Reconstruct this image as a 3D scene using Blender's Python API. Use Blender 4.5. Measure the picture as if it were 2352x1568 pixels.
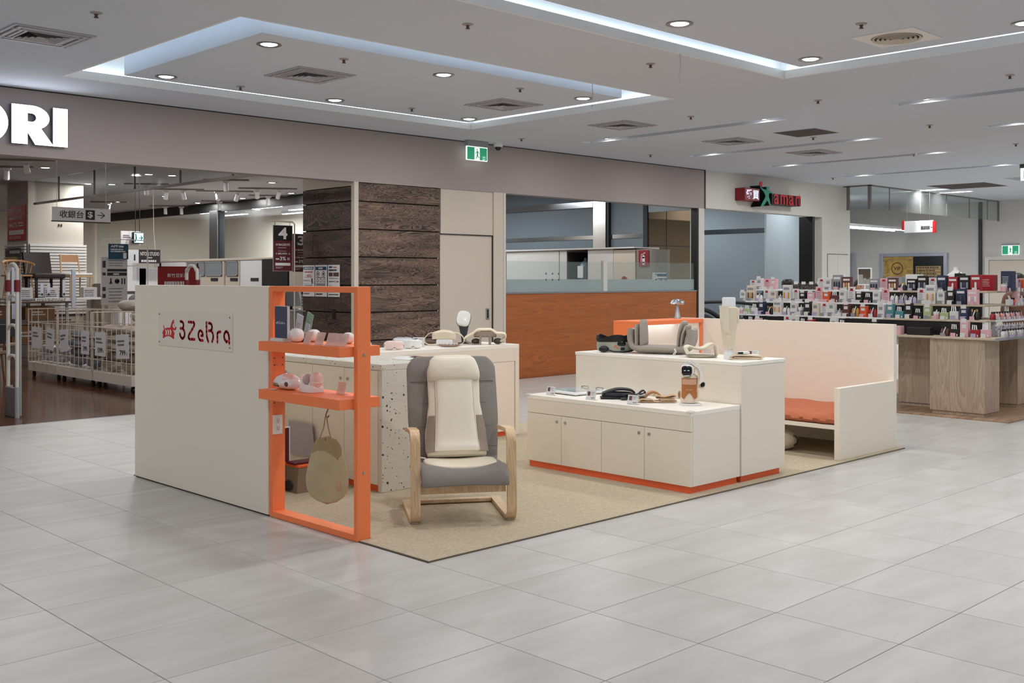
import bpy, bmesh, math, random
from mathutils import Matrix, Vector, Euler
for _o in list(bpy.data.objects): bpy.data.objects.remove(_o)
S = bpy.context.scene
COL = S.collection
PI = math.pi
# ---------------------------------------------------------------- camera
cam_d = bpy.data.cameras.new('camera'); cam = bpy.data.objects.new('camera', cam_d); COL.objects.link(cam)
cam.location = (0, 0, 1.545); cam.rotation_euler = (PI/2, 0, 0.794589 - PI/2)
cam_d.sensor_width = 36; cam_d.lens = 2457.8/2352*36; cam_d.shift_x = -0.0106; cam_d.shift_y = -0.0613
cam_d.clip_end = 200
S.camera = cam
# ---------------------------------------------------------------- world, exposure
W = bpy.data.worlds.new('world'); S.world = W; W.use_nodes = True
W.node_tree.nodes['Background'].inputs[0].default_value = (0.92, 0.95, 1.0, 1)
W.node_tree.nodes['Background'].inputs[1].default_value = 0.35
S.view_settings.view_transform = 'Standard'; S.view_settings.look = 'None'
S.view_settings.gamma = 1; S.view_settings.use_curve_mapping = False
S.view_settings.exposure = 0.0
LAMP_W = 9.2       # watts of one ceiling downlight
CEIL = 3.57
# ---------------------------------------------------------------- materials
def lin(c):
    if isinstance(c, str):
        c = [int(c[i:i+2], 16)/255 for i in (0, 2, 4)]
    return tuple((x/12.92 if x <= 0.04045 else ((x+0.055)/1.055)**2.4) for x in c[:3]) + (1,)
MATS = {}
def mat(name, c, rough=0.5, metal=0.0, spec=0.5, emit=0.0, trans=0.0, alpha=1.0, noise=None, bump=None, coat=0.0, ecol=None):
    """noise=(scale, amount) gives a soft colour variation, bump=(scale, strength) fine relief"""
    if name in MATS: return MATS[name]
    m = bpy.data.materials.new(name); m.use_nodes = True; MATS[name] = m
    nt = m.node_tree; b = nt.nodes['Principled BSDF']
    col = lin(c); b.inputs['Base Color'].default_value = col
    b.inputs['Roughness'].default_value = rough; b.inputs['Metallic'].default_value = metal
    b.inputs['Specular IOR Level'].default_value = spec
    if coat: b.inputs['Coat Weight'].default_value = coat
    if emit:
        b.inputs['Emission Color'].default_value = lin(ecol) if ecol else col
        b.inputs['Emission Strength'].default_value = emit
    if trans:
        b.inputs['Transmission Weight'].default_value = trans
    if alpha < 1:
        b.inputs['Alpha'].default_value = alpha
    if noise or bump:
        tc = nt.nodes.new('ShaderNodeTexCoord')
    if noise:
        n = nt.nodes.new('ShaderNodeTexNoise'); n.inputs['Scale'].default_value = noise[0]; n.inputs['Detail'].default_value = 4
        nt.links.new(tc.outputs['Object'], n.inputs['Vector'])
        r = nt.nodes.new('ShaderNodeMapRange'); r.inputs[1].default_value = 0.3; r.inputs[2].default_value = 0.7
        r.inputs[3].default_value = 1-noise[1]; r.inputs[4].default_value = 1+noise[1]
        nt.links.new(n.outputs['Fac'], r.inputs[0])
        v = nt.nodes.new('ShaderNodeVectorMath'); v.operation = 'SCALE'; v.inputs[0].default_value = col[:3]
        nt.links.new(r.outputs[0], v.inputs['Scale']); nt.links.new(v.outputs[0], b.inputs['Base Color'])
    if bump:
        n = nt.nodes.new('ShaderNodeTexNoise'); n.inputs['Scale'].default_value = bump[0]; n.inputs['Detail'].default_value = 3
        nt.links.new(tc.outputs['Object'], n.inputs['Vector'])
        bp = nt.nodes.new('ShaderNodeBump'); bp.inputs['Strength'].default_value = bump[1]; bp.inputs['Distance'].default_value = 0.004
        nt.links.new(n.outputs['Fac'], bp.inputs['Height']); nt.links.new(bp.outputs[0], b.inputs['Normal'])
    return m
def glass(name, c, rough=0.02, fac=0.12):
    """thin pane: mostly see-through, a little of the tint and a Fresnel reflection"""
    if name in MATS: return MATS[name]
    m = bpy.data.materials.new(name); m.use_nodes = True; MATS[name] = m
    nt = m.node_tree; nt.nodes.clear()
    out = nt.nodes.new('ShaderNodeOutputMaterial')
    tr = nt.nodes.new('ShaderNodeBsdfTransparent'); df = nt.nodes.new('ShaderNodeBsdfDiffuse'); gl = nt.nodes.new('ShaderNodeBsdfGlossy')
    df.inputs[0].default_value = lin(c); gl.inputs['Roughness'].default_value = rough
    tr.inputs[0].default_value = (0.95, 0.97, 0.96, 1)
    m1 = nt.nodes.new('ShaderNodeMixShader'); m2 = nt.nodes.new('ShaderNodeMixShader'); lw = nt.nodes.new('ShaderNodeLayerWeight'); lw.inputs[0].default_value = 0.5
    pw = nt.nodes.new('ShaderNodeMath'); pw.operation = 'POWER'; pw.inputs[1].default_value = 4.0
    ma = nt.nodes.new('ShaderNodeMath'); ma.operation = 'MULTIPLY_ADD'; ma.inputs[1].default_value = 0.5; ma.inputs[2].default_value = 0.025
    m1.inputs[0].default_value = fac
    nt.links.new(tr.outputs[0], m1.inputs[1]); nt.links.new(df.outputs[0], m1.inputs[2])
    nt.links.new(lw.outputs['Facing'], pw.inputs[0]); nt.links.new(pw.outputs[0], ma.inputs[0]); nt.links.new(ma.outputs[0], m2.inputs[0])
    nt.links.new(m1.outputs[0], m2.inputs[1]); nt.links.new(gl.outputs[0], m2.inputs[2])
    nt.links.new(m2.outputs[0], out.inputs[0])
    return m
def wood(name, dark, light, scale, axis='X', rough=0.5, dist=6.0, stretch=0.12, rnd=0.0, contrast=(0.35, 0.7), bands=1.0):
    """long grain: noise pulled out along one axis, with wavy rings"""
    if name in MATS: return MATS[name]
    m = bpy.data.materials.new(name); m.use_nodes = True; MATS[name] = m
    nt = m.node_tree; b = nt.nodes['Principled BSDF']; b.inputs['Roughness'].default_value = rough
    tc = nt.nodes.new('ShaderNodeTexCoord'); mp = nt.nodes.new('ShaderNodeMapping')
    sc = [1, 1, 1]; sc['XYZ'.index(axis)] = stretch; mp.inputs['Scale'].default_value = sc
    oi = nt.nodes.new('ShaderNodeObjectInfo'); ml = nt.nodes.new('ShaderNodeMath'); ml.operation = 'MULTIPLY'; ml.inputs[1].default_value = 37.0
    nt.links.new(oi.outputs['Random'], ml.inputs[0])
    ad = nt.nodes.new('ShaderNodeVectorMath'); ad.operation = 'ADD'
    nt.links.new(tc.outputs['Object'], ad.inputs[0]); nt.links.new(ml.outputs[0], ad.inputs[1])
    nt.links.new(ad.outputs[0], mp.inputs['Vector'])
    n = nt.nodes.new('ShaderNodeTexNoise'); n.inputs['Scale'].default_value = scale; n.inputs['Detail'].default_value = 6; n.inputs['Distortion'].default_value = dist*0.1
    w = nt.nodes.new('ShaderNodeTexNoise'); w.inputs['Scale'].default_value = scale*0.35*bands; w.inputs['Detail'].default_value = 2; w.inputs['Distortion'].default_value = dist
    nt.links.new(mp.outputs[0], n.inputs['Vector']); nt.links.new(mp.outputs[0], w.inputs['Vector'])
    mu = nt.nodes.new('ShaderNodeMath'); mu.operation = 'MULTIPLY'; mu.inputs[1].default_value = 14.0
    fr = nt.nodes.new('ShaderNodeMath'); fr.operation = 'FRACT'
    nt.links.new(w.outputs['Fac'], mu.inputs[0]); nt.links.new(mu.outputs[0], fr.inputs[0])
    mx = nt.nodes.new('ShaderNodeMix'); mx.data_type = 'FLOAT'; mx.inputs[0].default_value = 0.4
    nt.links.new(n.outputs['Fac'], mx.inputs[2]); nt.links.new(fr.outputs[0], mx.inputs[3])
    cr = nt.nodes.new('ShaderNodeValToRGB'); cr.color_ramp.elements[0].position = contrast[0]; cr.color_ramp.elements[1].position = contrast[1]
    cr.color_ramp.elements[0].color = lin(dark); cr.color_ramp.elements[1].color = lin(light)
    nt.links.new(mx.outputs[0], cr.inputs[0]); nt.links.new(cr.outputs[0], b.inputs['Base Color'])
    return m
def terrazzo(name):
    m = bpy.data.materials.new(name); m.use_nodes = True; MATS[name] = m
    nt = m.node_tree; b = nt.nodes['Principled BSDF']; b.inputs['Roughness'].default_value = 0.4
    tc = nt.nodes.new('ShaderNodeTexCoord')
    last = None
    base = nt.nodes.new('ShaderNodeRGB'); base.outputs[0].default_value = lin('DDD8CC'); last = base.outputs[0]
    for sc, thr, cols in ((26, 0.17, ('3C2E28', '8A4A2C')), (48, 0.17, ('5A5048', '9A8468')), (90, 0.2, ('B8AC98', 'A89C8C'))):
        nd = nt.nodes.new('ShaderNodeTexNoise'); nd.inputs['Scale'].default_value = sc*1.5
        nt.links.new(tc.outputs['Object'], nd.inputs['Vector'])
        va = nt.nodes.new('ShaderNodeVectorMath'); va.operation = 'MULTIPLY_ADD'; va.inputs[1].default_value = (0.018*26/sc,)*3
        nt.links.new(nd.outputs['Color'], va.inputs[0]); nt.links.new(tc.outputs['Object'], va.inputs[2])
        vo = nt.nodes.new('ShaderNodeTexVoronoi'); vo.inputs['Scale'].default_value = sc
        nt.links.new(va.outputs[0], vo.inputs['Vector'])
        sp = nt.nodes.new('ShaderNodeSeparateColor'); nt.links.new(vo.outputs['Color'], sp.inputs[0])
        # chip radius differs from cell to cell; about half of the cells stay empty
        mr = nt.nodes.new('ShaderNodeMapRange'); mr.inputs[1].default_value = 0.45; mr.inputs[2].default_value = 1.0
        mr.inputs[3].default_value = 0.0; mr.inputs[4].default_value = thr*1.6
        nt.links.new(sp.outputs[0], mr.inputs[0])
        lt = nt.nodes.new('ShaderNodeMath'); lt.operation = 'LESS_THAN'
        nt.links.new(vo.outputs['Distance'], lt.inputs[0]); nt.links.new(mr.outputs[0], lt.inputs[1])
        cc = nt.nodes.new('ShaderNodeMix'); cc.data_type = 'RGBA'; cc.inputs[6].default_value = lin(cols[0]); cc.inputs[7].default_value = lin(cols[1])
        gt = nt.nodes.new('ShaderNodeMath'); gt.operation = 'GREATER_THAN'; gt.inputs[1].default_value = 0.7
        nt.links.new(sp.outputs[1], gt.inputs[0]); nt.links.new(gt.outputs[0], cc.inputs[0])
        mx = nt.nodes.new('ShaderNodeMix'); mx.data_type = 'RGBA'
        nt.links.new(lt.outputs[0], mx.inputs[0]); nt.links.new(last, mx.inputs[6]); nt.links.new(cc.outputs[2], mx.inputs[7])
        last = mx.outputs[2]
    nt.links.new(last, b.inputs['Base Color'])
    return m
def floor_mat():
    m = bpy.data.materials.new('porcelain_tile'); m.use_nodes = True; MATS['tile'] = m
    nt = m.node_tree; b = nt.nodes['Principled BSDF']; b.inputs['Roughness'].default_value = 0.34; b.inputs['Specular IOR Level'].default_value = 0.35
    tc = nt.nodes.new('ShaderNodeTexCoord'); oi = nt.nodes.new('ShaderNodeObjectInfo'); mp = nt.nodes.new('ShaderNodeMapping')
    mp.inputs['Scale'].default_value = (0.7, 2.6, 1)
    ge = nt.nodes.new('ShaderNodeNewGeometry')
    nt.links.new(ge.outputs['Position'], mp.inputs['Vector'])
    n = nt.nodes.new('ShaderNodeTexNoise'); n.noise_dimensions = '4D'; n.inputs['Scale'].default_value = 2.2; n.inputs['Detail'].default_value = 5; n.inputs['Distortion'].default_value = 0.6
    mu = nt.nodes.new('ShaderNodeMath'); mu.operation = 'MULTIPLY'; mu.inputs[1].default_value = 30
    nt.links.new(oi.outputs['Random'], mu.inputs[0]); nt.links.new(mu.outputs[0], n.inputs['W']); nt.links.new(mp.outputs[0], n.inputs['Vector'])
    cr = nt.nodes.new('ShaderNodeValToRGB'); cr.color_ramp.elements[0].position = 0.3; cr.color_ramp.elements[1].position = 0.72
    cr.color_ramp.elements[0].color = lin('B9B6B1'); cr.color_ramp.elements[1].color = lin('CAC9C6')
    nt.links.new(n.outputs['Fac'], cr.inputs[0])
    mr = nt.nodes.new('ShaderNodeMapRange'); mr.inputs[3].default_value = 0.95; mr.inputs[4].default_value = 1.03
    nt.links.new(oi.outputs['Random'], mr.inputs[0])
    v = nt.nodes.new('ShaderNodeVectorMath'); v.operation = 'SCALE'
    nt.links.new(cr.outputs[0], v.inputs[0]); nt.links.new(mr.outputs[0], v.inputs['Scale']); nt.links.new(v.outputs[0], b.inputs['Base Color'])
    return m
M = dict(
 tile=floor_mat(), grout=mat('grout', '8E8A84', 0.9), screed=mat('screed', '77736E', 0.9),
 ceil=mat('ceiling_paint', 'CDD2DA', 0.9), white=mat('white_paint', 'E9E6E1', 0.6),
 fascia=mat('taupe_paint', 'A49A97', 0.8), beige=mat('beige_paint', 'CFC4B5', 0.75), wallw=mat('pale_wall_paint', 'D2CFC9', 0.8),
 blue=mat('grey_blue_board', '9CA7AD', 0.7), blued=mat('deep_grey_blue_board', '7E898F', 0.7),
 lam=mat('cream_laminate', 'F2E9DA', 0.45), lamlit=mat('cream_laminate_lit', 'FFFAF0', 0.3),  # second laminate is a paler copy, light from above put into its colour
 orange=mat('orange_laminate', 'FF8850', 0.5, noise=(3, 0.02)), oplinth=mat('orange_plinth', 'F2693A', 0.5),
 carpet=mat('beige_carpet', 'C3B59C', 0.95, spec=0.1, noise=(60, 0.14), bump=(350, 0.7)),
 cedge=mat('carpet_edge', '6B5F50', 0.8), gap=mat('dark_gap', '2E2A27', 0.9),
 chrome=mat('chrome', 'C9CBCD', 0.15, metal=1), steel=mat('brushed_steel', 'B4B6B8', 0.32, metal=1),
 black=mat('black_plastic', '141415', 0.4), blackg=mat('black_gloss', '08080A', 0.08), char=mat('charcoal', '34363A', 0.6),
 red=mat('logo_red', 'CC2C31', 0.5), redp=mat('poster_red', 'C41822', 0.55), dred=mat('dark_red', '5C1620', 0.6),
 wplast=mat('white_plastic', 'EDEEF0', 0.3), wgloss=mat('white_gloss', 'F2F1EE', 0.12, coat=0.5), gplast=mat('grey_plastic', '9A9C9F', 0.4),
 pink=mat('pink_plastic', 'F0D6D0', 0.3), cream=mat('cream_leather', 'EDE4CF', 0.42, bump=(220, 0.15)), creamf=mat('cream_fabric', 'E6D8BF', 0.85, bump=(300, 0.4)),
 grey=mat('grey_fabric', '908B85', 0.95, spec=0.15, noise=(160, 0.12), bump=(420, 0.6)), taupe=mat('taupe_leather', '9A8A7C', 0.5, bump=(200, 0.2)),
 greyf=mat('warm_grey_fabric', 'A0978D', 0.75, bump=(300, 0.25)), birch=wood('birch', 'D6B48A', 'E6CAA4', 9, 'Z', 0.4, 2.0, 0.15),
 oak=wood('sawn_oak', 'A8937E', 'BFAC98', 14, 'Z', 0.6, 1.5, 0.08), oaktop=wood('oak_board_top', 'B5A48E', 'CDBEA8', 10, 'Y', 0.55, 1.5, 0.08),
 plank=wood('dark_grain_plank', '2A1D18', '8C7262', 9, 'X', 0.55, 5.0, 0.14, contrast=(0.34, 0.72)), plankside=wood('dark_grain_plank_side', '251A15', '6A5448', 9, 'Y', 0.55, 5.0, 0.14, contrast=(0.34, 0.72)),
 teak=wood('orange_teak', '9A5426', 'B3662F', 18, 'X', 0.5, 1.5, 0.05, contrast=(0.3, 0.7)),
 parquet=wood('shop_floor_wood', '3E2418', '6E4530', 5, 'X', 0.16, 1.0, 0.1), platform=wood('platform_wood', '94765C', 'B4957A', 5, 'X', 0.5, 1.0, 0.12),
 glow=mat('lamp_glow', 'FFFFFF', emit=14, ecol='FFFBF4'), cove=mat('cove_tube', 'FFFFFF', emit=10, ecol='C6E2FF'), tube=mat('fluorescent', 'FFFFFF', emit=10, ecol='E6F2FF'),
 sign=mat('sign_white_lit', 'FFFFFF', emit=5.0, ecol='EAF0FF'), rust=mat('terracotta_cloth', 'BC7052', 0.9, bump=(60, 0.4), spec=0.2),
 olive=mat('olive_cloth', 'C0B18B', 0.9, bump=(300, 0.4), noise=(8, 0.05)), olived=mat('olive_trim', 'A68F68', 0.85),
 paper=mat('paper', 'E4E3E2', 0.7), ink=mat('ink', '2B2B2E', 0.7), inkg=mat('grey_ink', '77777B', 0.7), navy=mat('navy_board', '454B66', 0.55),
 rubber=mat('black_rubber', '16181B', 0.5), pillow=mat('pillow_beige', 'B6A99B', 0.95, spec=0.1, bump=(80, 0.5)), pillowg=mat('pillow_grey', '7C8088', 0.95, spec=0.1, bump=(80, 0.5)),
 wire=mat('cream_wire', 'D3C4B4', 0.45), glass=glass('clear_glass', 'B7C4C2', 0.02, 0.10), frost=glass('frosted_glass', 'A9B8B8', 0.2, 0.75), smoke=glass('smoke_glass', '9A9C9C', 0.03, 0.09),
 acry=glass('acrylic', 'E8DEDC', 0.03, 0.25), acryp=glass('pink_acrylic', 'F5D3CA', 0.05, 0.6), mirror=mat('bronze_mirror', '8C7C68', 0.03, metal=1),
)
TZ = terrazzo('terrazzo')
# ---------------------------------------------------------------- mesh building
class MB:
    def __init__(s, smooth=False): s.v = []; s.f = []; s.m = Matrix.Identity(4); s.smooth = smooth
    def add(s, vs, fs):
        k = len(s.v); mm = s.m
        s.v += [tuple(mm @ Vector(p)) for p in vs]; s.f += [tuple(i+k for i in f) for f in fs]; return s
    def box(s, x0, x1, y0, y1, z0, z1):
        x0, x1 = sorted((x0, x1)); y0, y1 = sorted((y0, y1)); z0, z1 = sorted((z0, z1))
        return s.add([(x0,y0,z0),(x1,y0,z0),(x1,y1,z0),(x0,y1,z0),(x0,y0,z1),(x1,y0,z1),(x1,y1,z1),(x0,y1,z1)],
            [(0,3,2,1),(4,5,6,7),(0,1,5,4),(1,2,6,5),(2,3,7,6),(3,0,4,7)])
    def rbox(s, x0, x1, y0, y1, z0, z1, r=0.003, seg=1):
        bm = bmesh.new(); bmesh.ops.create_cube(bm, size=1)
        for v in bm.verts: v.co = ((x0+x1)/2+v.co.x*(x1-x0), (y0+y1)/2+v.co.y*(y1-y0), (z0+z1)/2+v.co.z*(z1-z0))
        r = min(r, 0.49*min(abs(x1-x0), abs(y1-y0), abs(z1-z0)))
        bmesh.ops.bevel(bm, geom=list(bm.edges), offset=r, segments=seg, profile=0.5, affect='EDGES')
        return s.frombm(bm)
    def frombm(s, bm):
        bm.verts.index_update(); s.add([v.co[:] for v in bm.verts], [[v.index for v in f.verts] for f in bm.faces]); bm.free(); return s
    def cyl(s, p0, p1, r0, r1=None, n=14, caps=True):
        r1 = r0 if r1 is None else r1; p0 = Vector(p0); p1 = Vector(p1); d = (p1-p0).normalized()
        a = d.orthogonal().normalized(); b = d.cross(a); vs = []
        for p, r in ((p0, r0), (p1, r1)):
            vs += [p + (a*math.cos(t)+b*math.sin(t))*r for t in (2*PI*i/n for i in range(n))]
        fs = [(i, (i+1) % n, n+(i+1) % n, n+i) for i in range(n)]
        if caps: fs += [tuple(range(n))[::-1], tuple(range(n, 2*n))]
        return s.add(vs, fs)
    def tube(s, pts, r, n=8, closed=False, flat=1.0):
        P = [Vector(p) for p in pts]; N = len(P); rings = []; up = None
        for i, p in enumerate(P):
            if closed: d = P[(i+1) % N]-P[i-1]
            else: d = P[min(i+1, N-1)]-P[max(i-1, 0)]
            d.normalize()
            if up is None: a = d.orthogonal().normalized()
            else:
                a = up - d*up.dot(d)
                a = a.normalized() if a.length > 1e-6 else d.orthogonal().normalized()
            up = a; b = d.cross(a); rr = r[i] if isinstance(r, (list, tuple)) else r
            rings.append([p+(a*math.cos(t)+b*math.sin(t)*flat)*rr for t in (2*PI*k/n for k in range(n))])
        return s.loft(rings, closed)
    def loft(s, rings, closed=False, caps=True):
        n = len(rings[0]); vs = [p for r in rings for p in r]; fs = []; N = len(rings)
        for i in range(N if closed else N-1):
            j = (i+1) % N
            fs += [(i*n+k, i*n+(k+1) % n, j*n+(k+1) % n, j*n+k) for k in range(n)]
        if caps and not closed: fs += [tuple(range(n))[::-1], tuple(range((N-1)*n, N*n))]
        return s.add(vs, fs)
    def lathe(s, prof, c=(0, 0, 0), n=24, sx=1, sy=1):
        rings = [[(c[0]+max(r, 1e-4)*sx*math.cos(2*PI*k/n), c[1]+max(r, 1e-4)*sy*math.sin(2*PI*k/n), c[2]+z) for k in range(n)] for r, z in prof]
        return s.loft(rings)
    def prism(s, poly, o, u, v, d):
        """2-D polygon in the plane (o,u,v), extruded by vector d"""
        o = Vector(o); u = Vector(u); v = Vector(v); d = Vector(d); n = len(poly)
        a = [o+u*x+v*y for x, y in poly]
        return s.add(a+[p+d for p in a], [tuple(range(n)), tuple(range(n, 2*n))[::-1]]+[(i, n+i, n+(i+1) % n, (i+1) % n) for i in range(n)])
    def ell(s, c, rx, ry, rz, n=20, m=12, p=1.0, q=1.0):
        def sg(x, e): return math.copysign(abs(x)**e, x)
        rings = []
        for i in range(m+1):
            a = -PI/2+PI*i/m; ca = sg(math.cos(a), p); sa = sg(math.sin(a), p); ca = max(ca, 1e-3)
            rings.append([(c[0]+rx*ca*sg(math.cos(t), q), c[1]+ry*ca*sg(math.sin(t), q), c[2]+rz*sa) for t in (2*PI*k/n for k in range(n))])
        return s.loft(rings)
    def sheet(s, grid, th):
        """grid[i][j] of points, thickened by th (number or [i][j] offsets) along the local normal"""
        R = len(grid); Cn = len(grid[0]); g = [[Vector(p) for p in r] for r in grid]; nr = []
        for i in range(R):
            for j in range(Cn):
                a = g[min(i+1, R-1)][j]-g[max(i-1, 0)][j]; b = g[i][min(j+1, Cn-1)]-g[i][max(j-1, 0)]
                c = a.cross(b); c = c.normalized() if c.length > 1e-9 else Vector((0, 0, 1)); nr.append(c)
        top = []; bot = []
        for i in range(R):
            for j in range(Cn):
                t = th[i][j] if isinstance(th, list) else th
                top.append(g[i][j]+nr[i*Cn+j]*t/2); bot.append(g[i][j]-nr[i*Cn+j]*t/2)
        K = R*Cn; fs = []
        for i in range(R-1):
            for j in range(Cn-1):
                a = i*Cn+j; fs.append((a, a+Cn, a+Cn+1, a+1)); fs.append((K+a, K+a+1, K+a+Cn+1, K+a+Cn))
        for j in range(Cn-1):
            fs.append((j, j+1, K+j+1, K+j)); a = (R-1)*Cn+j; fs.append((a+1, a, K+a, K+a+1))
        for i in range(R-1):
            a = i*Cn; fs.append((a+Cn, a, K+a, K+a+Cn)); a = i*Cn+Cn-1; fs.append((a, a+Cn, K+a+Cn, K+a))
        return s.add(top+bot, fs)
    def stroke(s, pts, r, o, u, v, d, n=10):
        """round-ended 2-D brush stroke lying in plane (o,u,v), thickness vector d"""
        for i, (x, y) in enumerate(pts):
            rr = r[i] if isinstance(r, (list, tuple)) else r
            s.prism([(x+rr*math.cos(2*PI*k/n), y+rr*math.sin(2*PI*k/n)) for k in range(n)], o, u, v, d)
            if i:
                x0, y0 = pts[i-1]; r0 = r[i-1] if isinstance(r, (list, tuple)) else r
                L = math.hypot(x-x0, y-y0)
                if L < 1e-6: continue
                nx, ny = -(y-y0)/L, (x-x0)/L
                s.prism([(x0+nx*r0, y0+ny*r0), (x0-nx*r0, y0-ny*r0), (x-nx*rr, y-ny*rr), (x+nx*rr, y+ny*rr)], o, u, v, d)
        return s
def at(x=0, y=0, z=0, rz=0, rx=0, ry=0, sc=1):
    return Matrix.Translation((x, y, z)) @ Euler((rx, ry, rz)).to_matrix().to_4x4() @ Matrix.Scale(sc, 4)
INV = {}
def setp(o, label=None, cat=None, group=None, kind=None):
    if label: o['label'] = label
    if cat: o['category'] = cat
    if group: o['group'] = group
    if kind: o['kind'] = kind
    return o
def thing(name, label, cat, loc=(0, 0, 0), rz=0, group=None):
    o = bpy.data.objects.new(name, None); COL.objects.link(o); o.empty_display_size = 0.05
    o.location = loc; o.rotation_euler = (0, 0, rz); setp(o, label, cat, group)
    INV[o.name] = (Matrix.Translation(loc) @ Matrix.Rotation(rz, 4, 'Z')).inverted()
    return o
def obj(name, mb, m, parent=None, world=True, label=None, cat=None, group=None, kind=None, org=None):
    me = bpy.data.meshes.new(name)
    vs = mb.v
    if parent is not None and world and parent.name in INV:
        iv = INV[parent.name]; vs = [tuple(iv @ Vector(p)) for p in vs]
    if org is not None: vs = [(p[0]-org[0], p[1]-org[1], p[2]-org[2]) for p in vs]
    me.from_pydata(vs, [], mb.f); me.materials.append(m)
    bm = bmesh.new(); bm.from_mesh(me); bmesh.ops.recalc_face_normals(bm, faces=bm.faces)
    bm.to_mesh(me); bm.free()
    if mb.smooth:
        me.polygons.foreach_set('use_smooth', [True]*len(me.polygons)); me.set_sharp_from_angle(angle=0.7)
    me.update()
    o = bpy.data.objects.new(name, me); COL.objects.link(o)
    if parent is not None: o.parent = parent; INV[o.name] = INV.get(parent.name, Matrix.Identity(4))
    else: INV[o.name] = Matrix.Identity(4)
    if org is not None: o.location = org; INV[o.name] = Matrix.Translation(org).inverted()
    setp(o, label, cat, group, kind)
    return o
def struct(name, mb, m, label=None):
    return obj(name, mb, m, kind='structure', label=label)
def copy_tree(o, parent=None):
    c = o.copy(); COL.objects.link(c)
    if parent is not None: c.parent = parent
    for ch in list(o.children): copy_tree(ch, c)
    return c
def place(proto, used, loc, rz=0, label=None, group=None, cat=None):
    """first call moves the prototype itself, later calls copy it"""
    o = proto if not used else copy_tree(proto)
    o.location = loc; o.rotation_euler = (0, 0, rz); setp(o, label, cat, group); return o
UX = ((0, -1, 0), (0, 0, 1))      # a face looking towards -X
UY = ((1, 0, 0), (0, 0, 1))       # a face looking towards -Y
TXC = {}
def text(s, o, uv, h, m, parent, width=None, depth=0.001, align='CENTER', bold=0.0, name='lettering', label=None, world=True):
    """flat lettering: baseline origin o, h = cap height, optional total width"""
    key = (s, bold)
    if key not in TXC:
        c = bpy.data.curves.new('t', 'FONT'); c.body = s; c.size = 1; c.offset = bold; c.resolution_u = 2; c.fill_mode = 'FRONT'
        ob = bpy.data.objects.new('t', c); COL.objects.link(ob)
        bpy.context.view_layer.update()
        me = bpy.data.meshes.new_from_object(ob.evaluated_get(bpy.context.evaluated_depsgraph_get()))
        TXC[key] = ([v.co.copy() for v in me.vertices], [tuple(p.vertices) for p in me.polygons])
        bpy.data.objects.remove(ob); bpy.data.meshes.remove(me)
    vs, fs = TXC[key]
    if not vs: return None
    x0 = min(v.x for v in vs); x1 = max(v.x for v in vs); y0 = min(v.y for v in vs); y1 = max(v.y for v in vs)
    k = h/max(y1-y0, 1e-6); kx = k if width is None else width/max(x1-x0, 1e-6)
    ox = {'CENTER': (x0+x1)/2, 'LEFT': x0, 'RIGHT': x1}[align]
    u = Vector(uv[0]); v = Vector(uv[1]); w = u.cross(v).normalized(); o = Vector(o)
    mb = MB(); mb.add([o+u*(p.x-ox)*kx+v*(p.y-y0)*k+w*depth for p in vs], fs)
    return obj(name, mb, m, parent, world, label)
def rows(mb, o, uv, w, h, n, seed=0, fill=0.5, d=0.0008, jag=True):
    """small unreadable print: n rows of short dashes inside a w x h field"""
    rg = random.Random(seed); u = Vector(uv[0]); v = Vector(uv[1]); nn = u.cross(v).normalized(); o = Vector(o)+nn*d
    hh = h/n*fill
    for i in range(n):
        y = h-(i+0.5)*h/n; x = 0.0
        while x < w*(0.98 if not jag else rg.uniform(0.7, 1)):
            L = rg.uniform(0.03, 0.10)*w
            L = min(L, w-x)
            mb.add([o+u*x+v*(y-hh/2), o+u*(x+L)+v*(y-hh/2), o+u*(x+L)+v*(y+hh/2), o+u*x+v*(y+hh/2)], [(0, 1, 2, 3)])
            x += L+rg.uniform(0.01, 0.03)*w
    return mb
def quad(mb, o, uv, x0, x1, y0, y1, d=0.0005):
    u = Vector(uv[0]); v = Vector(uv[1]); nn = u.cross(v).normalized(); o = Vector(o)+nn*d
    mb.add([o+u*x0+v*y0, o+u*x1+v*y0, o+u*x1+v*y1, o+u*x0+v*y1], [(0, 1, 2, 3)]); return mb
def area(parent, loc, size, power, col=(1, 0.99, 0.985), shape='DISK', sy=None, rot=(0, 0, 0), spread=PI):
    l = bpy.data.lights.new('area_light', 'AREA'); l.shape = shape; l.size = size; l.energy = power; l.color = col; l.spread = spread
    if sy: l.size_y = sy
    o = bpy.data.objects.new('area_light', l); COL.objects.link(o); o.location = loc; o.rotation_euler = rot
    if parent is not None:
        o.parent = parent; o.location = INV[parent.name] @ Vector(loc)
    return o
def grid_holes(mb, X0, X1, Y0, Y1, z0, z1, holes):
    """a slab with rectangular openings"""
    xs = sorted({X0, X1, *[h[0] for h in holes], *[h[1] for h in holes]}); ys = sorted({Y0, Y1, *[h[2] for h in holes], *[h[3] for h in holes]})
    xs = [x for x in xs if X0 <= x <= X1]; ys = [y for y in ys if Y0 <= y <= Y1]
    for i in range(len(xs)-1):
        run = None
        for j in range(len(ys)-1):
            cx = (xs[i]+xs[i+1])/2; cy = (ys[j]+ys[j+1])/2
            hole = any(h[0] < cx < h[1] and h[2] < cy < h[3] for h in holes)
            if not hole:
                if run is None: run = ys[j]
            if (hole or j == len(ys)-2) and run is not None:
                mb.box(xs[i], xs[i+1], run, ys[j] if hole else ys[j+1], z0, z1); run = None
    return mb
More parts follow.
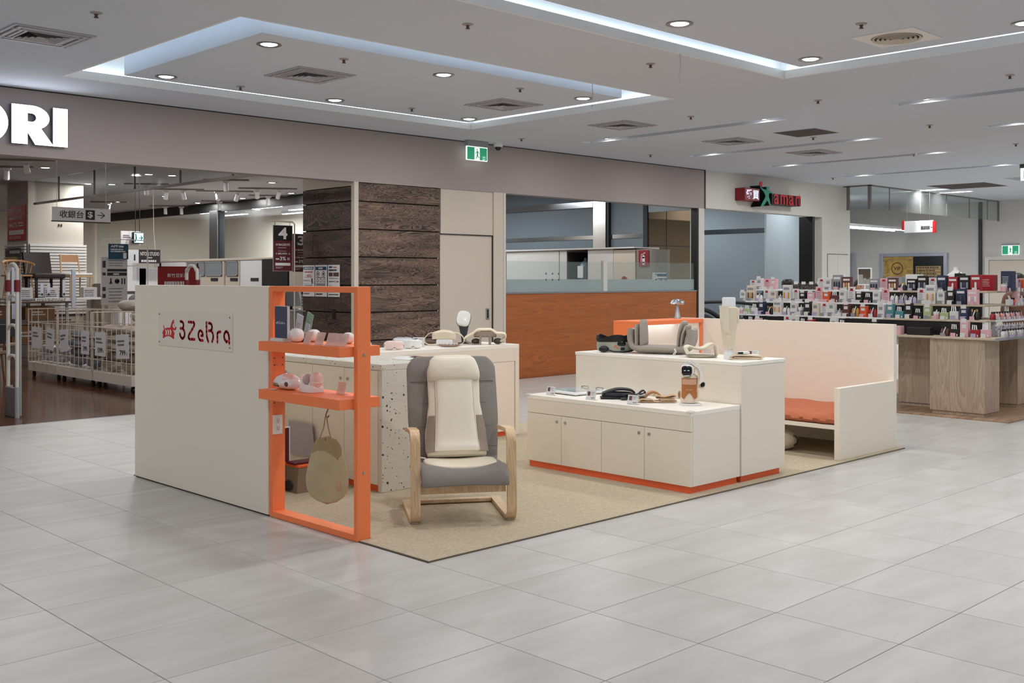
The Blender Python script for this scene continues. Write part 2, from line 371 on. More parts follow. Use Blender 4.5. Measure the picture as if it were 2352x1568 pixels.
# ================================================================ SETTING
# ---- floor of the mall: grout bed with separate 60 cm tiles
GX, GY = 2.508, 4.514
fb = MB(); fb.box(-8, 32, -8, 11.80, -0.06, -0.004)
floor = struct('floor', fb, M['grout'], 'pale grey tiled floor of the mall hall')
tiles = []
CA, SA = math.cos(0.794589), math.sin(0.794589)
for i in range(-18, 50):
    for j in range(-21, 14):
        x0 = GX+0.6*i; y0 = GY+0.6*j; x1 = min(x0+0.6, 32); y1 = min(y0+0.6, 11.80)
        if y1-y0 < 0.05 or x1-x0 < 0.05: continue
        cx, cy = (x0+x1)/2, (y0+y1)/2
        hid = (cx > 3.75 and cx < 9.2 and cy > 4.6 and cy < 8.1) or (cx > 11.7 and cy > 4.6)
        d = cx*CA+cy*SA; r = cx*SA-cy*CA
        vis = d > 3.7 and abs(r) < d*0.5+0.45 and not hid
        tiles.append((0 if vis else 1, d if vis else d+100, x0, x1, y0, y1))
tiles.sort()
tmesh = {}
rest = MB()
for k, (_, d, x0, x1, y0, y1) in enumerate(tiles):
    g = 0.0018
    if k < 300:
        key = (round(x1-x0, 3), round(y1-y0, 3))
        if key not in tmesh:
            tb = MB(); tb.rbox(g, key[0]-g, g, key[1]-g, -0.01, 0, 0.0012)
            t = obj('tile', tb, M['tile'], floor, world=False); tmesh[key] = t
        else:
            t = tmesh[key].copy(); COL.objects.link(t)
        t.parent = floor; t.location = (x0, y0, 0)
    else:
        rest.add([(x0+g, y0+g, 0), (x1-g, y0+g, 0), (x1-g, y1-g, 0), (x0+g, y1-g, 0)], [(0, 1, 2, 3)])
r_ = obj('tile', rest, M['tile'], floor); r_['kind'] = 'stuff'
# ---- shop floors
sf = MB(); sf.box(-2, 18.0, 11.80, 32, -0.06, 0.0); struct('floor_shop', sf, M['parquet'], 'dark glossy wooden floor of the furniture shop')
sf = MB(); sf.box(-2, 10.0, 11.785, 11.80, -0.02, 0.003); struct('trim_1', sf, M['steel'], 'thin metal threshold strip between tiles and shop floor')
sf = MB(); sf.box(18.0, 32, 11.80, 32, -0.06, 0.0); struct('floor_back', sf, M['screed'], 'floor behind the far right hall')
# ---- ceiling of the hall with its coffers and lamp slots
C1 = (4.23, 9.66, 7.43, 10.85); I1 = (4.64, 9.20, 7.79, 10.40)
C2 = (4.05, 9.48, 2.45, 5.88); I2 = (4.46, 9.07, 2.86, 5.45)
C3 = (23.4, 27.6, 6.2, 9.3)
slots = []
for sx in (11.83, 14.40, 16.78, 19.45): slots += [(sx-0.11, sx+0.11, 7.35, 10.72), (sx-0.11, sx+0.11, 2.50, 5.86)]
slots += [(23.7, 23.9, 10.50, 11.15), (24.7, 24.9, 10.4, 11.15), (22.0, 23.3, 7.0, 8.6)]
cb = MB(); grid_holes(cb, -8, 32, -8, 11.85, CEIL, CEIL+0.05, [C1, C2]+slots)
ceiling = struct('ceiling', cb, M['ceil'], 'white plastered hall ceiling with coffers and lamp slots')
dk = MB(); dk.box(-8, 32, -8, 32, 4.1, 4.16); obj('upper_deck', dk, M['ceil'], ceiling)
for (a, b, c, d), (e, f_, g, h) in ((C1, I1), (C2, I2)):
    z1 = 3.95
    lp = MB()                                             # lip, ledge and outer cove wall
    for (x0, x1, y0, y1) in ((a-0.02, a+0.003, c-0.02, d+0.02), (b-0.003, b+0.02, c-0.02, d+0.02), (a, b, c-0.02, c+0.003), (a, b, d-0.003, d+0.02)): lp.box(x0, x1, y0, y1, CEIL-0.001, CEIL+0.082)
    o_ = 0.12
    for (x0, x1, y0, y1) in ((a-o_, a-0.02, c-o_, d+o_), (b+0.02, b+o_, c-o_, d+o_), (a, b, c-o_, c-0.02), (a, b, d+0.02, d+o_)): lp.box(x0, x1, y0, y1, CEIL+0.058, CEIL+0.066)
    for (x0, x1, y0, y1) in ((a-o_-0.02, a-o_, c-o_, d+o_), (b+o_, b+o_+0.02, c-o_, d+o_), (a-o_, b+o_, c-o_-0.02, c-o_), (a-o_, b+o_, d+o_, d+o_+0.02)): lp.box(x0, x1, y0, y1, CEIL+0.06, z1)
    lp.box(a-o_, b+o_, c-o_, d+o_, z1, z1+0.03)
    obj('cove', lp, M['white'], ceiling)
    isl = MB(); isl.box(e, f_, g, h, CEIL, CEIL+0.20); obj('ceiling_panel', isl, M['ceil'], ceiling, label='floating flat panel in the middle of a lit coffer')
    t = MB()
    q = 0.07; zt = CEIL+0.088
    t.cyl((a-q, c, zt), (a-q, d, zt), 0.012, n=8); t.cyl((b+q, c, zt), (b+q, d, zt), 0.012, n=8)
    t.cyl((a, c-q, zt), (b, c-q, zt), 0.012, n=8); t.cyl((a, d+q, zt), (b, d+q, zt), 0.012, n=8)
    obj('cove_light', t, M['cove'], ceiling, label='hidden cool white tubes along the coffer ledge')
for (x0, x1, y0, y1) in slots:
    w = MB(); z1 = CEIL+0.17
    w.box(x0-0.01, x0+0.003, y0, y1, CEIL-0.001, z1); w.box(x1-0.003, x1+0.01, y0, y1, CEIL-0.001, z1); w.box(x0, x1, y0-0.01, y0+0.003, CEIL-0.001, z1); w.box(x0, x1, y1-0.003, y1+0.01, CEIL-0.001, z1)
    w.box(x0, x1, y0, y1, z1, z1+0.01); obj('lamp_slot', w, M['ceil'], ceiling)
# ---- fascia above the shop fronts and the long back wall, plane Y = 11.85
wb = MB(); wb.box(-8, 16.37, 11.85, 12.05, 2.85, CEIL+0.5); struct('wall_back', wb, M['fascia'], 'long taupe fascia above the shop fronts')
wb = MB(); wb.box(-8, 16.37, 11.845, 11.85, CEIL-0.012, CEIL); struct('trim_2', wb, M['gap'], 'dark shadow line between fascia and ceiling')
wb = MB()                                                 # pale wall of the second shop front with its opening
wb.box(16.40, 21.80, 11.85, 12.05, 2.86, CEIL+0.5); wb.box(20.60, 21.80, 11.85, 12.05, 0, 2.86)
struct('wall_right_front', wb, M['wallw'], 'pale wall round the second shop opening')
jb = MB(); jb.box(16.16, 16.20, 11.86, 12.0, 0, 2.85); jb.box(20.26, 20.36, 11.88, 12.2, 0, 2.86); jb.box(16.37, 16.40, 11.84, 12.04, 2.85, CEIL); struct('trim_3', jb, M['black'], 'narrow black jambs of the shop openings')
jb = MB(); jb.box(16.20, 16.37, 11.85, 12.05, 0, 2.85); jb.box(20.36, 20.60, 12.0, 12.2, 0, 2.86); jb.box(11.22, 11.26, 11.84, 12.05, 0, 2.85); struct('trim_4', jb, M['wallw'], 'pale posts between the shop openings')
# small two-leaf hatch in the pale wall
hb = MB(); hb.box(20.83, 21.255, 11.838, 11.85, 0.2, 2.07); hb.box(21.262, 21.70, 11.838, 11.85, 0.2, 2.07); hd = struct('door_2', hb, M['wallw'], 'flush two-leaf service hatch in the pale wall')
hb = MB(); hb.box(20.82, 21.71, 11.846, 11.8505, 0.19, 2.082); obj('joint', hb, M['gap'], hd)
# ---- beige section with the service door
wb = MB(); wb.box(9.99, 11.22, 11.87, 12.05, 2.20, 2.85); wb.box(11.02, 11.22, 11.85, 12.05, 0, 2.85); w2 = struct('wall_service', wb, M['beige'], 'beige wall section round the service door')
db = MB(); db.rbox(9.99, 11.01, 11.885, 11.93, 0.01, 2.185, 0.002); dr = struct('door_1', db, M['beige'], 'plain beige sliding service door')
db = MB(); db.rbox(10.885, 10.955, 11.878, 11.886, 0.93, 1.10, 0.002); pl = obj('door_handle', db, M['steel'], dr, label='recessed steel pull')
db = MB(); db.box(10.907, 10.935, 11.8775, 11.8785, 0.95, 1.08); obj('finger_slot', db, M['black'], pl)
db = MB(); db.box(9.99, 11.02, 11.868, 11.885, 2.186, 2.20); db.box(11.01, 11.02, 11.868, 11.9, 0, 2.2); obj('joint', db, M['gap'], w2)
# ---- dark plank column
cw = MB(); cw.box(8.50, 9.955, 11.90, 13.08, 0, 2.85); column = struct('wall_column', cw, M['gap'], 'square column clad with dark grained planks')
zs = [0.0, 0.325, 0.702, 1.085, 1.456, 1.839, 2.216, 2.593, 2.85]
for k in range(len(zs)-1):
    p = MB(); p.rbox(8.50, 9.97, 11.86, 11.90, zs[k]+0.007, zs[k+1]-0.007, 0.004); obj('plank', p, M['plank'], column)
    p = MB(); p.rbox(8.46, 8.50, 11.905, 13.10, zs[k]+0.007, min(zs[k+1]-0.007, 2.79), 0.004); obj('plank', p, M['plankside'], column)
p = MB(); p.box(8.455, 8.525, 11.845, 11.915, 0, 2.85); obj('corner_strip', p, M['beige'], column, label='pale vertical corner strip')
p = MB(); p.box(8.46, 9.97, 11.9, 13.1, 2.80, 3.45); obj('upper_casing', p, M['beige'], column)
p = MB(); p.rbox(8.452, 8.462, 12.28, 12.36, 0.99, 1.13, 0.002); obj('black_socket', p, M['black'], column)
# ---- shop interior shell
sc_ = MB(); sc_.box(-2, 18.0, 12.05, 32, 3.45, 3.50); struct('ceiling_shop', sc_, M['ceil'], 'white ceiling of the furniture shop')
sw = MB(); sw.box(-2, 18.0, 31.9, 32, 0, 3.45); sw.box(-2.1, -2, 11.85, 32, 0, 3.45); struct('wall_shop_back', sw, M['beige'], 'far beige wall of the furniture shop')
# glazed partition deep in the shop, running away from the hall
pt = MB(); pt.box(13.30, 13.40, 19.0, 31.9, 3.22, 3.45); pt.box(13.28, 13.42, 24.3, 24.6, 0, 3.25); pt.box(13.30, 13.40, 20.0, 20.05, 0, 3.25); part = struct('wall_shop_partition', pt, M['black'], 'glazed partition with black top beam')
pt = MB(); pt.box(13.24, 13.28, 24.35, 24.75, 0, 3.25); obj('mullion', pt, M['steel'], part)
for a, b in ((20.05, 24.3), (24.6, 31.8)):
    pt = MB(); pt.box(13.345, 13.355, a, b, 1.4, 3.22); obj('pane', pt, M['smoke'], part)
dv = MB(); dv.box(13.30, 13.50, 22.0, 31.9, 0, 1.4); struct('wall_shop_low', dv, M['beige'], 'low wall under the glazed partition')
# blue-lit corridor beyond
bw = MB(); bw.box(17.4, 17.5, 19.2, 24.5, 0, 3.45); struct('wall_corridor', bw, M['blue'], 'pale blue corridor wall behind the partition')
bw = MB(); bw.box(17.3, 17.4, 24.5, 31.9, 0, 3.45); struct('wall_corridor_far', bw, M['beige'], 'beige end of the corridor wall')
cm = MB()
for y in (19.8, 20.9, 22.0, 23.0): cm.box(17.38, 17.4, y, y+0.03, 0, 3.45)
struct('trim_5', cm, M['steel'], 'thin joints of the corridor boards')
for k, (x, y0, y1) in enumerate(((14.6, 20.0, 21.2), (14.6, 21.3, 22.6), (15.6, 22.0, 23.3), (15.6, 23.5, 24.8), (14.6, 23.6, 25.0), (16.4, 25.0, 26.4), (16.4, 22.4, 23.6), (15.6, 27, 28.4), (14.6, 26.4, 27.8))):
    t = MB(); t.box(x-0.06, x+0.06, y0, y1, 3.38, 3.45)
    tl = obj('fluorescent_lamp', t, M['wplast'], cat='lamp', label='fluorescent batten on the corridor ceiling, %s counted from the plank column' % ('nearest', 'second', 'third', 'fourth', 'fifth', 'eighth', 'sixth', 'ninth', 'seventh')[k], group='corridor fluorescent battens', org=(x, (y0+y1)/2, 3.38))
    t = MB(); t.box(x-0.05, x+0.05, y0+0.02, y1-0.02, 3.365, 3.381); obj('tube', t, M['tube'], tl)
for x, y in ((15.4, 22.5), (15.4, 27)): area(None, (x, y, 3.35), 2.2, 330, (0.85, 0.93, 1.0), 'SQUARE')
# side walls of the glazed service room (window with the teak counter)
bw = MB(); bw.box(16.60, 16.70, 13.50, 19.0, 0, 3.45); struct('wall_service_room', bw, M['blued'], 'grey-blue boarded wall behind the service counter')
bw = MB(); bw.box(16.60, 18.0, 13.40, 13.5, 0, 3.45); struct('wall_mirror_back', bw, M['char'], 'dark wall behind the bronze mirror')
bw = MB(); bw.box(16.62, 16.70, 12.06, 13.38, 2.86, 3.45); struct('wall_closing', bw, M['blue'], 'short return wall')
st = MB(); st.box(16.58, 16.60, 13.52, 19.0, 2.36, 2.44); struct('trim_6', st, M['chrome'], 'chrome strip across the grey-blue wall')
st = MB(); st.box(16.50, 16.60, 14.40, 14.74, 0, 3.45); struct('trim_7', st, M['chrome'], 'chrome pilaster on the grey-blue wall')
st = MB(); st.box(16.52, 16.60, 14.335, 14.395, 0, 3.45); struct('trim_8', st, M['black'], 'black edge beside the chrome pilaster')
st = MB(); st.box(16.52, 16.595, 14.77, 19, 3.02, 3.14); struct('trim_9', st, M['chrome'], 'upper chrome rail on the grey-blue wall')
mi = MB(); mi.box(16.64, 18.2, 13.385, 13.40, 0, 3.45); struct('window_1', mi, M['mirror'], 'bronze mirror wall reflecting the shop')
mj = MB(); mj.box(17.20, 17.21, 13.38, 13.386, 0, 3.45); mj.box(16.64, 18.0, 13.38, 13.386, 2.2, 2.215); struct('trim_10', mj, M['black'], 'thin black joints of the mirror wall')
# glazing above the shop opening (smoke barrier)
# second shop: blue boarded block seen through the opening
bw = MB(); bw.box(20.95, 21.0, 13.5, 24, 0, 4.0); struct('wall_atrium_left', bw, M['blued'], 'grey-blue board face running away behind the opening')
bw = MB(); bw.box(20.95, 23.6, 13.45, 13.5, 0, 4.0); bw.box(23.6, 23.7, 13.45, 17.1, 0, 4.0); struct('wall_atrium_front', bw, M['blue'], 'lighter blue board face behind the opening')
bw = MB(); bw.box(20.93, 20.95, 13.5, 20, 2.60, 2.70); struct('trim_11', bw, M['chrome'], 'chrome strip on the darker blue face')
bw = MB(); bw.box(18.1, 21.8, 12.05, 30, 3.575, 3.6); struct('ceiling_atrium', bw, M['ceil'], 'ceiling behind the second opening')
# ---- far right: deep bay with back wall
bw = MB(); bw.box(28.5, 28.7, -8, 30, 0, CEIL+0.5); struct('wall_far', bw, M['wallw'], 'far beige wall with the framed notice')
bw = MB(); bw.box(21.8, 28.5, 17.0, 17.1, 0, CEIL+0.5); struct('wall_bay', bw, M['wallw'], 'back wall of the deep bay')
bw = MB(); bw.box(21.8, 28.5, 11.85, 17.0, CEIL, CEIL+0.06); struct('ceiling_bay', bw, M['ceil'], 'ceiling of the deep bay')
bw = MB(); bw.box(28.40, 28.49, 9.9, 11.46, 0, 2.02); bw2 = struct('door_3', bw, M['beige'], 'beige double door in the far wall')
bw = MB(); bw.box(28.38, 28.5, 11.47, 11.57, 0, 2.12); bw.box(28.38, 28.5, 9.7, 11.47, 2.03, 2.12); obj('door_frame', bw, M['wallw'], bw2)
bw = MB(); bw.box(28.44, 28.50, 11.68, 11.76, 0, CEIL); struct('trim_12', bw, M['black'], 'black vertical joint in the far wall')
# ================================================================ CEILING FITTINGS
def make_downlight():
    t = thing('downlight', None, 'ceiling light')
    m = MB(True); m.lathe([(0.070, 0.0), (0.105, -0.002), (0.108, -0.008), (0.098, -0.012), (0.074, -0.006), (0.070, 0.0)], n=28); obj('trim_ring', m, M['steel'], t)
    m = MB(True); m.lathe([(0.0, -0.010), (0.055, -0.010), (0.072, -0.003), (0.072, 0.0)], n=28); obj('lens', m, M['glow'], t)
    return t
DN = make_downlight(); used = False
def dl(x, y, label, z=CEIL, p=1.0, group='ceiling downlights'):
    global used
    o = place(DN, used, (x, y, z), 0, label, group); used = True
    a = area(None, (x, y, z-0.03), 0.14, LAMP_W*p); a.parent = o; a.location = (0, 0, -0.03)
    return o
for x, y, l in ((4.91, 8.13, 'round downlight nearest the corner of the left coffer panel'), (6.88, 8.13, 'round downlight in the middle of the near side of the left coffer panel'), (8.9, 8.10, 'round downlight at the right end of the near side of the left coffer panel'),
    (4.96, 10.15, 'round downlight at the left end of the far side of the left coffer panel'), (6.98, 10.15, 'round downlight in the middle of the far side of the left coffer panel'), (9.01, 10.15, 'round downlight at the far inner corner of the left coffer panel'),
    (6.84, 5.19, 'round downlight near the upper edge of the picture in the right coffer panel'), (8.80, 5.18, 'round downlight at the far corner of the right coffer panel'), (8.78, 3.26, 'round downlight cut by the right edge of the picture')): dl(x, y, l)
for k, (x, y) in enumerate([(4.8, 5.19), (4.8, 3.26), (6.84, 3.26)]+[(x, y) for x in (-3, 0.8) for y in (-3, 0.5, 4, 7.5)]+[(4.5, 0), (8, 0), (11.5, 0), (4.5, -3.5), (8, -3.5), (1.5, 10.2), (-1.5, 10.2), (15, 0), (19, 0)]):
    dl(x, y, 'round downlight above and behind the viewpoint', group='downlights behind the viewpoint')
sn = ('nearest', 'second', 'third', 'farthest')
for i, sx in enumerate((11.83, 14.40, 16.78, 19.45)):
    for y, w in ((10.34, 'far end of the left row'), (7.66, 'near end of the left row'), (5.50, 'far end of the right row'), (2.85, 'near end of the right row')):
        dl(sx, y, 'lamp in the %s ceiling slot, %s' % (sn[i], w), CEIL+0.035, 0.85, 'lamps in the ceiling slots')
for x, y in ((23.8, 10.95), (24.8, 10.75), (22.65, 7.8), (22.3, 4.5), (25.2, 8.0), (25.2, 4.5), (24, 13.6)):  # the lamp inside the bay is added to brighten the far wall
    dl(x, y, 'small distant downlight %s' % {(23.8, 10.95): 'in the short slot before the bay, left one', (24.8, 10.75): 'in the short slot before the bay, right one', (22.65, 7.8): 'in the square recess at the right edge', (22.3, 4.5): 'outside the picture, near right', (25.2, 8.0): 'beyond the square recess', (25.2, 4.5): 'outside the picture, far right', (24, 13.6): 'added to brighten the bay behind the glass barrier'}[(x, y)], CEIL if x not in (23.8, 24.8) else CEIL+0.08, 3.8, 'far right downlights')
def make_vent():
    t = thing('ceiling_vent', None, 'vent')
    m = MB()
    for a, b, z in ((0.325, 0.30, -0.012), (0.28, 0.25, -0.018), (0.225, 0.20, -0.016)):
        for (x0, x1, y0, y1) in ((-a, -b, -a, a), (b, a, -a, a), (-b, b, -a, -b), (-b, b, b, a)): m.box(x0, x1, y0, y1, z, z+0.012)
    obj('outer_frame', m, mat('vent_grey', 'B4B2B7', 0.5), t)
    m = MB(); m.box(-0.30, 0.30, -0.30, 0.30, -0.002, 0); obj('plate', m, MATS['vent_grey'], t)
    m = MB(); m.box(-0.15, 0.15, -0.15, 0.15, -0.0035, -0.0021); obj('dark_throat', m, M['gap'], t)
    for k in range(4):
        a = 0.165-0.038*k
        for s in range(4):
            R = Matrix.Rotation(PI/2*s, 4, 'Z'); m = MB(); m.m = R
            m.add([(-a, -a, -0.022), (a, -a, -0.022), (a-0.022, -a+0.022, -0.004), (-a+0.022, -a+0.022, -0.004)], [(0, 1, 2, 3)])
            m.add([(-a, -a, -0.024), (a, -a, -0.024), (a-0.022, -a+0.022, -0.006), (-a+0.022, -a+0.022, -0.006)], [(0, 1, 2, 3)])
            obj('slat', m, MATS['vent_grey'], t)
    m = MB(); m.box(-0.30, 0.30, -0.19, -0.172, -0.02, -0.006); m.box(-0.30, 0.30, 0.172, 0.19, -0.02, -0.006); m.box(0.172, 0.19, -0.17, 0.17, -0.02, -0.006); m.box(-0.19, -0.172, -0.17, 0.17, -0.02, -0.006); obj('inner_frame', m, MATS['vent_grey'], t)
    return t
VT = make_vent()
vl = ['square louvred air vent in the left coffer panel, left one', 'square louvred air vent in the left coffer panel, right one', 'square air vent just right of the left coffer', 'square air vent between the first two lamp slots', 'square air vent beyond the dark access panel', 'square air vent at the upper left edge of the picture']
for k, (x, y) in enumerate(((5.94, 9.07), (8.56, 9.04), (10.82, 9.15), (13.25, 9.08), (15.36, 8.98), (3.39, 9.18))):
    place(VT, k > 0, (x, y, CEIL), 0, vl[k], 'square ceiling vents')
rv = thing('round_vent', 'round ringed air diffuser in a square plate, upper right', 'vent', (8.53, 4.21, CEIL))
m = MB(); m.box(8.26, 8.80, 3.94, 4.48, CEIL-0.008, CEIL); obj('plate', m, M['white'], rv)
for k in range(5):
    r = 0.20-0.038*k; m = MB(True); m.lathe([(r, -0.008), (r, -0.02-0.002*k), (r-0.02, -0.012), (r-0.02, -0.008)], (8.53, 4.21, CEIL), 32); obj('ring', m, M['beige'], rv)
m = MB(); m.cyl((8.53, 4.21, CEIL-0.0085), (8.53, 4.21, CEIL-0.008), 0.205, n=32); obj('dark_throat', m, M['gap'], rv)
for nm, b, l in (('access_panel', (12.9, 13.52, 7.53, 8.16), 'grey square access panel in the ceiling beside a slot'), ('access_panel', (22.66, 23.9, 9.25, 10.5), 'large dark square opening cover in the far right ceiling')):
    m = MB(); m.box(b[0], b[1], b[2], b[3], CEIL-0.004, CEIL-0.0005); o = obj(nm, m, mat('dark_cover', '4A413D', 0.8), label=l, cat='panel', org=((b[0]+b[1])/2, (b[2]+b[3])/2, CEIL))
    m = MB(); m.box(b[0]-0.02, b[1]+0.02, b[2]-0.02, b[3]+0.02, CEIL-0.002, CEIL-0.0002); obj('rim', m, M['gplast'], o)
sp = thing('sprinkler', None, 'sprinkler')
m = MB(True); m.lathe([(0.0, 0), (0.045, 0), (0.043, -0.007), (0.022, -0.012), (0.0, -0.012)], n=18); obj('rosette', m, mat('sprinkler_rosette', 'A89E98', 0.5), sp)
m = MB(True); m.lathe([(0.0, -0.010), (0.016, -0.010), (0.010, -0.030), (0.018, -0.036), (0.018, -0.040), (0.0, -0.040)], n=14); obj('head', m, mat('sprinkler_brass', '6B4E3E', 0.4, metal=0.6), sp)
SPR = [(3.39, 8.09, 'above the shop letters, top left'), (5.65, 6.38, 'between the two coffers, nearer the left'), (7.92, 6.35, 'between the two coffers, nearer the right'), (7.87, 4.18, 'beside the round diffuser'), (5.73, 8.19, 'in the left coffer panel behind the left vent'), (7.96, 8.15, 'in the left coffer panel near its right end'), (10.85, 8.06, 'right of the left coffer'), (10.82, 11.05, 'just right of the dome camera'), (13.73, 11.01, 'near the pale shop front wall'), (5.77, 10.12, 'in the left coffer panel below the left vent'), (7.96, 9.99, 'in the left coffer panel below the right vent'), (10.91, 4.2, 'at the right edge under the right coffer'), (13.71, 6.31, 'between the two rows of slots, far'), (10.9, 6.32, 'between the two rows of slots, near'), (13.7, 8.02, 'beside the grey access panel'), (19.48, 10.96, 'above the pale wall corner'), (16.69, 7.94, 'at the end of the third slot'), (16.54, 6.28, 'at the far right between slots')]
for k, (x, y, l) in enumerate(SPR): place(sp, k > 0, (x, y, CEIL), 0, 'small brown sprinkler head '+l, 'sprinkler heads')
# dome camera and exit signs
dc = thing('dome_camera', 'white dome security camera with a black bowl beside the exit sign', 'camera', (10.97, 11.70, CEIL))
m = MB(True); m.lathe([(0, 0), (0.07, 0), (0.072, -0.03), (0.06, -0.055), (0, -0.055)], (10.97, 11.70, CEIL)); obj('housing', m, M['wplast'], dc)
m = MB(True); m.lathe([(0.048, -0.053), (0.044, -0.075), (0.028, -0.10), (0, -0.108)], (10.97, 11.70, CEIL)); obj('bowl', m, M['blackg'], dc)
gm = mat('exit_green', '1E9468', emit=0.55); gw = mat('exit_white', 'F0F8F6', emit=0.9)
def exit_sign(o, uv, w, h, label, hang):
    e = thing('exit_sign', label, 'sign', o); u = Vector(uv[0]); v = Vector(uv[1]); n = u.cross(v).normalized(); O = Vector(o)
    m = MB(); m.prism([(-w/2, 0), (w/2, 0), (w/2, h), (-w/2, h)], O, u, v, -n*0.02); obj('glass_plate', m, gw, e)
    m = MB(); quad(m, O, uv, -w/2+0.01, w/2-0.01, 0.01, h-0.012, 0.001); obj('green_face', m, gm, e)
    m = MB(); m.prism([(-w*0.13, 0.0), (w*0.12, -0.0), (w*0.12, h*0.92), (-w*0.13, h*0.92)], O+n*0.002, u, v, n*0.0005); obj('door_symbol', m, gw, e)
    r = MB(); k = h; q = O+n*0.004
    r.stroke([(-0.03*k, 0.78*k), (-0.02*k, 0.79*k)], 0.05*k, q, u, v, n*0.0006)
    r.stroke([(0.0, 0.66*k), (0.02*k, 0.44*k)], 0.06*k, q, u, v, n*0.0006); r.stroke([(0.02*k, 0.44*k), (-0.10*k, 0.14*k)], [0.05*k, 0.03*k], q, u, v, n*0.0006)
    r.stroke([(0.02*k, 0.44*k), (0.08*k, 0.25*k), (0.2*k, 0.22*k)], [0.05*k, 0.03*k, 0.02*k], q, u, v, n*0.0006)
    r.stroke([(-0.02*k, 0.66*k), (-0.10*k, 0.56*k), (-0.17*k, 0.52*k)], 0.025*k, q, u, v, n*0.0006); r.stroke([(0.02*k, 0.66*k), (0.12*k, 0.62*k), (0.17*k, 0.5*k)], 0.025*k, q, u, v, n*0.0006)
    obj('running_figure', r, gm, e)
    text('出口', O+u*w*0.33+v*h*0.22+n*0.002, uv, h*0.13, gw, e); text('EXIT', O+u*w*0.33+v*h*0.06+n*0.002, uv, h*0.1, gw, e)
    m = MB(); m.prism([(-w/2, h), (w/2, h), (w/2, h+hang), (-w/2, h+hang)], O+n*0.02, u, v, -n*0.07); obj('housing', m, M['gplast'], e)
    return e
exit_sign((10.545, 11.70, 3.28), UY, 0.41, 0.205, 'green hanging exit sign with running figure under the fascia edge', 0.08)
exit_sign((28.475, 10.95, 2.17), UX, 0.43, 0.24, 'small green exit sign over the far beige door', 0.04)
# hanging cord pulls under the coffers
for x, y, z, l in ((8.3, 7.43, CEIL+0.01, 'thin looped cable hanging from the left coffer edge'), (7.75, 5.88, CEIL+0.01, 'thin looped cable hanging from the right coffer edge')):
    m = MB(); m.tube([(x, y, z), (x+0.01, y, z-0.12), (x-0.01, y, z-0.22), (x, y, z-0.27), (x+0.015, y, z-0.2), (x+0.01, y, z)], 0.0016, 5); obj('hanging_cable', m, M['gplast'], label=l, cat='cable', org=(x, y, z))
# ================================================================ FASCIA SIGNS
# big lit letters  O R I  (the rest of the word lies outside the picture)
Zb, H_ = 2.972, 0.413
def letter(name, polys, x, label):
    t = thing(name, label, 'sign letter', (x, 11.80, Zb), group='lit shop letters on the fascia')
    f = MB(); s = MB()
    for p in polys:
        f.prism([(a+x, b+Zb) for a, b in p], (0, 11.775, 0), (1, 0, 0), (0, 0, 1), (0, 0.004, 0))
        s.prism([(a+x, b+Zb) for a, b in p], (0, 11.780, 0), (1, 0, 0), (0, 0, 1), (0, 0.068, 0))
    obj('letter_face', f, M['sign'], t); obj('letter_return', s, mat('letter_return', '5E6374', 0.5), t)
def ring(cx, cz, ro, ri, a0=0, a1=2*PI, n=40, kx=1.0):
    out = []
    for i in range(n):
        t0 = a0+(a1-a0)*i/n; t1 = a0+(a1-a0)*(i+1)/n
        out.append([(cx+ro*kx*math.cos(t0), cz+ro*math.sin(t0)), (cx+ro*kx*math.cos(t1), cz+ro*math.sin(t1)), (cx+ri[0]*math.cos(t1), cz+ri[1]*math.sin(t1)), (cx+ri[0]*math.cos(t0), cz+ri[1]*math.sin(t0))])
    return out
letter('sign_letter', [[(0.008, 0), (0.160, 0), (0.160, H_), (0.008, H_)]], 4.460, 'big lit white letter I at the end of the fascia word')
R = [[(0, 0), (0.16, 0), (0.16, H_), (0, H_)]]+ring(0.20, 0.285, 0.128, (0.05, 0.045), -PI/2, PI/2, 16, 1.45)
R += [[(0.16, 0.33), (0.205, 0.33), (0.205, H_), (0.16, H_)], [(0.16, 0.157), (0.205, 0.157), (0.205, 0.24), (0.16, 0.24)], [(0.16, 0.20), (0.20, 0.19), (0.30, 0.175), (0.43, 0.0), (0.24, 0.0), (0.16, 0.13)]]
letter('sign_letter', R, 4.042, 'big lit white letter R on the fascia')
letter('sign_letter', ring(0.215, 0.2065, 0.215, (0.10, 0.10), 0, 2*PI, 48), 3.575, 'big lit white letter O cut by the left edge')
# second shop sign: white characters on a red box, green figure, red letters
xs = thing('shop_sign', 'red and green shop sign with white characters on the pale wall', 'sign', (18.2, 11.80, 3.0))
yb = 11.60
m = MB(); m.rbox(17.36, 17.86, yb+0.02, 11.85, 3.05, 3.29, 0.004); obj('red_box', m, mat('sign_red_box', '6E0A12', 0.4, emit=0.15), xs)
text('愛買', (17.61, yb+0.015, 3.080), UY, 0.18, mat('sign_char', 'D8DCF4', emit=0.9), xs, width=0.44, bold=0.015)
def fig(mb, sh):
    P = lambda pts: [(17.84+a, 3.0+b) for a, b in pts]
    mb.prism(P([(0.0, 0.36), (0.10, 0.30), (0.20, 0.285), (0.34, 0.285), (0.44, 0.25), (0.50, 0.19), (0.40, 0.235), (0.33, 0.22), (0.32, 0.16), (0.36, 0.08), (0.385, 0.0), (0.36, -0.02), (0.30, 0.05), (0.26, 0.08), (0.20, 0.02), (0.12, -0.045), (0.04, -0.05), (0.09, 0.02), (0.19, 0.12), (0.21, 0.17), (0.16, 0.23), (0.06, 0.29)]), (0, sh, 0), (1, 0, 0), (0, 0, 1), (0, 0.01, 0))
    mb.prism(P([(0.24, 0.295), (0.33, 0.295), (0.33, 0.345), (0.24, 0.345)]), (0, sh, 0), (1, 0, 0), (0, 0, 1), (0, 0.01, 0))
m = MB(); P_ = [(a+0.02, b) for a, b in [(0, 0)]]
bk = MB()
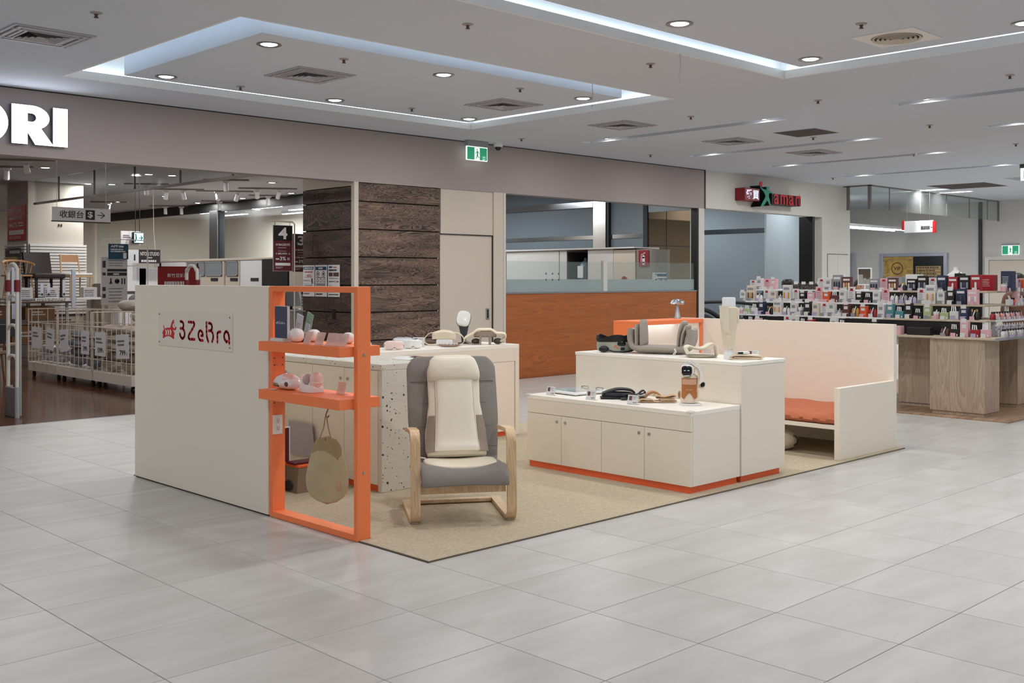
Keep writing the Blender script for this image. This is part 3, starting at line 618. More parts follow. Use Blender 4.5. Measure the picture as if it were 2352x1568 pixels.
for k in range(14): 
    bk.m = Matrix.Translation((0, 0.016*k, 0)); fig(bk, 11.62)
bk.m = Matrix.Identity(4); obj('dark_return', bk, mat('sign_black', '0C1210', 0.5), xs)
m = MB(); fig(m, 11.605); m.m = Matrix.Translation((0, 0, 0)); obj('green_figure', m, mat('sign_green', '0E7F6C', emit=0.12), xs)
m = MB(); m.prism([(17.84, 3.37), (17.92, 3.325), (17.93, 3.43), (17.87, 3.43), (17.85, 3.40)], (0, 11.60, 0), (1, 0, 0), (0, 0, 1), (0, 0.02, 0)); obj('red_hand', m, mat('sign_red', 'A00818', emit=0.25), xs)
mr_ = MATS['sign_red']
for sx, ch, w in ((18.43, 'a', 0.17), (18.71, 'm', 0.27), (18.98, 'a', 0.17), (19.24, 'rt', 0.20)):
    text(ch, (sx, 11.604, 3.02), UY, 0.21 if ch != 'rt' else 0.25, mr_, xs, width=w, bold=0.012, depth=0.0)
m = MB(); m.rbox(18.30, 19.37, 11.62, 11.85, 3.02, 3.225, 0.01); obj('letter_case', m, mat('sign_case', '30060A', 0.5), xs)
# ================================================================ KIOSK: carpet, partitions, counters
cx0, cx1, cy0, cy1 = 3.715, 9.30, 4.515, 8.14
cp = thing('carpet', 'large beige short-pile carpet under the whole kiosk', 'carpet', (6.5, 6.3, 0))
m = MB(); m.box(3.80, cx1, cy0, cy1, 0.0005, 0.009); m.box(cx0, 3.80, cy0, 5.148, 0.0005, 0.009); obj('pile', m, M['carpet'], cp)
m = MB(); m.box(cx0-0.006, cx0, cy0-0.006, cy1, 0.0005, 0.0075); m.box(cx0, cx1, cy0-0.006, cy0, 0.0005, 0.0075); obj('edge_binding', m, M['cedge'], cp)
CZ = 0.009
# ---- logo partition
LOGO_STROKES={
'3' : [[(7.317, 1.233), (7.299, 1.234), (7.279, 1.227), (7.268, 1.211), (7.273, 1.194), (7.283, 1.184), (7.317, 1.183)], [(7.283, 1.183), (7.261, 1.171), (7.251, 1.149), (7.255, 1.128), (7.271, 1.115), (7.287, 1.109), (7.305, 1.116), (7.319, 1.13), (7.324, 1.144)]] ,
'Z' : [[(7.194, 1.233), (7.154, 1.233), (7.115, 1.233), (7.106, 1.221), (7.109, 1.21), (7.138, 1.183), (7.177, 1.15), (7.193, 1.133), (7.193, 1.118), (7.177, 1.11), (7.138, 1.111), (7.103, 1.111)]] ,
'e' : [[(7.006, 1.142), (6.983, 1.142), (6.982, 1.153), (6.993, 1.17), (7.016, 1.178), (7.036, 1.17), (7.047, 1.153), (7.046, 1.135), (7.033, 1.115), (7.016, 1.108), (6.982, 1.109)]] ,
'B' : [[(6.929, 1.238), (6.929, 1.208), (6.928, 1.172), (6.925, 1.139), (6.914, 1.121), (6.903, 1.104)], [(6.896, 1.233), (6.877, 1.234), (6.859, 1.227), (6.849, 1.211), (6.853, 1.194), (6.866, 1.182), (6.896, 1.18)], [(6.863, 1.181), (6.842, 1.168), (6.832, 1.146), (6.835, 1.128), (6.85, 1.106)]] ,
'r' : [[(6.774, 1.105), (6.775, 1.141), (6.775, 1.165), (6.764, 1.175), (6.732, 1.179)]] ,
'a' : [[(6.638, 1.118), (6.65, 1.112), (6.671, 1.126), (6.683, 1.145), (6.678, 1.166), (6.663, 1.181), (6.647, 1.184), (6.629, 1.175), (6.618, 1.158), (6.613, 1.139), (6.612, 1.104)]] ,
}
ZEBRA_BODY= [(7.6, 1.132), (7.599, 1.145), (7.588, 1.16), (7.567, 1.171), (7.543, 1.179), (7.512, 1.182), (7.476, 1.182), (7.467, 1.199), (7.452, 1.224), (7.437, 1.238), (7.424, 1.244), (7.419, 1.241), (7.423, 1.233), (7.418, 1.225), (7.41, 1.218), (7.426, 1.218), (7.439, 1.21), (7.445, 1.2), (7.439, 1.19), (7.419, 1.18), (7.406, 1.18), (7.4, 1.189), (7.391, 1.193), (7.382, 1.19), (7.382, 1.18), (7.39, 1.17), (7.406, 1.166), (7.424, 1.169), (7.439, 1.169), (7.432, 1.161), (7.417, 1.15), (7.41, 1.138), (7.413, 1.13), (7.424, 1.13), (7.418, 1.121), (7.417, 1.109), (7.424, 1.1), (7.439, 1.105), (7.459, 1.113), (7.485, 1.119), (7.512, 1.12), (7.543, 1.116), (7.565, 1.11), (7.579, 1.103), (7.59, 1.101), (7.596, 1.11), (7.593, 1.123), (7.585, 1.13)]
ZEBRA_TAIL= [(7.589, 1.197), (7.583, 1.197), (7.567, 1.173), (7.578, 1.17)]
ZEBRA_STRIPES= [[(7.556, 1.165), (7.545, 1.168), (7.527, 1.154), (7.526, 1.146), (7.536, 1.125), (7.55, 1.124), (7.545, 1.147)], [(7.521, 1.166), (7.509, 1.169), (7.492, 1.155), (7.49, 1.147), (7.501, 1.126), (7.514, 1.126), (7.509, 1.149)], [(7.486, 1.167), (7.475, 1.17), (7.457, 1.157), (7.456, 1.148), (7.466, 1.128), (7.479, 1.127), (7.475, 1.15)]]
ZEBRA_EYE= [(7.414, 1.202)]

def ribbon2(mb, paths, r, X, d):
    for p in paths: mb.stroke([(-y, z) for y, z in p], r, (X, 0, 0), (0, -1, 0), (0, 0, 1), (d, 0, 0))
pn = thing('partition', 'tall cream partition wall with a red zebra logo plate', 'partition', (3.745, 7.1, 0))
m = MB(); m.rbox(3.692, 3.775, 6.125, 8.085, 0.010, 1.497, 0.002); obj('panel', m, M['lam'], pn)
m = MB(); m.box(3.70, 3.765, 6.13, 8.08, 0.0, 0.010); obj('foot', m, M['gap'], pn)
lp_ = MB(); lp_.rbox(3.686, 3.6918, 6.573, 7.671, 1.046, 1.306, 0.001); plate = obj('logo_plate', lp_, mat('plate_acrylic', 'ECE5DA', 0.18), pn, label='clear acrylic plate screwed to the partition')
for y in (7.645, 6.60):
    for z in (1.073, 1.28):
        m = MB(); m.cyl((3.6795, y, z), (3.687, y, z), 0.006, n=12); obj('screw', m, M['chrome'], plate)
for k, (ch, ps) in enumerate(LOGO_STROKES.items()):
    m = MB()
    ribbon2(m, ps, 0.0098, 3.6855, -0.002); obj('logo_letter', m, M['red'], plate)
m = MB(); m.prism([(-y, z) for y, z in ZEBRA_BODY], (3.6855, 0, 0), (0, -1, 0), (0, 0, 1), (-0.0015, 0, 0)); m.prism([(-y, z) for y, z in ZEBRA_TAIL], (3.6855, 0, 0), (0, -1, 0), (0, 0, 1), (-0.0015, 0, 0)); obj('zebra_emblem', m, M['red'], plate, label='small red zebra emblem')
m = MB()
for q in ZEBRA_STRIPES: m.prism([(-y, z) for y, z in q], (3.6839, 0, 0), (0, -1, 0), (0, 0, 1), (-0.0006, 0, 0))
obj('emblem_stripes', m, M['lam'], plate)
m = MB(); y, z = ZEBRA_EYE[0]; m.stroke([(-y, z)], 0.004, (3.6839, 0, 0), (0, -1, 0), (0, 0, 1), (-0.0006, 0, 0)); obj('emblem_eye', m, M['ink'], plate)
# ---- orange open frame
fr = thing('shelf_stand', 'orange open display frame with two projecting shelves beside the partition', 'shelf', (3.745, 5.64, 0))
def board(name, x0, x1, y0, y1, z0, z1, par, m=None, r=0.0015, **k):
    b = MB(); b.rbox(x0, x1, y0, y1, z0, z1, r); return obj(name, b, m or M['orange'], par, **k)
fx0, fx1 = 3.70, 3.795
board('post', fx0, fx1, 5.152, 5.189, 0.002, 1.497, fr); far_post = board('post', fx0, fx1, 6.085, 6.122, 0.002, 1.497, fr)
board('top_rail', fx0, fx1, 5.1895, 6.0845, 1.462, 1.497, fr); board('bottom_rail', fx0, fx1, 5.1895, 6.0845, 0.002, 0.039, fr)
for z0, z1 in ((1.085, 1.145), (0.777, 0.838)):
    sh = board('shelf', 3.598, 3.893, 5.190, 6.084, z0, z1, fr)
m = MB(); m.rbox(3.735, 3.775, 5.20, 6.075, 0.765, 0.776, 0.002); obj('light_rail', m, M['gplast'], fr, label='grey light rail under the lower shelf')
for z in (1.096, 0.401):
    m = MB(True); m.cyl((3.747, 5.1475, z), (3.747, 5.1525, z), 0.008, n=14); obj('screw', m, M['steel'], fr)
for z in (1.03, 0.985, 0.74):
    for x, mm in ((3.715, 'gap'), (3.745, 'steel'), (3.775, 'gap')):
        m = MB(); m.cyl((x, 6.0835, z), (x, 6.0855, z), 0.004, n=10); obj('peg_hole', m, M[mm], fr)
ot = board('wall_outlet', 3.700, 3.772, 6.0775, 6.0848, 0.535, 0.661, fr, mat('outlet_plate', 'EDE7DE', 0.4), 0.002, label='cream double power outlet plate')
for z in (0.622, 0.575):
    m = MB(); m.rbox(3.722, 3.750, 6.0755, 6.0776, z-0.018, z+0.018, 0.006, 2); s_ = obj('socket', m, mat('socket', 'E2D8CE', 0.5), ot)
    m = MB(); m.box(3.7285, 3.7305, 6.0748, 6.0756, z-0.002, z+0.008); m.box(3.7415, 3.7435, 6.0748, 6.0756, z-0.002, z+0.008); m.cyl((3.736, 6.0748, z-0.009), (3.736, 6.0756, z-0.009), 0.003, n=8); obj('slots', m, M['gap'], ot)
m = MB(); m.cyl((3.66, 6.01, 0.8381), (3.66, 6.01, 0.8395), 0.028, n=24); obj('sticker', m, M['paper'], label='white round sticker at the left end of the lower orange shelf', cat='sticker', org=(3.66, 6.01, 0.838))
# ---- speckled cashier counter
def knob(par, p, n, r=0.013):
    m = MB(True); a = Vector(p); nn = Vector(n); m.cyl(a, a+nn*0.008, r, r*0.9, 16); m.cyl(a+nn*0.008, a+nn*0.009, r*0.5, r*0.5, 10); o = obj('lock', m, M['steel'], par)
    m = MB(); m.cyl(a+nn*0.009, a+nn*0.0098, r*0.25, n=8); return o
sp_ = thing('cashier_counter', 'speckled terrazzo cashier counter with white cupboard doors behind the armchair', 'counter', (4.98, 6.86, 0))
m = MB(); m.rbox(4.65, 5.32, 6.18, 7.535, 0.885, 0.930, 0.003); obj('worktop', m, TZ, sp_)
m = MB(); m.rbox(4.65, 5.32, 6.18, 6.225, CZ, 0.8845, 0.003); obj('end_panel', m, TZ, sp_)
m = MB(); m.box(4.668, 5.30, 6.226, 7.53, CZ+0.045, 0.8845); obj('carcass', m, M['lam'], sp_)
m = MB(); m.box(4.672, 5.28, 6.226, 7.53, CZ, CZ+0.045); obj('plinth', m, M['oplinth'], sp_)
for a, b, k in ((6.229, 6.643, 6.60), (6.647, 7.068, 6.69), (7.072, 7.50, 7.45)):
    d_ = board('door', 4.651, 4.668, a, b, CZ+0.05, 0.882, sp_, M['lam'], 0.001); knob(d_, (4.651, k, 0.80), (-1, 0, 0))
# ---- white display counter behind it
wc = thing('display_counter', 'long cream display counter at the back of the kiosk', 'counter', (5.6, 7.83, 0))
m = MB(); m.rbox(3.80, 7.387, 7.575, 8.09, 0.862, 0.900, 0.002); obj('worktop', m, M['lamlit'], wc)
m = MB(); m.rbox(7.335, 7.387, 7.575, 8.09, CZ, 0.8615, 0.002); obj('end_panel', m, M['lam'], wc)
m = MB(); m.box(3.80, 7.334, 7.595, 8.08, CZ+0.045, 0.8615); obj('carcass', m, M['lam'], wc)
m = MB(); m.box(3.80, 7.33, 7.61, 8.06, CZ, CZ+0.045); obj('plinth', m, M['oplinth'], wc)
board('apron', 3.80, 7.3345, 7.576, 7.594, 0.735, 0.8615, wc, M['lam'], 0.001)
for k, (a, b) in enumerate(((5.33, 5.83), (5.833, 6.33), (6.333, 6.87), (6.873, 7.325))):
    d_ = board('door', a, b-0.003, 7.578, 7.5945, CZ+0.05, 0.732, wc, M['lam'], 0.001); knob(d_, ((b-0.045) if k in (0, 2) else (a+0.05), 7.578, 0.66), (0, -1, 0), 0.011)
# ---- low and tall cabinets on the right
lc = thing('low_cabinet', 'low cream display cabinet with four locked doors', 'cabinet', (6.5, 5.44, 0))
m = MB(); m.rbox(6.193, 6.803, 4.598, 6.262, 0.562, 0.595, 0.002); obj('worktop', m, M['lamlit'], lc)
m = MB(); m.box(6.215, 6.803, 4.602, 6.258, CZ+0.055, 0.5615); obj('carcass', m, M['lam'], lc)
board('apron', 6.195, 6.2145, 4.600, 6.260, 0.452, 0.5615, lc, M['lam'], 0.001)
board('side_panel', 6.216, 6.802, 4.5985, 4.6018, CZ+0.05, 0.5615, lc, M['lam'], 0.001)
m = MB(); m.box(6.205, 6.78, 4.615, 6.24, CZ, CZ+0.05); obj('plinth', m, M['oplinth'], lc)
for a, b, k in ((4.600, 5.024, 4.98), (5.028, 5.448, 5.075), (5.452, 5.872, 5.83), (5.876, 6.260, 5.92)):
    d_ = board('door', 6.195, 6.2145, a, b, CZ+0.05, 0.448, lc, M['lam'], 0.001); knob(d_, (6.195, k, 0.40), (-1, 0, 0), 0.012)
for x, y in ((6.203, 4.608), (6.203, 6.25)):
    m = MB(True); m.rbox(x-0.02, x+0.03, y-0.02 if y < 5 else y-0.03, y+0.03 if y < 5 else y+0.02, 0.588, 0.601, 0.005, 2); obj('corner_guard', m, glass('guard', 'F2F0EA', 0.2, 0.5), lc, label='clear soft corner guard')
tc_ = thing('tall_cabinet', 'tall cream display cabinet behind the low cabinet', 'cabinet', (7.1, 5.44, 0))
m = MB(); m.rbox(6.812, 7.412, 4.590, 6.285, CZ+0.05, 0.888, 0.002); obj('carcass', m, M['lam'], tc_)
m = MB(); m.rbox(6.808, 7.416, 4.586, 6.289, 0.8885, 0.915, 0.002); obj('worktop', m, M['lamlit'], tc_)
m = MB(); m.box(6.835, 7.37, 4.615, 6.26, CZ, CZ+0.05); obj('plinth', m, M['oplinth'], tc_)
# ---- bench with side panel and back panel
bn = thing('bench', 'cream bench with high back panel and low side wing', 'bench', (8.8, 6.2, 0))
board('back_panel', 9.215, 9.268, 4.575, 7.02, CZ, 1.130, bn, M['lam'])
board('side_panel', 8.245, 9.2145, 4.575, 4.628, CZ, 0.618, bn, M['lam'])
board('seat_board', 8.25, 9.2145, 4.6285, 6.68, 0.262, 0.298, bn, M['lam'])
board('far_support', 8.26, 9.2145, 6.685, 6.72, CZ, 0.60, bn, M['lam'])
cu = MB(True)
N = 110; g = []
def cush(i, j, top=True):
    return 0
rg = random.Random(5)
rings = []
for i in range(N+1):
    y = 4.635+(6.66-4.635)*i/N; e = min(1, min(i, N-i)/5.0)
    wv = 0.009*math.sin(i*0.83)+0.006*math.sin(i*1.9+1)
    x0 = 8.262-0.003+0.005*math.sin(i*0.61); x1 = 9.205; zt = 0.385+0.004*math.sin(i*0.33)+0.015*(i/N); 
    zt = 0.30+(zt-0.30)*(0.75+0.25*e)
    rings.append([(x0+0.03, y, 0.300), (x0, y, 0.312+wv*0.5), (x0-0.010+wv, y, 0.328), (x0-0.006-wv*0.8, y, 0.346), (x0+0.012, y, zt-0.022+wv*0.5), (x0+0.06, y, zt-0.004), (x0+0.25, y, zt+0.004+wv*0.4), ((x0+x1)/2, y, zt+0.012), (x1-0.1, y, zt), (x1, y, zt-0.04), (x1, y, 0.30)])
cu.loft(rings)
m = obj('seat_cushion', cu, M['rust'], label='terracotta cloth seat cushion with gathered folds on the bench', cat='cushion', org=(8.73, 5.65, 0.30))
# orange niche box
nb = thing('niche_box', 'orange box with a lit cream niche at the end of the bench', 'box', (8.7, 7.0, 0))
board('side', 8.165, 8.195, 6.69, 7.02, CZ, 1.10, nb); board('top', 8.165, 9.212, 6.69, 7.02, 1.1005, 1.125, nb); board('side', 9.190, 9.212, 6.725, 7.02, CZ, 1.10, nb, M['lamlit'])
board('lining', 8.1955, 8.20, 6.725, 6.999, 0.62, 1.0995, nb, M['lamlit']); board('lining', 8.20, 9.189, 6.70, 6.999, 1.090, 1.0995, nb, M['lamlit'])
board('side_edge', 9.200, 9.212, 6.69, 6.724, 0.61, 1.10, nb)
board('back', 8.196, 9.189, 7.0, 7.02, CZ, 1.10, nb, M['lamlit']); board('top_edge', 8.166, 9.211, 6.684, 6.6895, 1.085, 1.125, nb)
for k, z in enumerate((0.60, 0.85)):
    board('inner_shelf', 8.196, 9.189, 6.73, 6.999, z, z+0.012, nb, M['lamlit']) if k == 0 else None
m = MB(); m.box(8.25, 9.15, 6.93, 6.95, 1.085, 1.0995); obj('strip_light', m, mat('strip', 'FFFFFF', emit=3, ecol='EAF3FF'), nb)
area(nb, (8.7, 6.94, 1.08), 0.85, 0.35, (0.9, 0.95, 1), 'RECTANGLE', 0.02)
# ---- mushroom lamp on the box
ml = thing('table_lamp', 'small chrome mushroom table lamp on the orange box', 'lamp', (9.10, 6.935, 1.125))
m = MB(True); m.lathe([(0, 0), (0.036, 0), (0.036, 0.006), (0.030, 0.02), (0.016, 0.12), (0.013, 0.155), (0, 0.155)], (9.10, 6.935, 1.125)); obj('stem', m, M['steel'], ml)
m = MB(True)
rings = []
for r, z in ((0.012, 0.150), (0.070, 0.152), (0.074, 0.158), (0.066, 0.178), (0.045, 0.197), (0.015, 0.206), (0.001, 0.207)):
    rings.append([(9.10+r*(1+0.05*math.cos(12*t)*(r/0.074))*math.cos(t), 6.935+r*(1+0.05*math.cos(12*t)*(r/0.074))*math.sin(t), 1.125+z+0.004*math.cos(12*t)*(r/0.074)) for t in (2*PI*k/72 for k in range(72))])
m.loft(rings); obj('shade', m, M['chrome'], ml, label='fluted chrome dome shade')
# round white appliance under the bench
rb_ = thing('round_appliance', 'rounded cream appliance lying under the bench', 'appliance', (8.42, 5.27, CZ))
m = MB(True); m.ell((8.42, 5.27, CZ+0.096), 0.13, 0.17, 0.096, 28, 18, 0.85, 0.9); obj('body', m, mat('appliance_cream', 'CDBFAE', 0.35), rb_)
m = MB(True); m.tube([(8.41, 5.12, 0.15), (8.40, 5.09, 0.145), (8.40, 5.07, 0.115), (8.40, 5.08, 0.08), (8.41, 5.115, 0.06)], 0.006, 8); obj('handle', m, M['black'], rb_)
text('3ZeBra', (8.289, 5.26, 0.11), UX, 0.014, M['inkg'], rb_)
# ================================================================ ARMCHAIR with massage cushion
AC = (4.445, 5.052, CZ+0.001); AR = math.atan2(-0.549, 0.836)
ac = thing('armchair', 'bentwood armchair in birch with a grey quilted cushion', 'chair', AC, AR)
def bent(name, x0, x1, path, th, mm=None):
    """flat bent strip following a side-view path (y,z), from x0 to x1"""
    n = len(path); out = []; inn = []
    for i, (y, z) in enumerate(path):
        a = path[max(i-1, 0)]; b = path[min(i+1, n-1)]; dy, dz = b[0]-a[0], b[1]-a[1]; L = math.hypot(dy, dz); ny, nz = -dz/L, dy/L
        out.append((y+ny*th/2, z+nz*th/2)); inn.append((y-ny*th/2, z-nz*th/2))
    rings = [[(x0, o[0], o[1]), (x1, o[0], o[1]), (x1, q[0], q[1]), (x0, q[0], q[1])] for o, q in zip(out, inn)]
    b = MB(True); b.loft(rings); return obj(name, b, mm or M['birch'], ac, world=False)
def arc(cy, cz, r, a0, a1, n=8): return [(cy+r*math.cos(math.radians(a0+(a1-a0)*i/n)), cz+r*math.sin(math.radians(a0+(a1-a0)*i/n))) for i in range(n+1)]
side = [(0.66, 0.017), (0.40, 0.015)]+arc(0.075, 0.085, 0.07, -90, -180)+[(0.012, 0.25), (0.022, 0.40)]+arc(0.105, 0.492, 0.075, 182, 95)+[(0.30, 0.555), (0.46, 0.535)]
for s in (-1, 1):
    a, b = (s*0.335, s*0.275); bent('side_frame', min(a, b), max(a, b), side, 0.026)
    m = MB(); m.box(min(a, b)+0.01, max(a, b)-0.01, 0.055, 0.10, -0.001, 0.005); obj('foot_pad', m, M['wplast'], ac, world=False)
m = MB(); m.rbox(-0.275, 0.275, 0.045, 0.068, 0.180, 0.248, 0.003); obj('front_rail', m, M['birch'], ac, world=False)
m = MB(); m.rbox(-0.275, 0.275, 0.60, 0.655, 0.006, 0.030, 0.003); obj('rear_floor_rail', m, M['birch'], ac, world=False)
# cantilever seat frame: two slim bent strips below the cushion
prof = [(-0.012, 0.248), (-0.008, 0.275), (0.045, 0.292), (0.12, 0.288), (0.25, 0.280), (0.38, 0.272), (0.44, 0.280), (0.475, 0.32), (0.51, 0.42), (0.57, 0.60), (0.635, 0.78), (0.70, 0.93), (0.725, 0.975)]
def smooth(path, n):
    """Catmull-Rom through the side profile"""
    P = [path[0]]+list(path)+[path[-1]]; out = []
    for i in range(1, len(P)-2):
        for k in range(n):
            t = k/n; a, b, c, d = P[i-1], P[i], P[i+1], P[i+2]
            out.append(tuple(0.5*((2*b[j])+(-a[j]+c[j])*t+(2*a[j]-5*b[j]+4*c[j]-d[j])*t*t+(-a[j]+3*b[j]-3*c[j]+d[j])*t**3) for j in range(len(a))))
    out.append(tuple(path[-1])); return out
SP = smooth(prof, 5)
for s in (-1, 1): bent('seat_strip', s*0.23-0.02, s*0.23+0.02, [(y+0.028*(1 if z > 0.3 and y > 0.47 else 0), z-0.04*(0 if y > 0.47 else 1)) for y, z in prof[2:]], 0.014)
def pad(profile, half, thick, nx, sag=None, off=0.0, quilt=None, edge=0.35):
    """upholstered sheet along a side profile; half(t) half width, thick(t,u) thickness"""
    L = [0]
    for i in range(1, len(profile)): L.append(L[-1]+math.hypot(profile[i][0]-profile[i-1][0], profile[i][1]-profile[i-1][1]))
    G = []; T = []
    for i, (y, z) in enumerate(profile):
        t = L[i]/L[-1]; a = profile[max(i-1, 0)]; b = profile[min(i+1, len(profile)-1)]
        dy, dz = b[0]-a[0], b[1]-a[1]; q = math.hypot(dy, dz); ny, nz = -dz/q, dy/q
        row = []; tr = []; h = half(t)
        for k in range(nx+1):
            u = -1+2*k/nx; su = math.copysign(1-(1-abs(u))**1.5, u); e = max(0.0, 1-abs(su)**6)**0.5
            o = off+(sag(t, su) if sag else 0)
            row.append((su*h, y+ny*o, z+nz*o)); te = thick(t, su)*(edge+(1-edge)*e)
            if i in (0, len(profile)-1): te *= 0.45
            elif i in (1, len(profile)-2): te *= 0.8
            tr.append(te)
        G.append(row); T.append(tr)
    b = MB(True); b.sheet(G, T); return b
qs = (0.30, 0.44, 0.58, 0.72, 0.86)
def gh(t): 
    return 0.275 if t < 0.30 else 0.275+0.03*min(1, (t-0.3)/0.35) if t < 0.93 else 0.305-0.06*((t-0.93)/0.07)**2
def gt(t, u):
    k = 0.062
    for q in qs:
        if abs(t-q) < 0.012: k *= 0.72
    return k
obj('cushion', pad(SP, gh, gt, 22, lambda t, u: (0.035*u*u-0.012 if t < 0.25 else 0.0), 0.03), M['grey'], ac, world=False)
LSP = [0]
for i in range(1, len(SP)): LSP.append(LSP[-1]+math.hypot(SP[i][0]-SP[i-1][0], SP[i][1]-SP[i-1][1]))
for q in (0.50, 0.62, 0.74, 0.86):
    i = min(range(len(SP)), key=lambda k: abs(LSP[k]/LSP[-1]-q)); a, b_ = SP[i-1], SP[i+1]; dy, dz = b_[0]-a[0], b_[1]-a[1]; L_ = math.hypot(dy, dz)
    m = MB(True); m.tube([(x, SP[i][0]-dz/L_*(0.0605-0.010*(abs(x)/0.28)**6), SP[i][1]+dy/L_*(0.0605-0.010*(abs(x)/0.28)**6)) for x in [-0.285+0.57*k/16 for k in range(17)]], 0.0022, 5); obj('seam', m, mat('seam_grey', '5F5D5B', 0.9), ac, world=False)
mc = thing('massage_cushion', 'cream leather massage cushion with headrest pad laid on the grey armchair', 'massager', AC, AR)
bp_ = [(0.405, 0.318), (0.465, 0.40), (0.515, 0.52), (0.56, 0.655), (0.61, 0.79), (0.655, 0.915), (0.68, 0.97)]
BP = smooth(bp_, 6)
def bh(t):
    pts = [(0, 0.195), (0.08, 0.205), (0.25, 0.203), (0.42, 0.185), (0.56, 0.172), (0.70, 0.174), (0.85, 0.176), (0.95, 0.155), (1, 0.12)]
    for (a, x), (b, y) in zip(pts, pts[1:]):
        if t <= b: 
            k = (t-a)/(b-a); k = k*k*(3-2*k); return x+(y-x)*k
    return 0.12
obj('back_shell', pad(BP, bh, lambda t, u: 0.075, 24, None, 0.085), M['cream'], mc, world=False)
BP2 = BP[1:-3]
def ch(t):
    return 0.142-0.020*min(1, t/0.5)**1.2
obj('centre_panel', pad(BP2, ch, lambda t, u: 0.035, 20, None, 0.125), mat('cream_leather_light', 'F1E9D6', 0.36, bump=(180, 0.12)), mc, world=False, label='smooth raised centre panel')
# piping round the centre panel
def along(profile, xs, off):
    out = []
    for i, (y, z) in enumerate(profile):
        a = profile[max(i-1, 0)]; b = profile[min(i+1, len(profile)-1)]; dy, dz = b[0]-a[0], b[1]-a[1]; q = math.hypot(dy, dz)
        out.append((xs(i/(len(profile)-1)), y-dz/q*off, z+dy/q*off))
    return out
for s in (-1, 1):
    m = MB(True); m.tube(along(BP2, lambda t: s*(ch(t)+0.004), 0.130), 0.0035, 6); obj('piping', m, M['cream'], mc, world=False)
# taupe side patches at the bottom
for s in (-1, 1):
    n = 10; G = []
    for i in range(n+1):
        t = i/n; idx = int(1+t*(len(BP)*0.40)); y, z = BP[idx]; a = BP[idx-1]; b = BP[idx+1]; dy, dz = b[0]-a[0], b[1]-a[1]; q = math.hypot(dy, dz)
        xo = 0.206-0.018*t*t; xi = 0.148-0.008*t
        if t > 0.75: xo = xo-(xo-xi-0.005)*((t-0.75)/0.25)*0.2
        G.append([(s*(xi+(xo-xi)*k/4), y-dz/q*(0.124-0.010*k/4*k/4), z+dy/q*(0.124-0.010*k/4*k/4)) for k in range(5)])
    m = MB(True); m.sheet(G, 0.006); obj('side_patch', m, M['taupe'], mc, world=False, label='taupe leather side patch')
# headrest pillow
m = MB(True); m.m = Matrix.Translation((0, 0.530, 0.925)) @ Matrix.Rotation(math.radians(-20), 4, 'X'); rings = []
for i in range(15):
    a = -PI/2+PI*i/14; zz = 0.083*math.sin(a); c = max(math.cos(a), 0.02)**0.55; w = 0.172-0.018*math.sin(a)
    rings.append([(w*math.copysign(abs(math.cos(t))**0.6, math.cos(t))*(0.75+0.25*c), 0.045*c*math.copysign(abs(math.sin(t))**0.8, math.sin(t)), zz) for t in (2*PI*k/36 for k in range(36))])
m.loft(rings); hp = obj('headrest_pad', m, M['cream'], mc, world=False)
text('3ZeBra', (0.0, 0.486, 0.935), ((1, 0, 0), (0, math.sin(math.radians(20)), math.cos(math.radians(20)))), 0.022, mat('pale_print', 'FBF7EC', 0.3), mc, width=0.13, world=False, depth=0.012)
# seat pad of the massager
rings = []
m = MB(True)
for z, k in ((0.315, 0.93), (0.319, 1.0), (0.340, 1.0), (0.348, 0.97), (0.351, 0.90), (0.352, 0.5), (0.352, 0.02)):
    ring_ = []
    for q in range(48):
        t = 2*PI*q/48; x = 0.235*math.copysign(abs(math.cos(t))**0.55, math.cos(t)); yy = 0.17*math.copysign(abs(math.sin(t))**0.8, math.sin(t))
        ring_.append((x*k, 0.20+yy*k, z+0.02*((x*k)/0.235)**2+0.12*(0.27-0.27-yy*k)*0))
    rings.append(ring_)
m.loft(rings); obj('seat_pad', m, M['cream'], mc, world=False)
m = MB(True); m.tube([(-0.22, 0.22, 0.378), (-0.27, 0.24, 0.385), (-0.30, 0.30, 0.36), (-0.31, 0.36, 0.30)], 0.005, 6); obj('cable', m, M['cream'], mc, world=False)
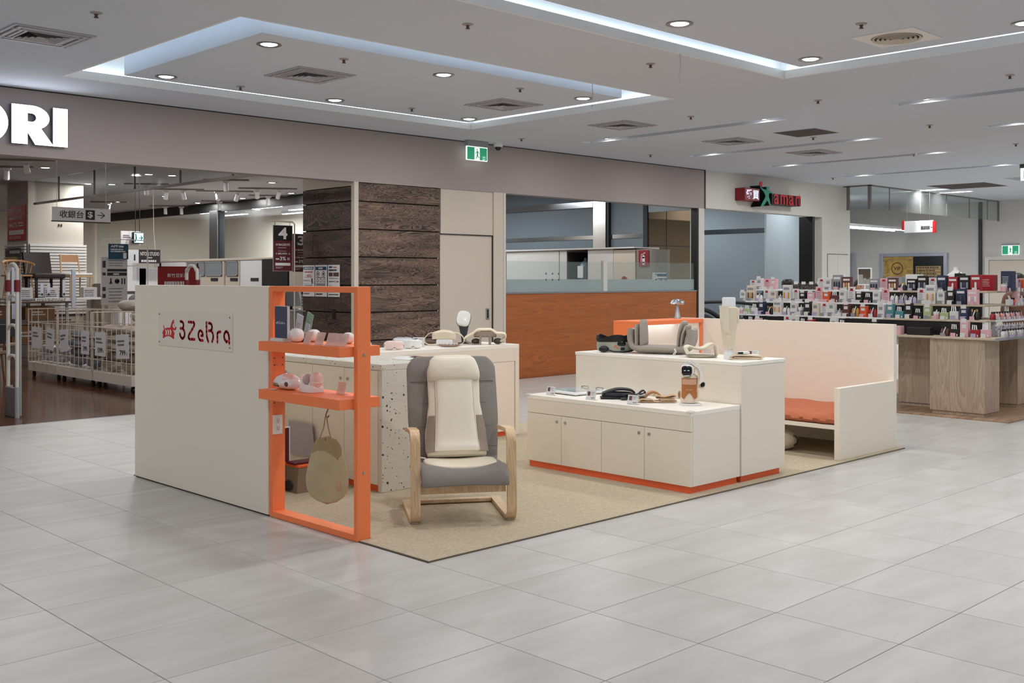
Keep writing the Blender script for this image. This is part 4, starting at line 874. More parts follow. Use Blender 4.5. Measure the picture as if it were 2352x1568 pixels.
# ================================================================ KIOSK: the small goods
def rotf(a): return Matrix.Rotation(a, 4, 'Z')
def card(x, y, z, w, h, label, m, rz=0.0, lean=0.25, group=None, kind='price', name='price_card'):
    """L-bent acrylic card, face towards -X turned by rz, foot on height z"""
    t = thing(name, label, 'card', (x, y, z), rz, group)
    b = MB(); b.sheet([[(0, w/2, 0.001), (lean*h, w/2, h)], [(0, -w/2, 0.001), (lean*h, -w/2, h)]], 0.002); obj('face', b, m, t, world=False)
    b = MB(); b.box(0.0, 0.035, -w/2, w/2, 0, 0.002); obj('foot', b, m, t, world=False)
    n = Vector((-1, 0, lean)).normalized(); v = Vector((lean, 0, 1)).normalized(); u = Vector((0, -1, 0)); O = Vector((0, 0, 0.001))+n*0.0014
    if kind == 'price':
        b = MB(); quad(b, O, (u, v), -w/2+0.003, w/2-0.003, 0.004, h-0.002, 0.0003); obj('insert', b, M['paper'], t, world=False)
        b = MB(); quad(b, O, (u, v), -w*0.36, -w*0.08, h*0.42, h*0.86, 0.0008); obj('photo', b, mat('card_photo', '6B4A44', 0.6), t, world=False)
        b = MB(); quad(b, O, (u, v), -w*0.02, w*0.36, h*0.76, h*0.80, 0.0008); quad(b, O, (u, v), -w*0.02, w*0.25, h*0.64, h*0.66, 0.0008); quad(b, O, (u, v), -w*0.02, w*0.3, h*0.54, h*0.56, 0.0008); quad(b, O, (u, v), w*0.02, w*0.24, h*0.16, h*0.24, 0.0008); quad(b, O, (u, v), w*0.28, w*0.36, h*0.14, h*0.30, 0.0008)
        obj('print', b, M['inkg'], t, world=False)
    elif kind == 'plain':
        b = MB(); quad(b, O, (u, v), -w*0.3, w*0.3, h*0.25, h*0.85, 0.0006); obj('insert', b, m, t, world=False)
        b = MB(); rows(b, O-u*w*0.3+v*h*0.2, (u, v), w*0.55, h*0.5, 4, int(y*100), 0.15); obj('print', b, mat('pink_print', 'C98E86', 0.6), t, world=False)
    return t
nth = ('leftmost', 'second from the left', 'third from the left', 'rightmost')
for k, y in enumerate((5.605, 5.475, 5.352, 5.248)):
    card(3.645, y, 1.1455, 0.088 if k != 3 else 0.10, 0.075, 'pink-tinted acrylic card on the upper orange shelf, %s of four' % nth[k], M['acryp'], 0.08*(k-1), 0.35, 'acrylic cards on the upper orange shelf', 'plain')
for k, y in enumerate((5.455, 5.275)):
    card(3.79, y, 0.8385, 0.085, 0.072, ('pink-tinted acrylic card beside the pink-white hand massager on the lower shelf', 'pink-tinted acrylic card half behind the orange post on the lower shelf')[k], M['acryp'], 0.0, 0.25, 'acrylic cards on the lower orange shelf', 'plain')
for k, (x, y, l) in enumerate(((6.268, 6.065, 'white price card at the left end of the low cabinet beside the scale'), (6.256, 5.615, 'white price card between the scale and the black straps'), (6.245, 5.182, 'white price card in front of the beige straps'))):
    card(x, y, 0.5955, 0.10, 0.073, l, M['acry'], 0.03*k, 0.22, 'price cards on the low cabinet')
card(6.40, 7.93, 0.9005, 0.115, 0.09, 'white price card standing before the cream neck massager', M['acry'], 0.75, 0.15, 'price cards on the back counter')
card(6.10, 7.86, 0.9005, 0.09, 0.075, 'clear acrylic card behind the pink and white eye masks', M['acry'], 0.7, 0.15, 'price cards on the back counter', 'plain')
card(7.22, 5.20, 0.9155, 0.10, 0.065, 'clear acrylic card behind the cream wave pillow', M['acry'], 0.4, 0.2, 'price cards on the tall cabinet', 'plain')
card(7.34, 4.84, 0.9155, 0.10, 0.055, 'clear acrylic card behind the folded cream wrap', M['acry'], 0.4, 0.2, 'price cards on the tall cabinet')
# blue upright sign on a white foot
bs = thing('upright_sign', 'dark blue upright display sign with small white lettering on the upper orange shelf', 'sign', (3.69, 5.93, 1.1455))
m = MB(); m.rbox(3.672, 3.690, 5.862, 6.010, 1.166, 1.371, 0.001); obj('core', m, M['paper'], bs)
m = MB(); m.box(3.6705, 3.6718, 5.865, 6.007, 1.168, 1.369); f_ = obj('blue_face', m, M['navy'], bs)
m = MB(); m.rbox(3.645, 3.71, 5.875, 6.025, 1.1455, 1.166, 0.001); obj('foot', m, M['paper'], bs)
m = MB(); m.rbox(3.72, 3.78, 5.81, 5.90, 1.1455, 1.163, 0.001); obj('foot_block', m, M['navy'], bs)
text('3ZeBra', (3.670, 5.928, 1.257), UX, 0.015, M['paper'], bs, width=0.085)
m = MB(); m.prism([(-5.99, 1.258), (-5.978, 1.258), (-5.975, 1.275), (-5.982, 1.266), (-5.99, 1.266)], (3.6702, 0, 0), (0, -1, 0), (0, 0, 1), (-0.0004, 0, 0)); obj('small_emblem', m, M['paper'], bs)
# tilted leaflet holders
for k, (y, ln, c1, c2, l) in enumerate(((5.93, 0.30, 'BFD3D6', 'DDE4EC', 'clear leaflet holder with a pale blue leaflet behind the blue sign'), (5.83, 0.42, '7FA48F', 'D9DEDB', 'leaflet holder with a green and white leaflet, taller and more tilted'))):
    t = thing('leaflet_holder', l, 'holder', (3.79, y, 1.1455), group='leaflet holders on the upper shelf')
    a = math.radians(14+6*k); v = Vector((0, -math.sin(a), math.cos(a))); u = Vector((0, -math.cos(a), -math.sin(a))); O = Vector((3.79, y, 1.150+0.06*math.sin(a)))
    h = 0.155+0.01*k
    b = MB(); b.prism([(-0.036, 0), (0.036, 0), (0.036, h), (-0.036, h)], O, u, v, (-0.004, 0, 0)); obj('leaflet', b, mat('leaf%d' % k, c1, 0.5), t)
    b = MB(); b.prism([(-0.026, 0.02), (0.026, 0.02), (0.026, h*0.6), (-0.026, h*0.6)], O-Vector((0.0045, 0, 0)), u, v, (-0.0005, 0, 0)); obj('white_field', b, mat('leafw', c2, 0.5), t)
    b = MB(); rows(b, O+u*(-0.022)+v*0.03, (u, v), 0.045, h*0.45, 7, k, 0.4, 0.0056); obj('print', b, M['inkg'], t)
    b = MB(); b.box(3.775, 3.81, y-0.055, y-0.0, 1.1455, 1.150); obj('foot', b, M['acry'], t)
# devices on the upper shelf
def goggles(name, loc, rz, m1, m2, label, w=0.19, h=0.085, group=None, back=False):
    t = thing(name, label, 'eye massager', loc, rz, group)
    b = MB(True); rings = []
    N = 20
    for i in range(N+1):                                 # curved visor, front towards -Y
        u = -1+2*i/N; x = u*w/2; yb = 0.055*u*u; e = (1-abs(u)**5)**0.5 if abs(u) < 1 else 0.15; e = max(e, 0.25)
        dip = 0.022*math.exp(-(u/0.16)**2)
        hh = h*e; z0 = h/2-hh/2+dip; z1 = h/2+hh/2-dip*0.12; d = 0.034*max(e, 0.5)
        rings.append([(x, yb+d*0.3, z0), (x, yb+d, z0+0.012), (x, yb+d, z1-0.012), (x, yb+d*0.3, z1), (x, yb-d*0.25, z1-0.006), (x, yb-d*0.5, z1-0.02), (x, yb-d*0.5, z0+0.02), (x, yb-d*0.25, z0+0.006)])
    b.loft(rings); obj('visor', b, m1, t, world=False)
    b = MB(True); pts = [(math.cos(a)*w*0.46, 0.055+math.sin(a)*0.075, h*0.5) for a in (PI*k/14 for k in range(15))]
    b.tube(pts, 0.010, 8, flat=0.4); obj('head_band', b, m2, t, world=False)
    b = MB(True); b.rbox(-w*0.40, w*0.40, 0.052, 0.066, 0.012, h-0.012, 0.006, 2); obj('face_pad', b, m2, t, world=False)
    return t
goggles('eye_massager', (6.175, 7.735, 0.901), -0.62, M['wgloss'], M['gplast'], 'white eye massager visor on the front of the back counter', group='eye massagers')
goggles('eye_massager', (5.945, 7.715, 0.901), -0.62, M['pink'], M['gplast'], 'pink eye massager visor beside the orange frame', 0.185, 0.082, 'eye massagers')
goggles('eye_massager', (6.27, 8.0, 0.901), 2.5, mat('silver_grey', '9BA1A8', 0.35), M['wplast'], 'silver-grey eye massager seen from behind, at the rear of the counter', 0.21, 0.095, 'eye massagers')
goggles('eye_massager', (5.78, 8.0, 0.901), 2.5, mat('silver_grey', '9BA1A8', 0.35), M['wplast'], 'grey eye massager mostly hidden by the orange post', 0.20, 0.09, 'eye massagers')
for k, (x, y, r, l) in enumerate(((3.80, 5.76, 0.040, 'small white rounded device behind the leftmost acrylic card'), (3.84, 5.44, 0.035, 'small white rounded device behind the middle acrylic cards'), (3.70, 5.80, 0.044, 'white rounded device with a pink flank behind the blue sign'))):
    t = thing('beauty_device', l, 'device', (x, y, 1.1455), group='small devices on the upper orange shelf')
    m = MB(True); m.ell((x, y, 1.1455+r), r, r*1.15, r, 20, 12, 0.8, 0.9); obj('body', m, M['wgloss'], t)
    m = MB(True); m.ell((x-r*0.55, y, 1.1455+r*0.9), r*0.5, r*0.75, r*0.6, 14, 8); obj('pad', m, M['pink'], t)
# hand massagers on the lower shelf
hm = thing('hand_massager', 'glossy white oval hand massager with dark slots on the lower orange shelf', 'massager', (3.715, 5.925, 0.8385))
def hull(prof, w, c, m, n=28):
    """egg-like shell: prof = (along Y, z-bottom, z-top) ; half width w(t)"""
    b = MB(True); rings = []
    for i, (y, z0, z1) in enumerate(prof):
        t = i/(len(prof)-1); ww = w(t); zc = (z0+z1)/2; hz = (z1-z0)/2
        rings.append([(c[0]+ww*math.copysign(abs(math.cos(a))**0.8, math.cos(a)), c[1]+y, c[2]+zc+hz*math.sin(a)) for a in (2*PI*k/n for k in range(n))])
    b.loft(rings); return b
b = hull([(0.105, 0.028, 0.034), (0.100, 0.014, 0.058), (0.085, 0.006, 0.078), (0.06, 0.002, 0.094), (0.02, 0.001, 0.104), (-0.03, 0.001, 0.102), (-0.07, 0.004, 0.088), (-0.095, 0.012, 0.066), (-0.106, 0.03, 0.045)], lambda t: 0.062*math.sin(PI*(0.08+0.84*t))**0.5, (3.715, 5.925, 0.8385), 0)
obj('shell', b, M['wgloss'], hm)
m = MB(True); m.ell((3.715-0.048, 5.925+0.052, 0.8385+0.034), 0.012, 0.040, 0.016, 20, 10, 0.7, 0.7); obj('hand_slot', m, M['blackg'], hm)
for k in range(3):
    m = MB(True); m.ell((3.715-0.0595, 5.925+0.072-0.02*k, 0.8385+0.034), 0.004, 0.009, 0.012, 12, 8); obj('roller', m, mat('roller_gold', '9A8460', 0.35), hm)
m = MB(True); m.ell((3.715-0.050, 5.925-0.062, 0.8385+0.042), 0.010, 0.020, 0.017, 18, 10); obj('thumb_slot', m, mat('slot_brown', '6A4A44', 0.3), hm)
m = MB(True); m.ell((3.715-0.01, 5.925-0.035, 0.8385+0.072), 0.050, 0.05, 0.032, 18, 10); obj('pink_panel', m, M['pink'], hm)
um = thing('hand_massager', 'pink-white U-shaped hand massager with grey lining and small print', 'massager', (3.745, 5.70, 0.8385), group=None)
b = MB(True); rings = []
for i in range(25):
    a = -0.35+(PI+0.70)*i/24; r = 0.064
    y = 0.066*math.cos(a); z = 0.070-0.046*math.sin(a) if False else 0.0
    t = i/24; s = abs(t-0.5)*2
    yy = 0.055*math.copysign(min(1, (s*1.15)**0.7), 0.5-t); zz = 0.030+0.052*s**1.7; hw = 0.05-0.006*s; th = 0.018+0.016*s
    rings.append([(3.745+hw*math.copysign(abs(math.cos(q))**0.6, math.cos(q)), 5.70+yy+th*math.sin(q)*0.9*(s if s > 0.3 else 0.3), 0.8385+zz+th*math.sin(q)*(1-s*0.35)) for q in (2*PI*k/20 for k in range(20))])
b.loft(rings); obj('shell', b, M['wgloss'], um)
b = MB(True); b.loft([[(3.745+0.055*sx*(1-0.14*(z > 0.03)), 5.70+0.078*sy*(1-0.12*(z > 0.03)), 0.8385+z) for sx, sy in ((-1, -0.7), (-0.7, -1), (0.7, -1), (1, -0.7), (1, 0.7), (0.7, 1), (-0.7, 1), (-1, 0.7))] for z in (0.001, 0.008, 0.03, 0.048)]); obj('base', b, M['wgloss'], um)
b = MB(True); b.ell((3.722, 5.705, 0.8385+0.078), 0.036, 0.026, 0.034, 20, 12); obj('grey_lining', b, mat('lining_grey', 'C2B5B1', 0.6), um)
b = MB(True); b.ell((3.745, 5.645, 0.8385+0.068), 0.047, 0.026, 0.058, 20, 12, 0.8); obj('flank', b, mat('pale_pink', 'F2DDD7', 0.3), um)
b = MB(); rows(b, (3.6935, 5.655, 0.905), UX, 0.022, 0.024, 5, 3, 0.45, 0.004); obj('print', b, M['inkg'], um)
# hook and olive heating pad hanging under the lower shelf
hk = thing('hook', 'small copper S-shaped hook under the lower orange shelf', 'hook', (3.755, 5.545, 0.764))
m = MB(True); m.tube([(3.755, 5.535, 0.766), (3.755, 5.53, 0.750), (3.755, 5.545, 0.728), (3.755, 5.56, 0.705), (3.755, 5.552, 0.694), (3.755, 5.536, 0.692), (3.755, 5.524, 0.705)], 0.0035, 8); obj('hook_wire', m, mat('copper', '8F5A3C', 0.35, metal=0.7), hk)
hp_ = thing('heating_pad', 'olive pear-shaped heating pad hanging from the hook in the frame', 'heating pad', (3.755, 5.545, 0.69), 0.56)
def pear(zt):      # half width at fraction from bottom 0..1
    pts = [(0, 0.0), (0.03, 0.062), (0.10, 0.108), (0.20, 0.135), (0.32, 0.143), (0.45, 0.139), (0.6, 0.124), (0.75, 0.106), (0.88, 0.090), (0.96, 0.066), (1, 0.0)]
    for (a, x), (b, y) in zip(pts, pts[1:]):
        if zt <= b: return x+(y-x)*(zt-a)/(b-a)
    return 0
Z0, Z1 = -0.53, -0.115
for nm, mm, off, ka, kb in (('pad', 'olive', 0.0, 0.0, 1.0), ('top_trim', 'olived', -0.0035, 0.80, 0.992)):
    G = []; T = []
    for i in range(31):
        t = ka+(kb-ka)*i/30; w = max(pear(t), 0.004)*(1 if nm == 'pad' else 1.01); z = Z0+(Z1-Z0)*t
        row = []; tt = []
        for k in range(17):
            u = -1+2*k/16; zz = z
            if nm == 'top_trim' and i < 3: zz = z-0.05*(u+0.3)**2*(1-i/3)
            notch = -0.02*math.exp(-(u/0.22)**2)*max(0, (t-0.85)/0.15)
            row.append((off-0.004*math.sin(u*2), -u*w, zz+notch)); tt.append(0.034*max(0.12, (1-abs(u)**4))*(1 if 0.02 < t < 0.985 else 0.35))
        G.append(row); T.append(tt)
    m = MB(True); m.sheet(G, T); obj(nm, m, M[mm], hp_, world=False)
m = MB(True); m.tube([(-0.012, -0.03, -0.125), (-0.008, -0.012, -0.06), (0, 0.004, 0.008), (0, 0.012, 0.006), (-0.004, 0.02, -0.06), (-0.01, 0.045, -0.13)], 0.006, 6, flat=0.5); obj('hanging_loop', m, M['olived'], hp_, world=False)
m = MB(True); m.rbox(-0.026, -0.015, -0.092, -0.070, -0.44, -0.385, 0.006, 2); obj('rubber_badge', m, mat('badge', 'C79C84', 0.5), hp_, world=False)
# storage behind the frame
for k in range(4):
    x = 4.16; y0 = 6.93-0.045*k; h = (0.36, 0.40, 0.43, 0.455)[k]
    t = thing('framed_card', ('%s framed card of the dark red stack behind the orange frame' % ('shortest', 'second shortest', 'second tallest', 'tallest')[k]), 'frame', (x, y0, CZ), group='framed cards stacked behind the frame')
    b = MB(); b.rbox(x-0.17, x+0.12, y0, y0+0.010, CZ, CZ+h, 0.001); obj('frame', b, M['white'], t)
    b = MB(); b.box(x-0.16, x+0.11, y0-0.0015, y0-0.0002, CZ+0.01, CZ+h-0.01); obj('card', b, M['dred'] if k > 1 else mat('card_grey', '5F6670', 0.6), t)
b = MB(); b.prism([(-7.36, 0.16), (-6.98, 0.17), (-7.03, 0.42), (-7.36, 0.425)], (4.62, 0, 0), (0, -1, 0), (0, 0, 1), (0.004, 0, 0)); o = obj('acrylic_board', b, mat('board_lilac', 'B7B0B8', 0.25), label='pale acrylic board leaning on the cashier counter doors', cat='board', org=(4.62, 7.17, 0.16))
bx = thing('carton_step', 'brown cardboard step box with an orange lid behind the heating pad', 'box', (4.33, 6.70, CZ))
b = MB(); b.loft([[(4.33+sx*a, 6.70+sy*c_, z) for sx, sy in ((-1, -1), (1, -1), (1, 1), (-1, 1))] for z, a, c_ in ((CZ, 0.13, 0.12), (0.185, 0.10, 0.095))]); obj('carton', b, mat('kraft', '8A7562', 0.8), bx)
b = MB(); b.rbox(4.225, 4.435, 6.60, 6.80, 0.186, 0.205, 0.003); obj('lid', b, M['oplinth'], bx)
b = MB(True); b.m = Matrix.Translation((4.195, 6.69, 0.055)) @ Matrix.Rotation(0.17, 4, 'Y'); b.ell((0, 0, 0), 0.004, 0.055, 0.038, 20, 8, 1, 0.8); obj('hand_hole', b, M['gap'], bx)
b = MB(); b.rbox(4.0, 4.16, 6.98, 7.14, CZ, 0.10, 0.004); obj('dark_box', b, M['black'], label='low black box on the carpet behind the framed cards', cat='box', org=(4.08, 7.06, CZ))
b = MB(); b.rbox(4.21, 4.42, 6.63, 6.74, 0.2055, 0.222, 0.005); obj('red_pouch', b, M['dred'], label='dark red folded pouch on the carton lid', cat='pouch', org=(4.32, 6.69, 0.2055))
# open magazine on the cashier counter
mg = thing('magazine', 'open glossy magazine lying on the speckled counter top', 'magazine', (5.16, 6.40, 0.9305))
for s, mm in ((-1, 'paper'), (1, 'paper')):
    G = [[(5.13+0.11*i/5*s, 6.36+0.02*s+0.20*j, 0.932+0.012*math.sin(PI*min(1, i/5*1.1))*(1 if s < 0 else 0.8)) for j in (0, 1)] for i in range(6)]
    b = MB(True); b.sheet(G, 0.003); obj('page', b, M[mm], mg)
b = MB(); b.box(5.15, 5.21, 6.40, 6.50, 0.9475, 0.9482); obj('dark_picture', b, M['dred'], mg)
# things on the back counter
nm_ = thing('neck_massager', 'cream neck massager with two looping arm straps on the back counter', 'massager', (6.70, 7.91, 0.9005), -0.78)
b = MB(True); rings = []
for i in range(17):
    u = -1+2*i/16; w = 0.115; e = max(0.3, (1-abs(u)**4)**0.5); z1 = 0.152-0.03*u*u
    rings.append([(u*w, -0.035*e, 0.062), (u*w, -0.05*e, 0.085), (u*w*1.02, -0.045*e, z1-0.02), (u*w, -0.01, z1), (u*w, 0.03*e, z1-0.008), (u*w, 0.045*e, 0.10), (u*w, 0.03*e, 0.06)])
b.loft(rings); obj('body', b, M['creamf'], nm_, world=False)
for s in (-1, 1):
    pts = [(s*0.10, 0.01, 0.125), (s*0.145, 0.015, 0.115), (s*0.185, 0.02, 0.075), (s*0.19, 0.02, 0.035), (s*0.16, 0.01, 0.012), (s*0.11, -0.005, 0.010), (s*0.06, -0.01, 0.02)]
    G = [[(x, y-0.028, z), (x, y+0.028, z)] for x, y, z in smooth(pts, 4)]
    b = MB(True); b.sheet(G, 0.006); obj('arm_strap', b, M['creamf'], nm_, world=False)
b = MB(True); b.rbox(-0.075, 0.085, -0.05, 0.04, 0.0, 0.062, 0.018, 3); obj('lower_body', b, M['wplast'], nm_, world=False)
sm = thing('shoulder_massager', 'taupe and cream shoulder massager with side loops on the back counter', 'massager', (7.10, 7.76, 0.9005), -0.78)
top = smooth([(-0.205, 0.0, 0.045), (-0.19, 0.0, 0.075), (-0.12, 0.0, 0.115), (-0.07, 0.0, 0.150), (0.0, 0, 0.152), (0.06, 0, 0.150), (0.11, 0, 0.118), (0.16, 0, 0.115), (0.195, 0, 0.105), (0.20, 0, 0.075), (0.15, 0, 0.04)], 4)
G = [[(x, y-0.05, z-0.012), (x, y-0.02, z), (x, y+0.02, z+0.002), (x, y+0.05, z-0.008)] for x, y, z in top]
b = MB(True); b.sheet(G, 0.012); obj('top_band', b, M['creamf'], sm, world=False)
low = smooth([(-0.205, 0, 0.045), (-0.17, 0, 0.022), (-0.11, 0, 0.008), (-0.06, 0, 0.008)], 4)
G = [[(x, y-0.045, z), (x, y+0.045, z)] for x, y, z in low]; b = MB(True); b.sheet(G, 0.008); obj('lower_band', b, M['taupe'], sm, world=False)
b = MB(True); rings = [[(x, -0.05*e, 0.10+0.03*e), (x, -0.055*e, 0.085), (x, -0.02, 0.07), (x, 0.03, 0.07), (x, 0.05*e, 0.09), (x, 0.03, 0.125*e+0.01)] for x, e in ((-0.11, 0.5), (-0.07, 0.9), (-0.02, 1), (0.03, 1), (0.08, 0.85), (0.11, 0.5))]
b.loft(rings); obj('under_body', b, M['taupe'], sm, world=False)
for x in (-0.045, 0.045):
    b = MB(True); b.tube([(x, -0.05, 0.09), (x, -0.055, 0.055), (x*1.05, -0.055, 0.02), (x*1.05, -0.055, 0.001)], [0.014, 0.010, 0.011, 0.014], 12); obj('knob_foot', b, M['taupe'], sm, world=False)
b = MB(True); b.ell((-0.09, 0.01, 0.030), 0.045, 0.04, 0.028); b.ell((0.125, 0.0, 0.032), 0.045, 0.035, 0.030); obj('end_pad', b, mat('dark_taupe', '4A403B', 0.5), sm, world=False)
ty = thing('jewellery_tray', 'oval brown tray with a string of beads before the neck massager', 'tray', (6.585, 7.70, 0.9005), -0.65)
b = MB(True); b.lathe([(0, 0.004), (0.075, 0.004), (0.112, 0.016), (0.118, 0.019), (0.116, 0.021), (0.078, 0.009), (0, 0.009)], n=36, sy=0.42); obj('tray_body', b, mat('tray_brown', 'A98C78', 0.5), ty, world=False)
b = MB(True)
for k in range(16):
    a = 2*PI*k/16; b.ell((0.092*math.cos(a), 0.036*math.sin(a), 0.0225), 0.0085, 0.0085, 0.0085, 10, 6)
obj('beads', b, mat('bead', 'A59B8E', 0.3, metal=0.4), ty, world=False)
rm = thing('massage_gun', 'white round-faced massage head on a dark grey stem behind the back counter goods', 'massager', (7.03, 8.00, 0.9005), -0.78)
b = MB(True); b.m = Matrix.Translation((0, 0, 0.245)) @ Matrix.Rotation(-0.35, 4, 'X') @ Matrix.Rotation(0.2, 4, 'Y')
def rsq(r, z, y, q=0.7): return [(r[0]*math.copysign(abs(math.cos(t))**q, math.cos(t)), y, r[1]*math.copysign(abs(math.sin(t))**q, math.sin(t))+z) for t in (2*PI*k/32 for k in range(32))]
b.loft([rsq((0.050, 0.060), 0, -0.045), rsq((0.064, 0.072), 0, -0.040), rsq((0.068, 0.078), 0, -0.02), rsq((0.068, 0.078), 0, 0.0)]); obj('face', b, M['wgloss'], rm, world=False)
b2 = MB(True); b2.m = b.m.copy(); b2.loft([rsq((0.070, 0.080), 0, 0.0), rsq((0.070, 0.080), 0, 0.02), rsq((0.060, 0.070), -0.01, 0.05), rsq((0.03, 0.04), -0.03, 0.07)]); obj('rear_shell', b2, M['char'], rm, world=False)
b = MB(True); b.lathe([(0, 0), (0.06, 0), (0.06, 0.008), (0.022, 0.014), (0.026, 0.06), (0.045, 0.15), (0.052, 0.19), (0.03, 0.21), (0, 0.21)], (0, 0.02, 0), 24); obj('stem', b, M['char'], rm, world=False)
# ---- on the low cabinet
bsn = thing('body_scale', 'white body-composition scale with a glass top and chrome grips', 'scale', (6.54, 6.02, 0.5955), -0.10)
b = MB(True); b.rbox(-0.17, 0.17, -0.17, 0.17, 0.006, 0.028, 0.010, 3); obj('plate', b, M['wplast'], bsn, world=False)
b = MB(); b.rbox(-0.155, 0.155, -0.155, 0.155, 0.0282, 0.0305, 0.001); obj('glass_top', b, mat('scale_glass', 'C3CDCF', 0.05, coat=0.3), bsn, world=False)
for y in (-0.10, 0.08):
    b = MB(True); b.tube([(0.16, y-0.045, 0.034), (0.172, y-0.03, 0.040), (0.172, y+0.03, 0.040), (0.16, y+0.045, 0.034)], 0.006, 8); obj('chrome_grip', b, M['chrome'], bsn, world=False)
b = MB(True); b.cyl((0.158, -0.185, 0.02), (0.158, -0.155, 0.02), 0.016, n=20); obj('wheel', b, M['wgloss'], bsn, world=False)
for x in (-0.13, 0.13):
    for y in (-0.13, 0.13):
        b = MB(); b.cyl((x, y, 0), (x, y, 0.0065), 0.02); obj('foot', b, M['gplast'], bsn, world=False)
def band(parent, name, pts, w, th, m, n=5, dy=None):
    d = Vector(dy or (0, 1, 0)); G = []
    for p in smooth(pts, n): q = Vector(p); G.append([q-d*w/2, q, q+d*w/2])
    b = MB(True); b.sheet(G, th); return obj(name, b, m, parent, world=False)
ks = thing('knee_brace', 'pile of black stretch braces with looped straps on the low cabinet', 'brace', (6.50, 5.50, 0.5955), -0.78, 'braces on the low cabinet')
ch_ = mat('brace_black', '232428', 0.75, bump=(200, 0.3))
band(ks, 'lower_strap', [(-0.17, 0, 0.010), (-0.10, 0, 0.012), (0.0, -0.01, 0.008), (0.09, -0.03, 0.010), (0.13, -0.03, 0.02), (0.09, -0.03, 0.032), (0.0, 0, 0.028), (-0.12, 0.02, 0.024)], 0.11, 0.010, ch_)
band(ks, 'upper_sleeve', [(-0.15, 0.04, 0.036), (-0.09, 0.04, 0.058), (-0.03, 0.04, 0.072), (0.04, 0.04, 0.070), (0.09, 0.05, 0.056), (0.10, 0.05, 0.040)], 0.12, 0.014, ch_)
band(ks, 'loop', [(0.0, -0.07, 0.008), (0.05, -0.07, 0.004+0.006), (0.10, -0.07, 0.018), (0.11, -0.07, 0.035), (0.07, -0.07, 0.046), (0.02, -0.07, 0.040), (0.0, -0.07, 0.030), (0.03, -0.07, 0.022)], 0.06, 0.009, ch_)
band(ks, 'end_strap', [(0.10, 0.02, 0.024), (0.13, 0.02, 0.034), (0.155, 0.02, 0.056), (0.175, 0.02, 0.062), (0.185, 0.02, 0.048), (0.17, 0.02, 0.036), (0.12, 0.02, 0.020)], 0.06, 0.008, ch_)
b = MB(True); b.m = Matrix.Translation((-0.03, 0.03, 0.026)); b.ell((0, 0, 0), 0.13, 0.075, 0.026, 24, 10, 0.6, 0.7); obj('folded_core', b, ch_, ks, world=False)
b = MB(True); b.rbox(-0.02, 0.025, -0.13, -0.09, 0.001, 0.020, 0.006, 2); obj('buckle', b, M['char'], ks, world=False)
kb = thing('knee_brace', 'folded beige braces with a silver controller on the low cabinet', 'brace', (6.52, 5.17, 0.5955), -0.78, 'braces on the low cabinet')
be = mat('brace_beige', 'CDAE8C', 0.85, bump=(260, 0.3)); bo = mat('brace_tan', 'BE8862', 0.8)
band(kb, 'lower_fold', [(-0.13, -0.02, 0.008), (0.0, -0.03, 0.008), (0.12, -0.03, 0.008), (0.145, -0.03, 0.014), (0.12, -0.03, 0.021), (0.02, -0.03, 0.020)], 0.09, 0.008, be)
band(kb, 'upper_fold', [(0.0, 0.0, 0.030), (0.08, 0.0, 0.030), (0.13, 0.0, 0.040), (0.145, 0.0, 0.050), (0.12, 0.0, 0.054), (0.06, 0.0, 0.042), (0.02, 0.0, 0.046), (0.0, 0.0, 0.056), (-0.02, 0, 0.046)], 0.085, 0.008, be)
band(kb, 'tan_pad', [(-0.09, 0.06, 0.020), (-0.06, 0.06, 0.055), (-0.02, 0.06, 0.070), (0.02, 0.06, 0.055), (0.04, 0.05, 0.030)], 0.08, 0.016, bo)
b = MB(True); b.m = Matrix.Translation((-0.115, -0.01, 0.042)) @ Matrix.Rotation(-0.5, 4, 'X'); b.ell((0, 0, 0), 0.035, 0.042, 0.014, 24, 10, 0.6, 0.7); obj('controller', b, M['steel'], kb, world=False)
b = MB(True); b.m = Matrix.Translation((-0.118, -0.016, 0.049)) @ Matrix.Rotation(-0.5, 4, 'X'); b.ell((0, 0, 0), 0.028, 0.034, 0.010, 24, 10, 0.6, 0.7); obj('black_screen', b, M['blackg'], kb, world=False)
band(kb, 'front_strap', [(-0.16, -0.05, 0.010), (-0.12, -0.05, 0.026), (-0.06, -0.05, 0.028), (-0.02, -0.05, 0.012)], 0.06, 0.008, be)
# robot-like upright massager with an amber tank
rbt = thing('robot_device', 'small white and amber robot-shaped device with a black face screen on the low cabinet', 'robot', (6.545, 4.875, 0.5955), -0.95)
b = MB(True); b.lathe([(0, 0), (0.082, 0), (0.084, 0.006), (0.078, 0.014), (0, 0.014)], (0.01, 0, 0), 36, 1, 0.85); obj('base', b, M['wgloss'], rbt, world=False)
b = MB(True); b.lathe([(0.045, 0.014), (0.064, 0.018), (0.070, 0.05), (0.071, 0.09), (0.066, 0.13), (0.064, 0.16), (0.066, 0.19), (0.060, 0.215), (0.045, 0.23), (0, 0.235)], (0, 0, 0), 36, 1, 0.85); obj('body', b, mat('robot_cream', 'E9D7C0', 0.3), rbt, world=False)
G = []
for i in range(13):
    z = 0.070+0.135*i/12; row = []
    lim = 0.9 if i not in (0,) else 0.6; wv = 0.018*math.cos(2.4*0) 
    for k in range(13):
        a = -PI/2+(-1+2*k/12)*lim; zz = z+0.024*math.cos((k-6)/6*PI*0.9)*max(0, 1-i/7)
        r = 0.073 if 0.05 < z < 0.11 else 0.070
        row.append((r*math.cos(a), 0.87*r*math.sin(a), zz))
    G.append(row)
b = MB(True); b.sheet(G, 0.006); obj('amber_tank', b, mat('amber', 'B4713F', 0.15, coat=0.5), rbt, world=False)
G = [[(0.0765*math.cos(-PI/2+(-1+2*k/12)*0.75), 0.0765*0.87*math.sin(-PI/2+(-1+2*k/12)*0.75), z) for k in range(13)] for z in (0.157, 0.175, 0.198)]
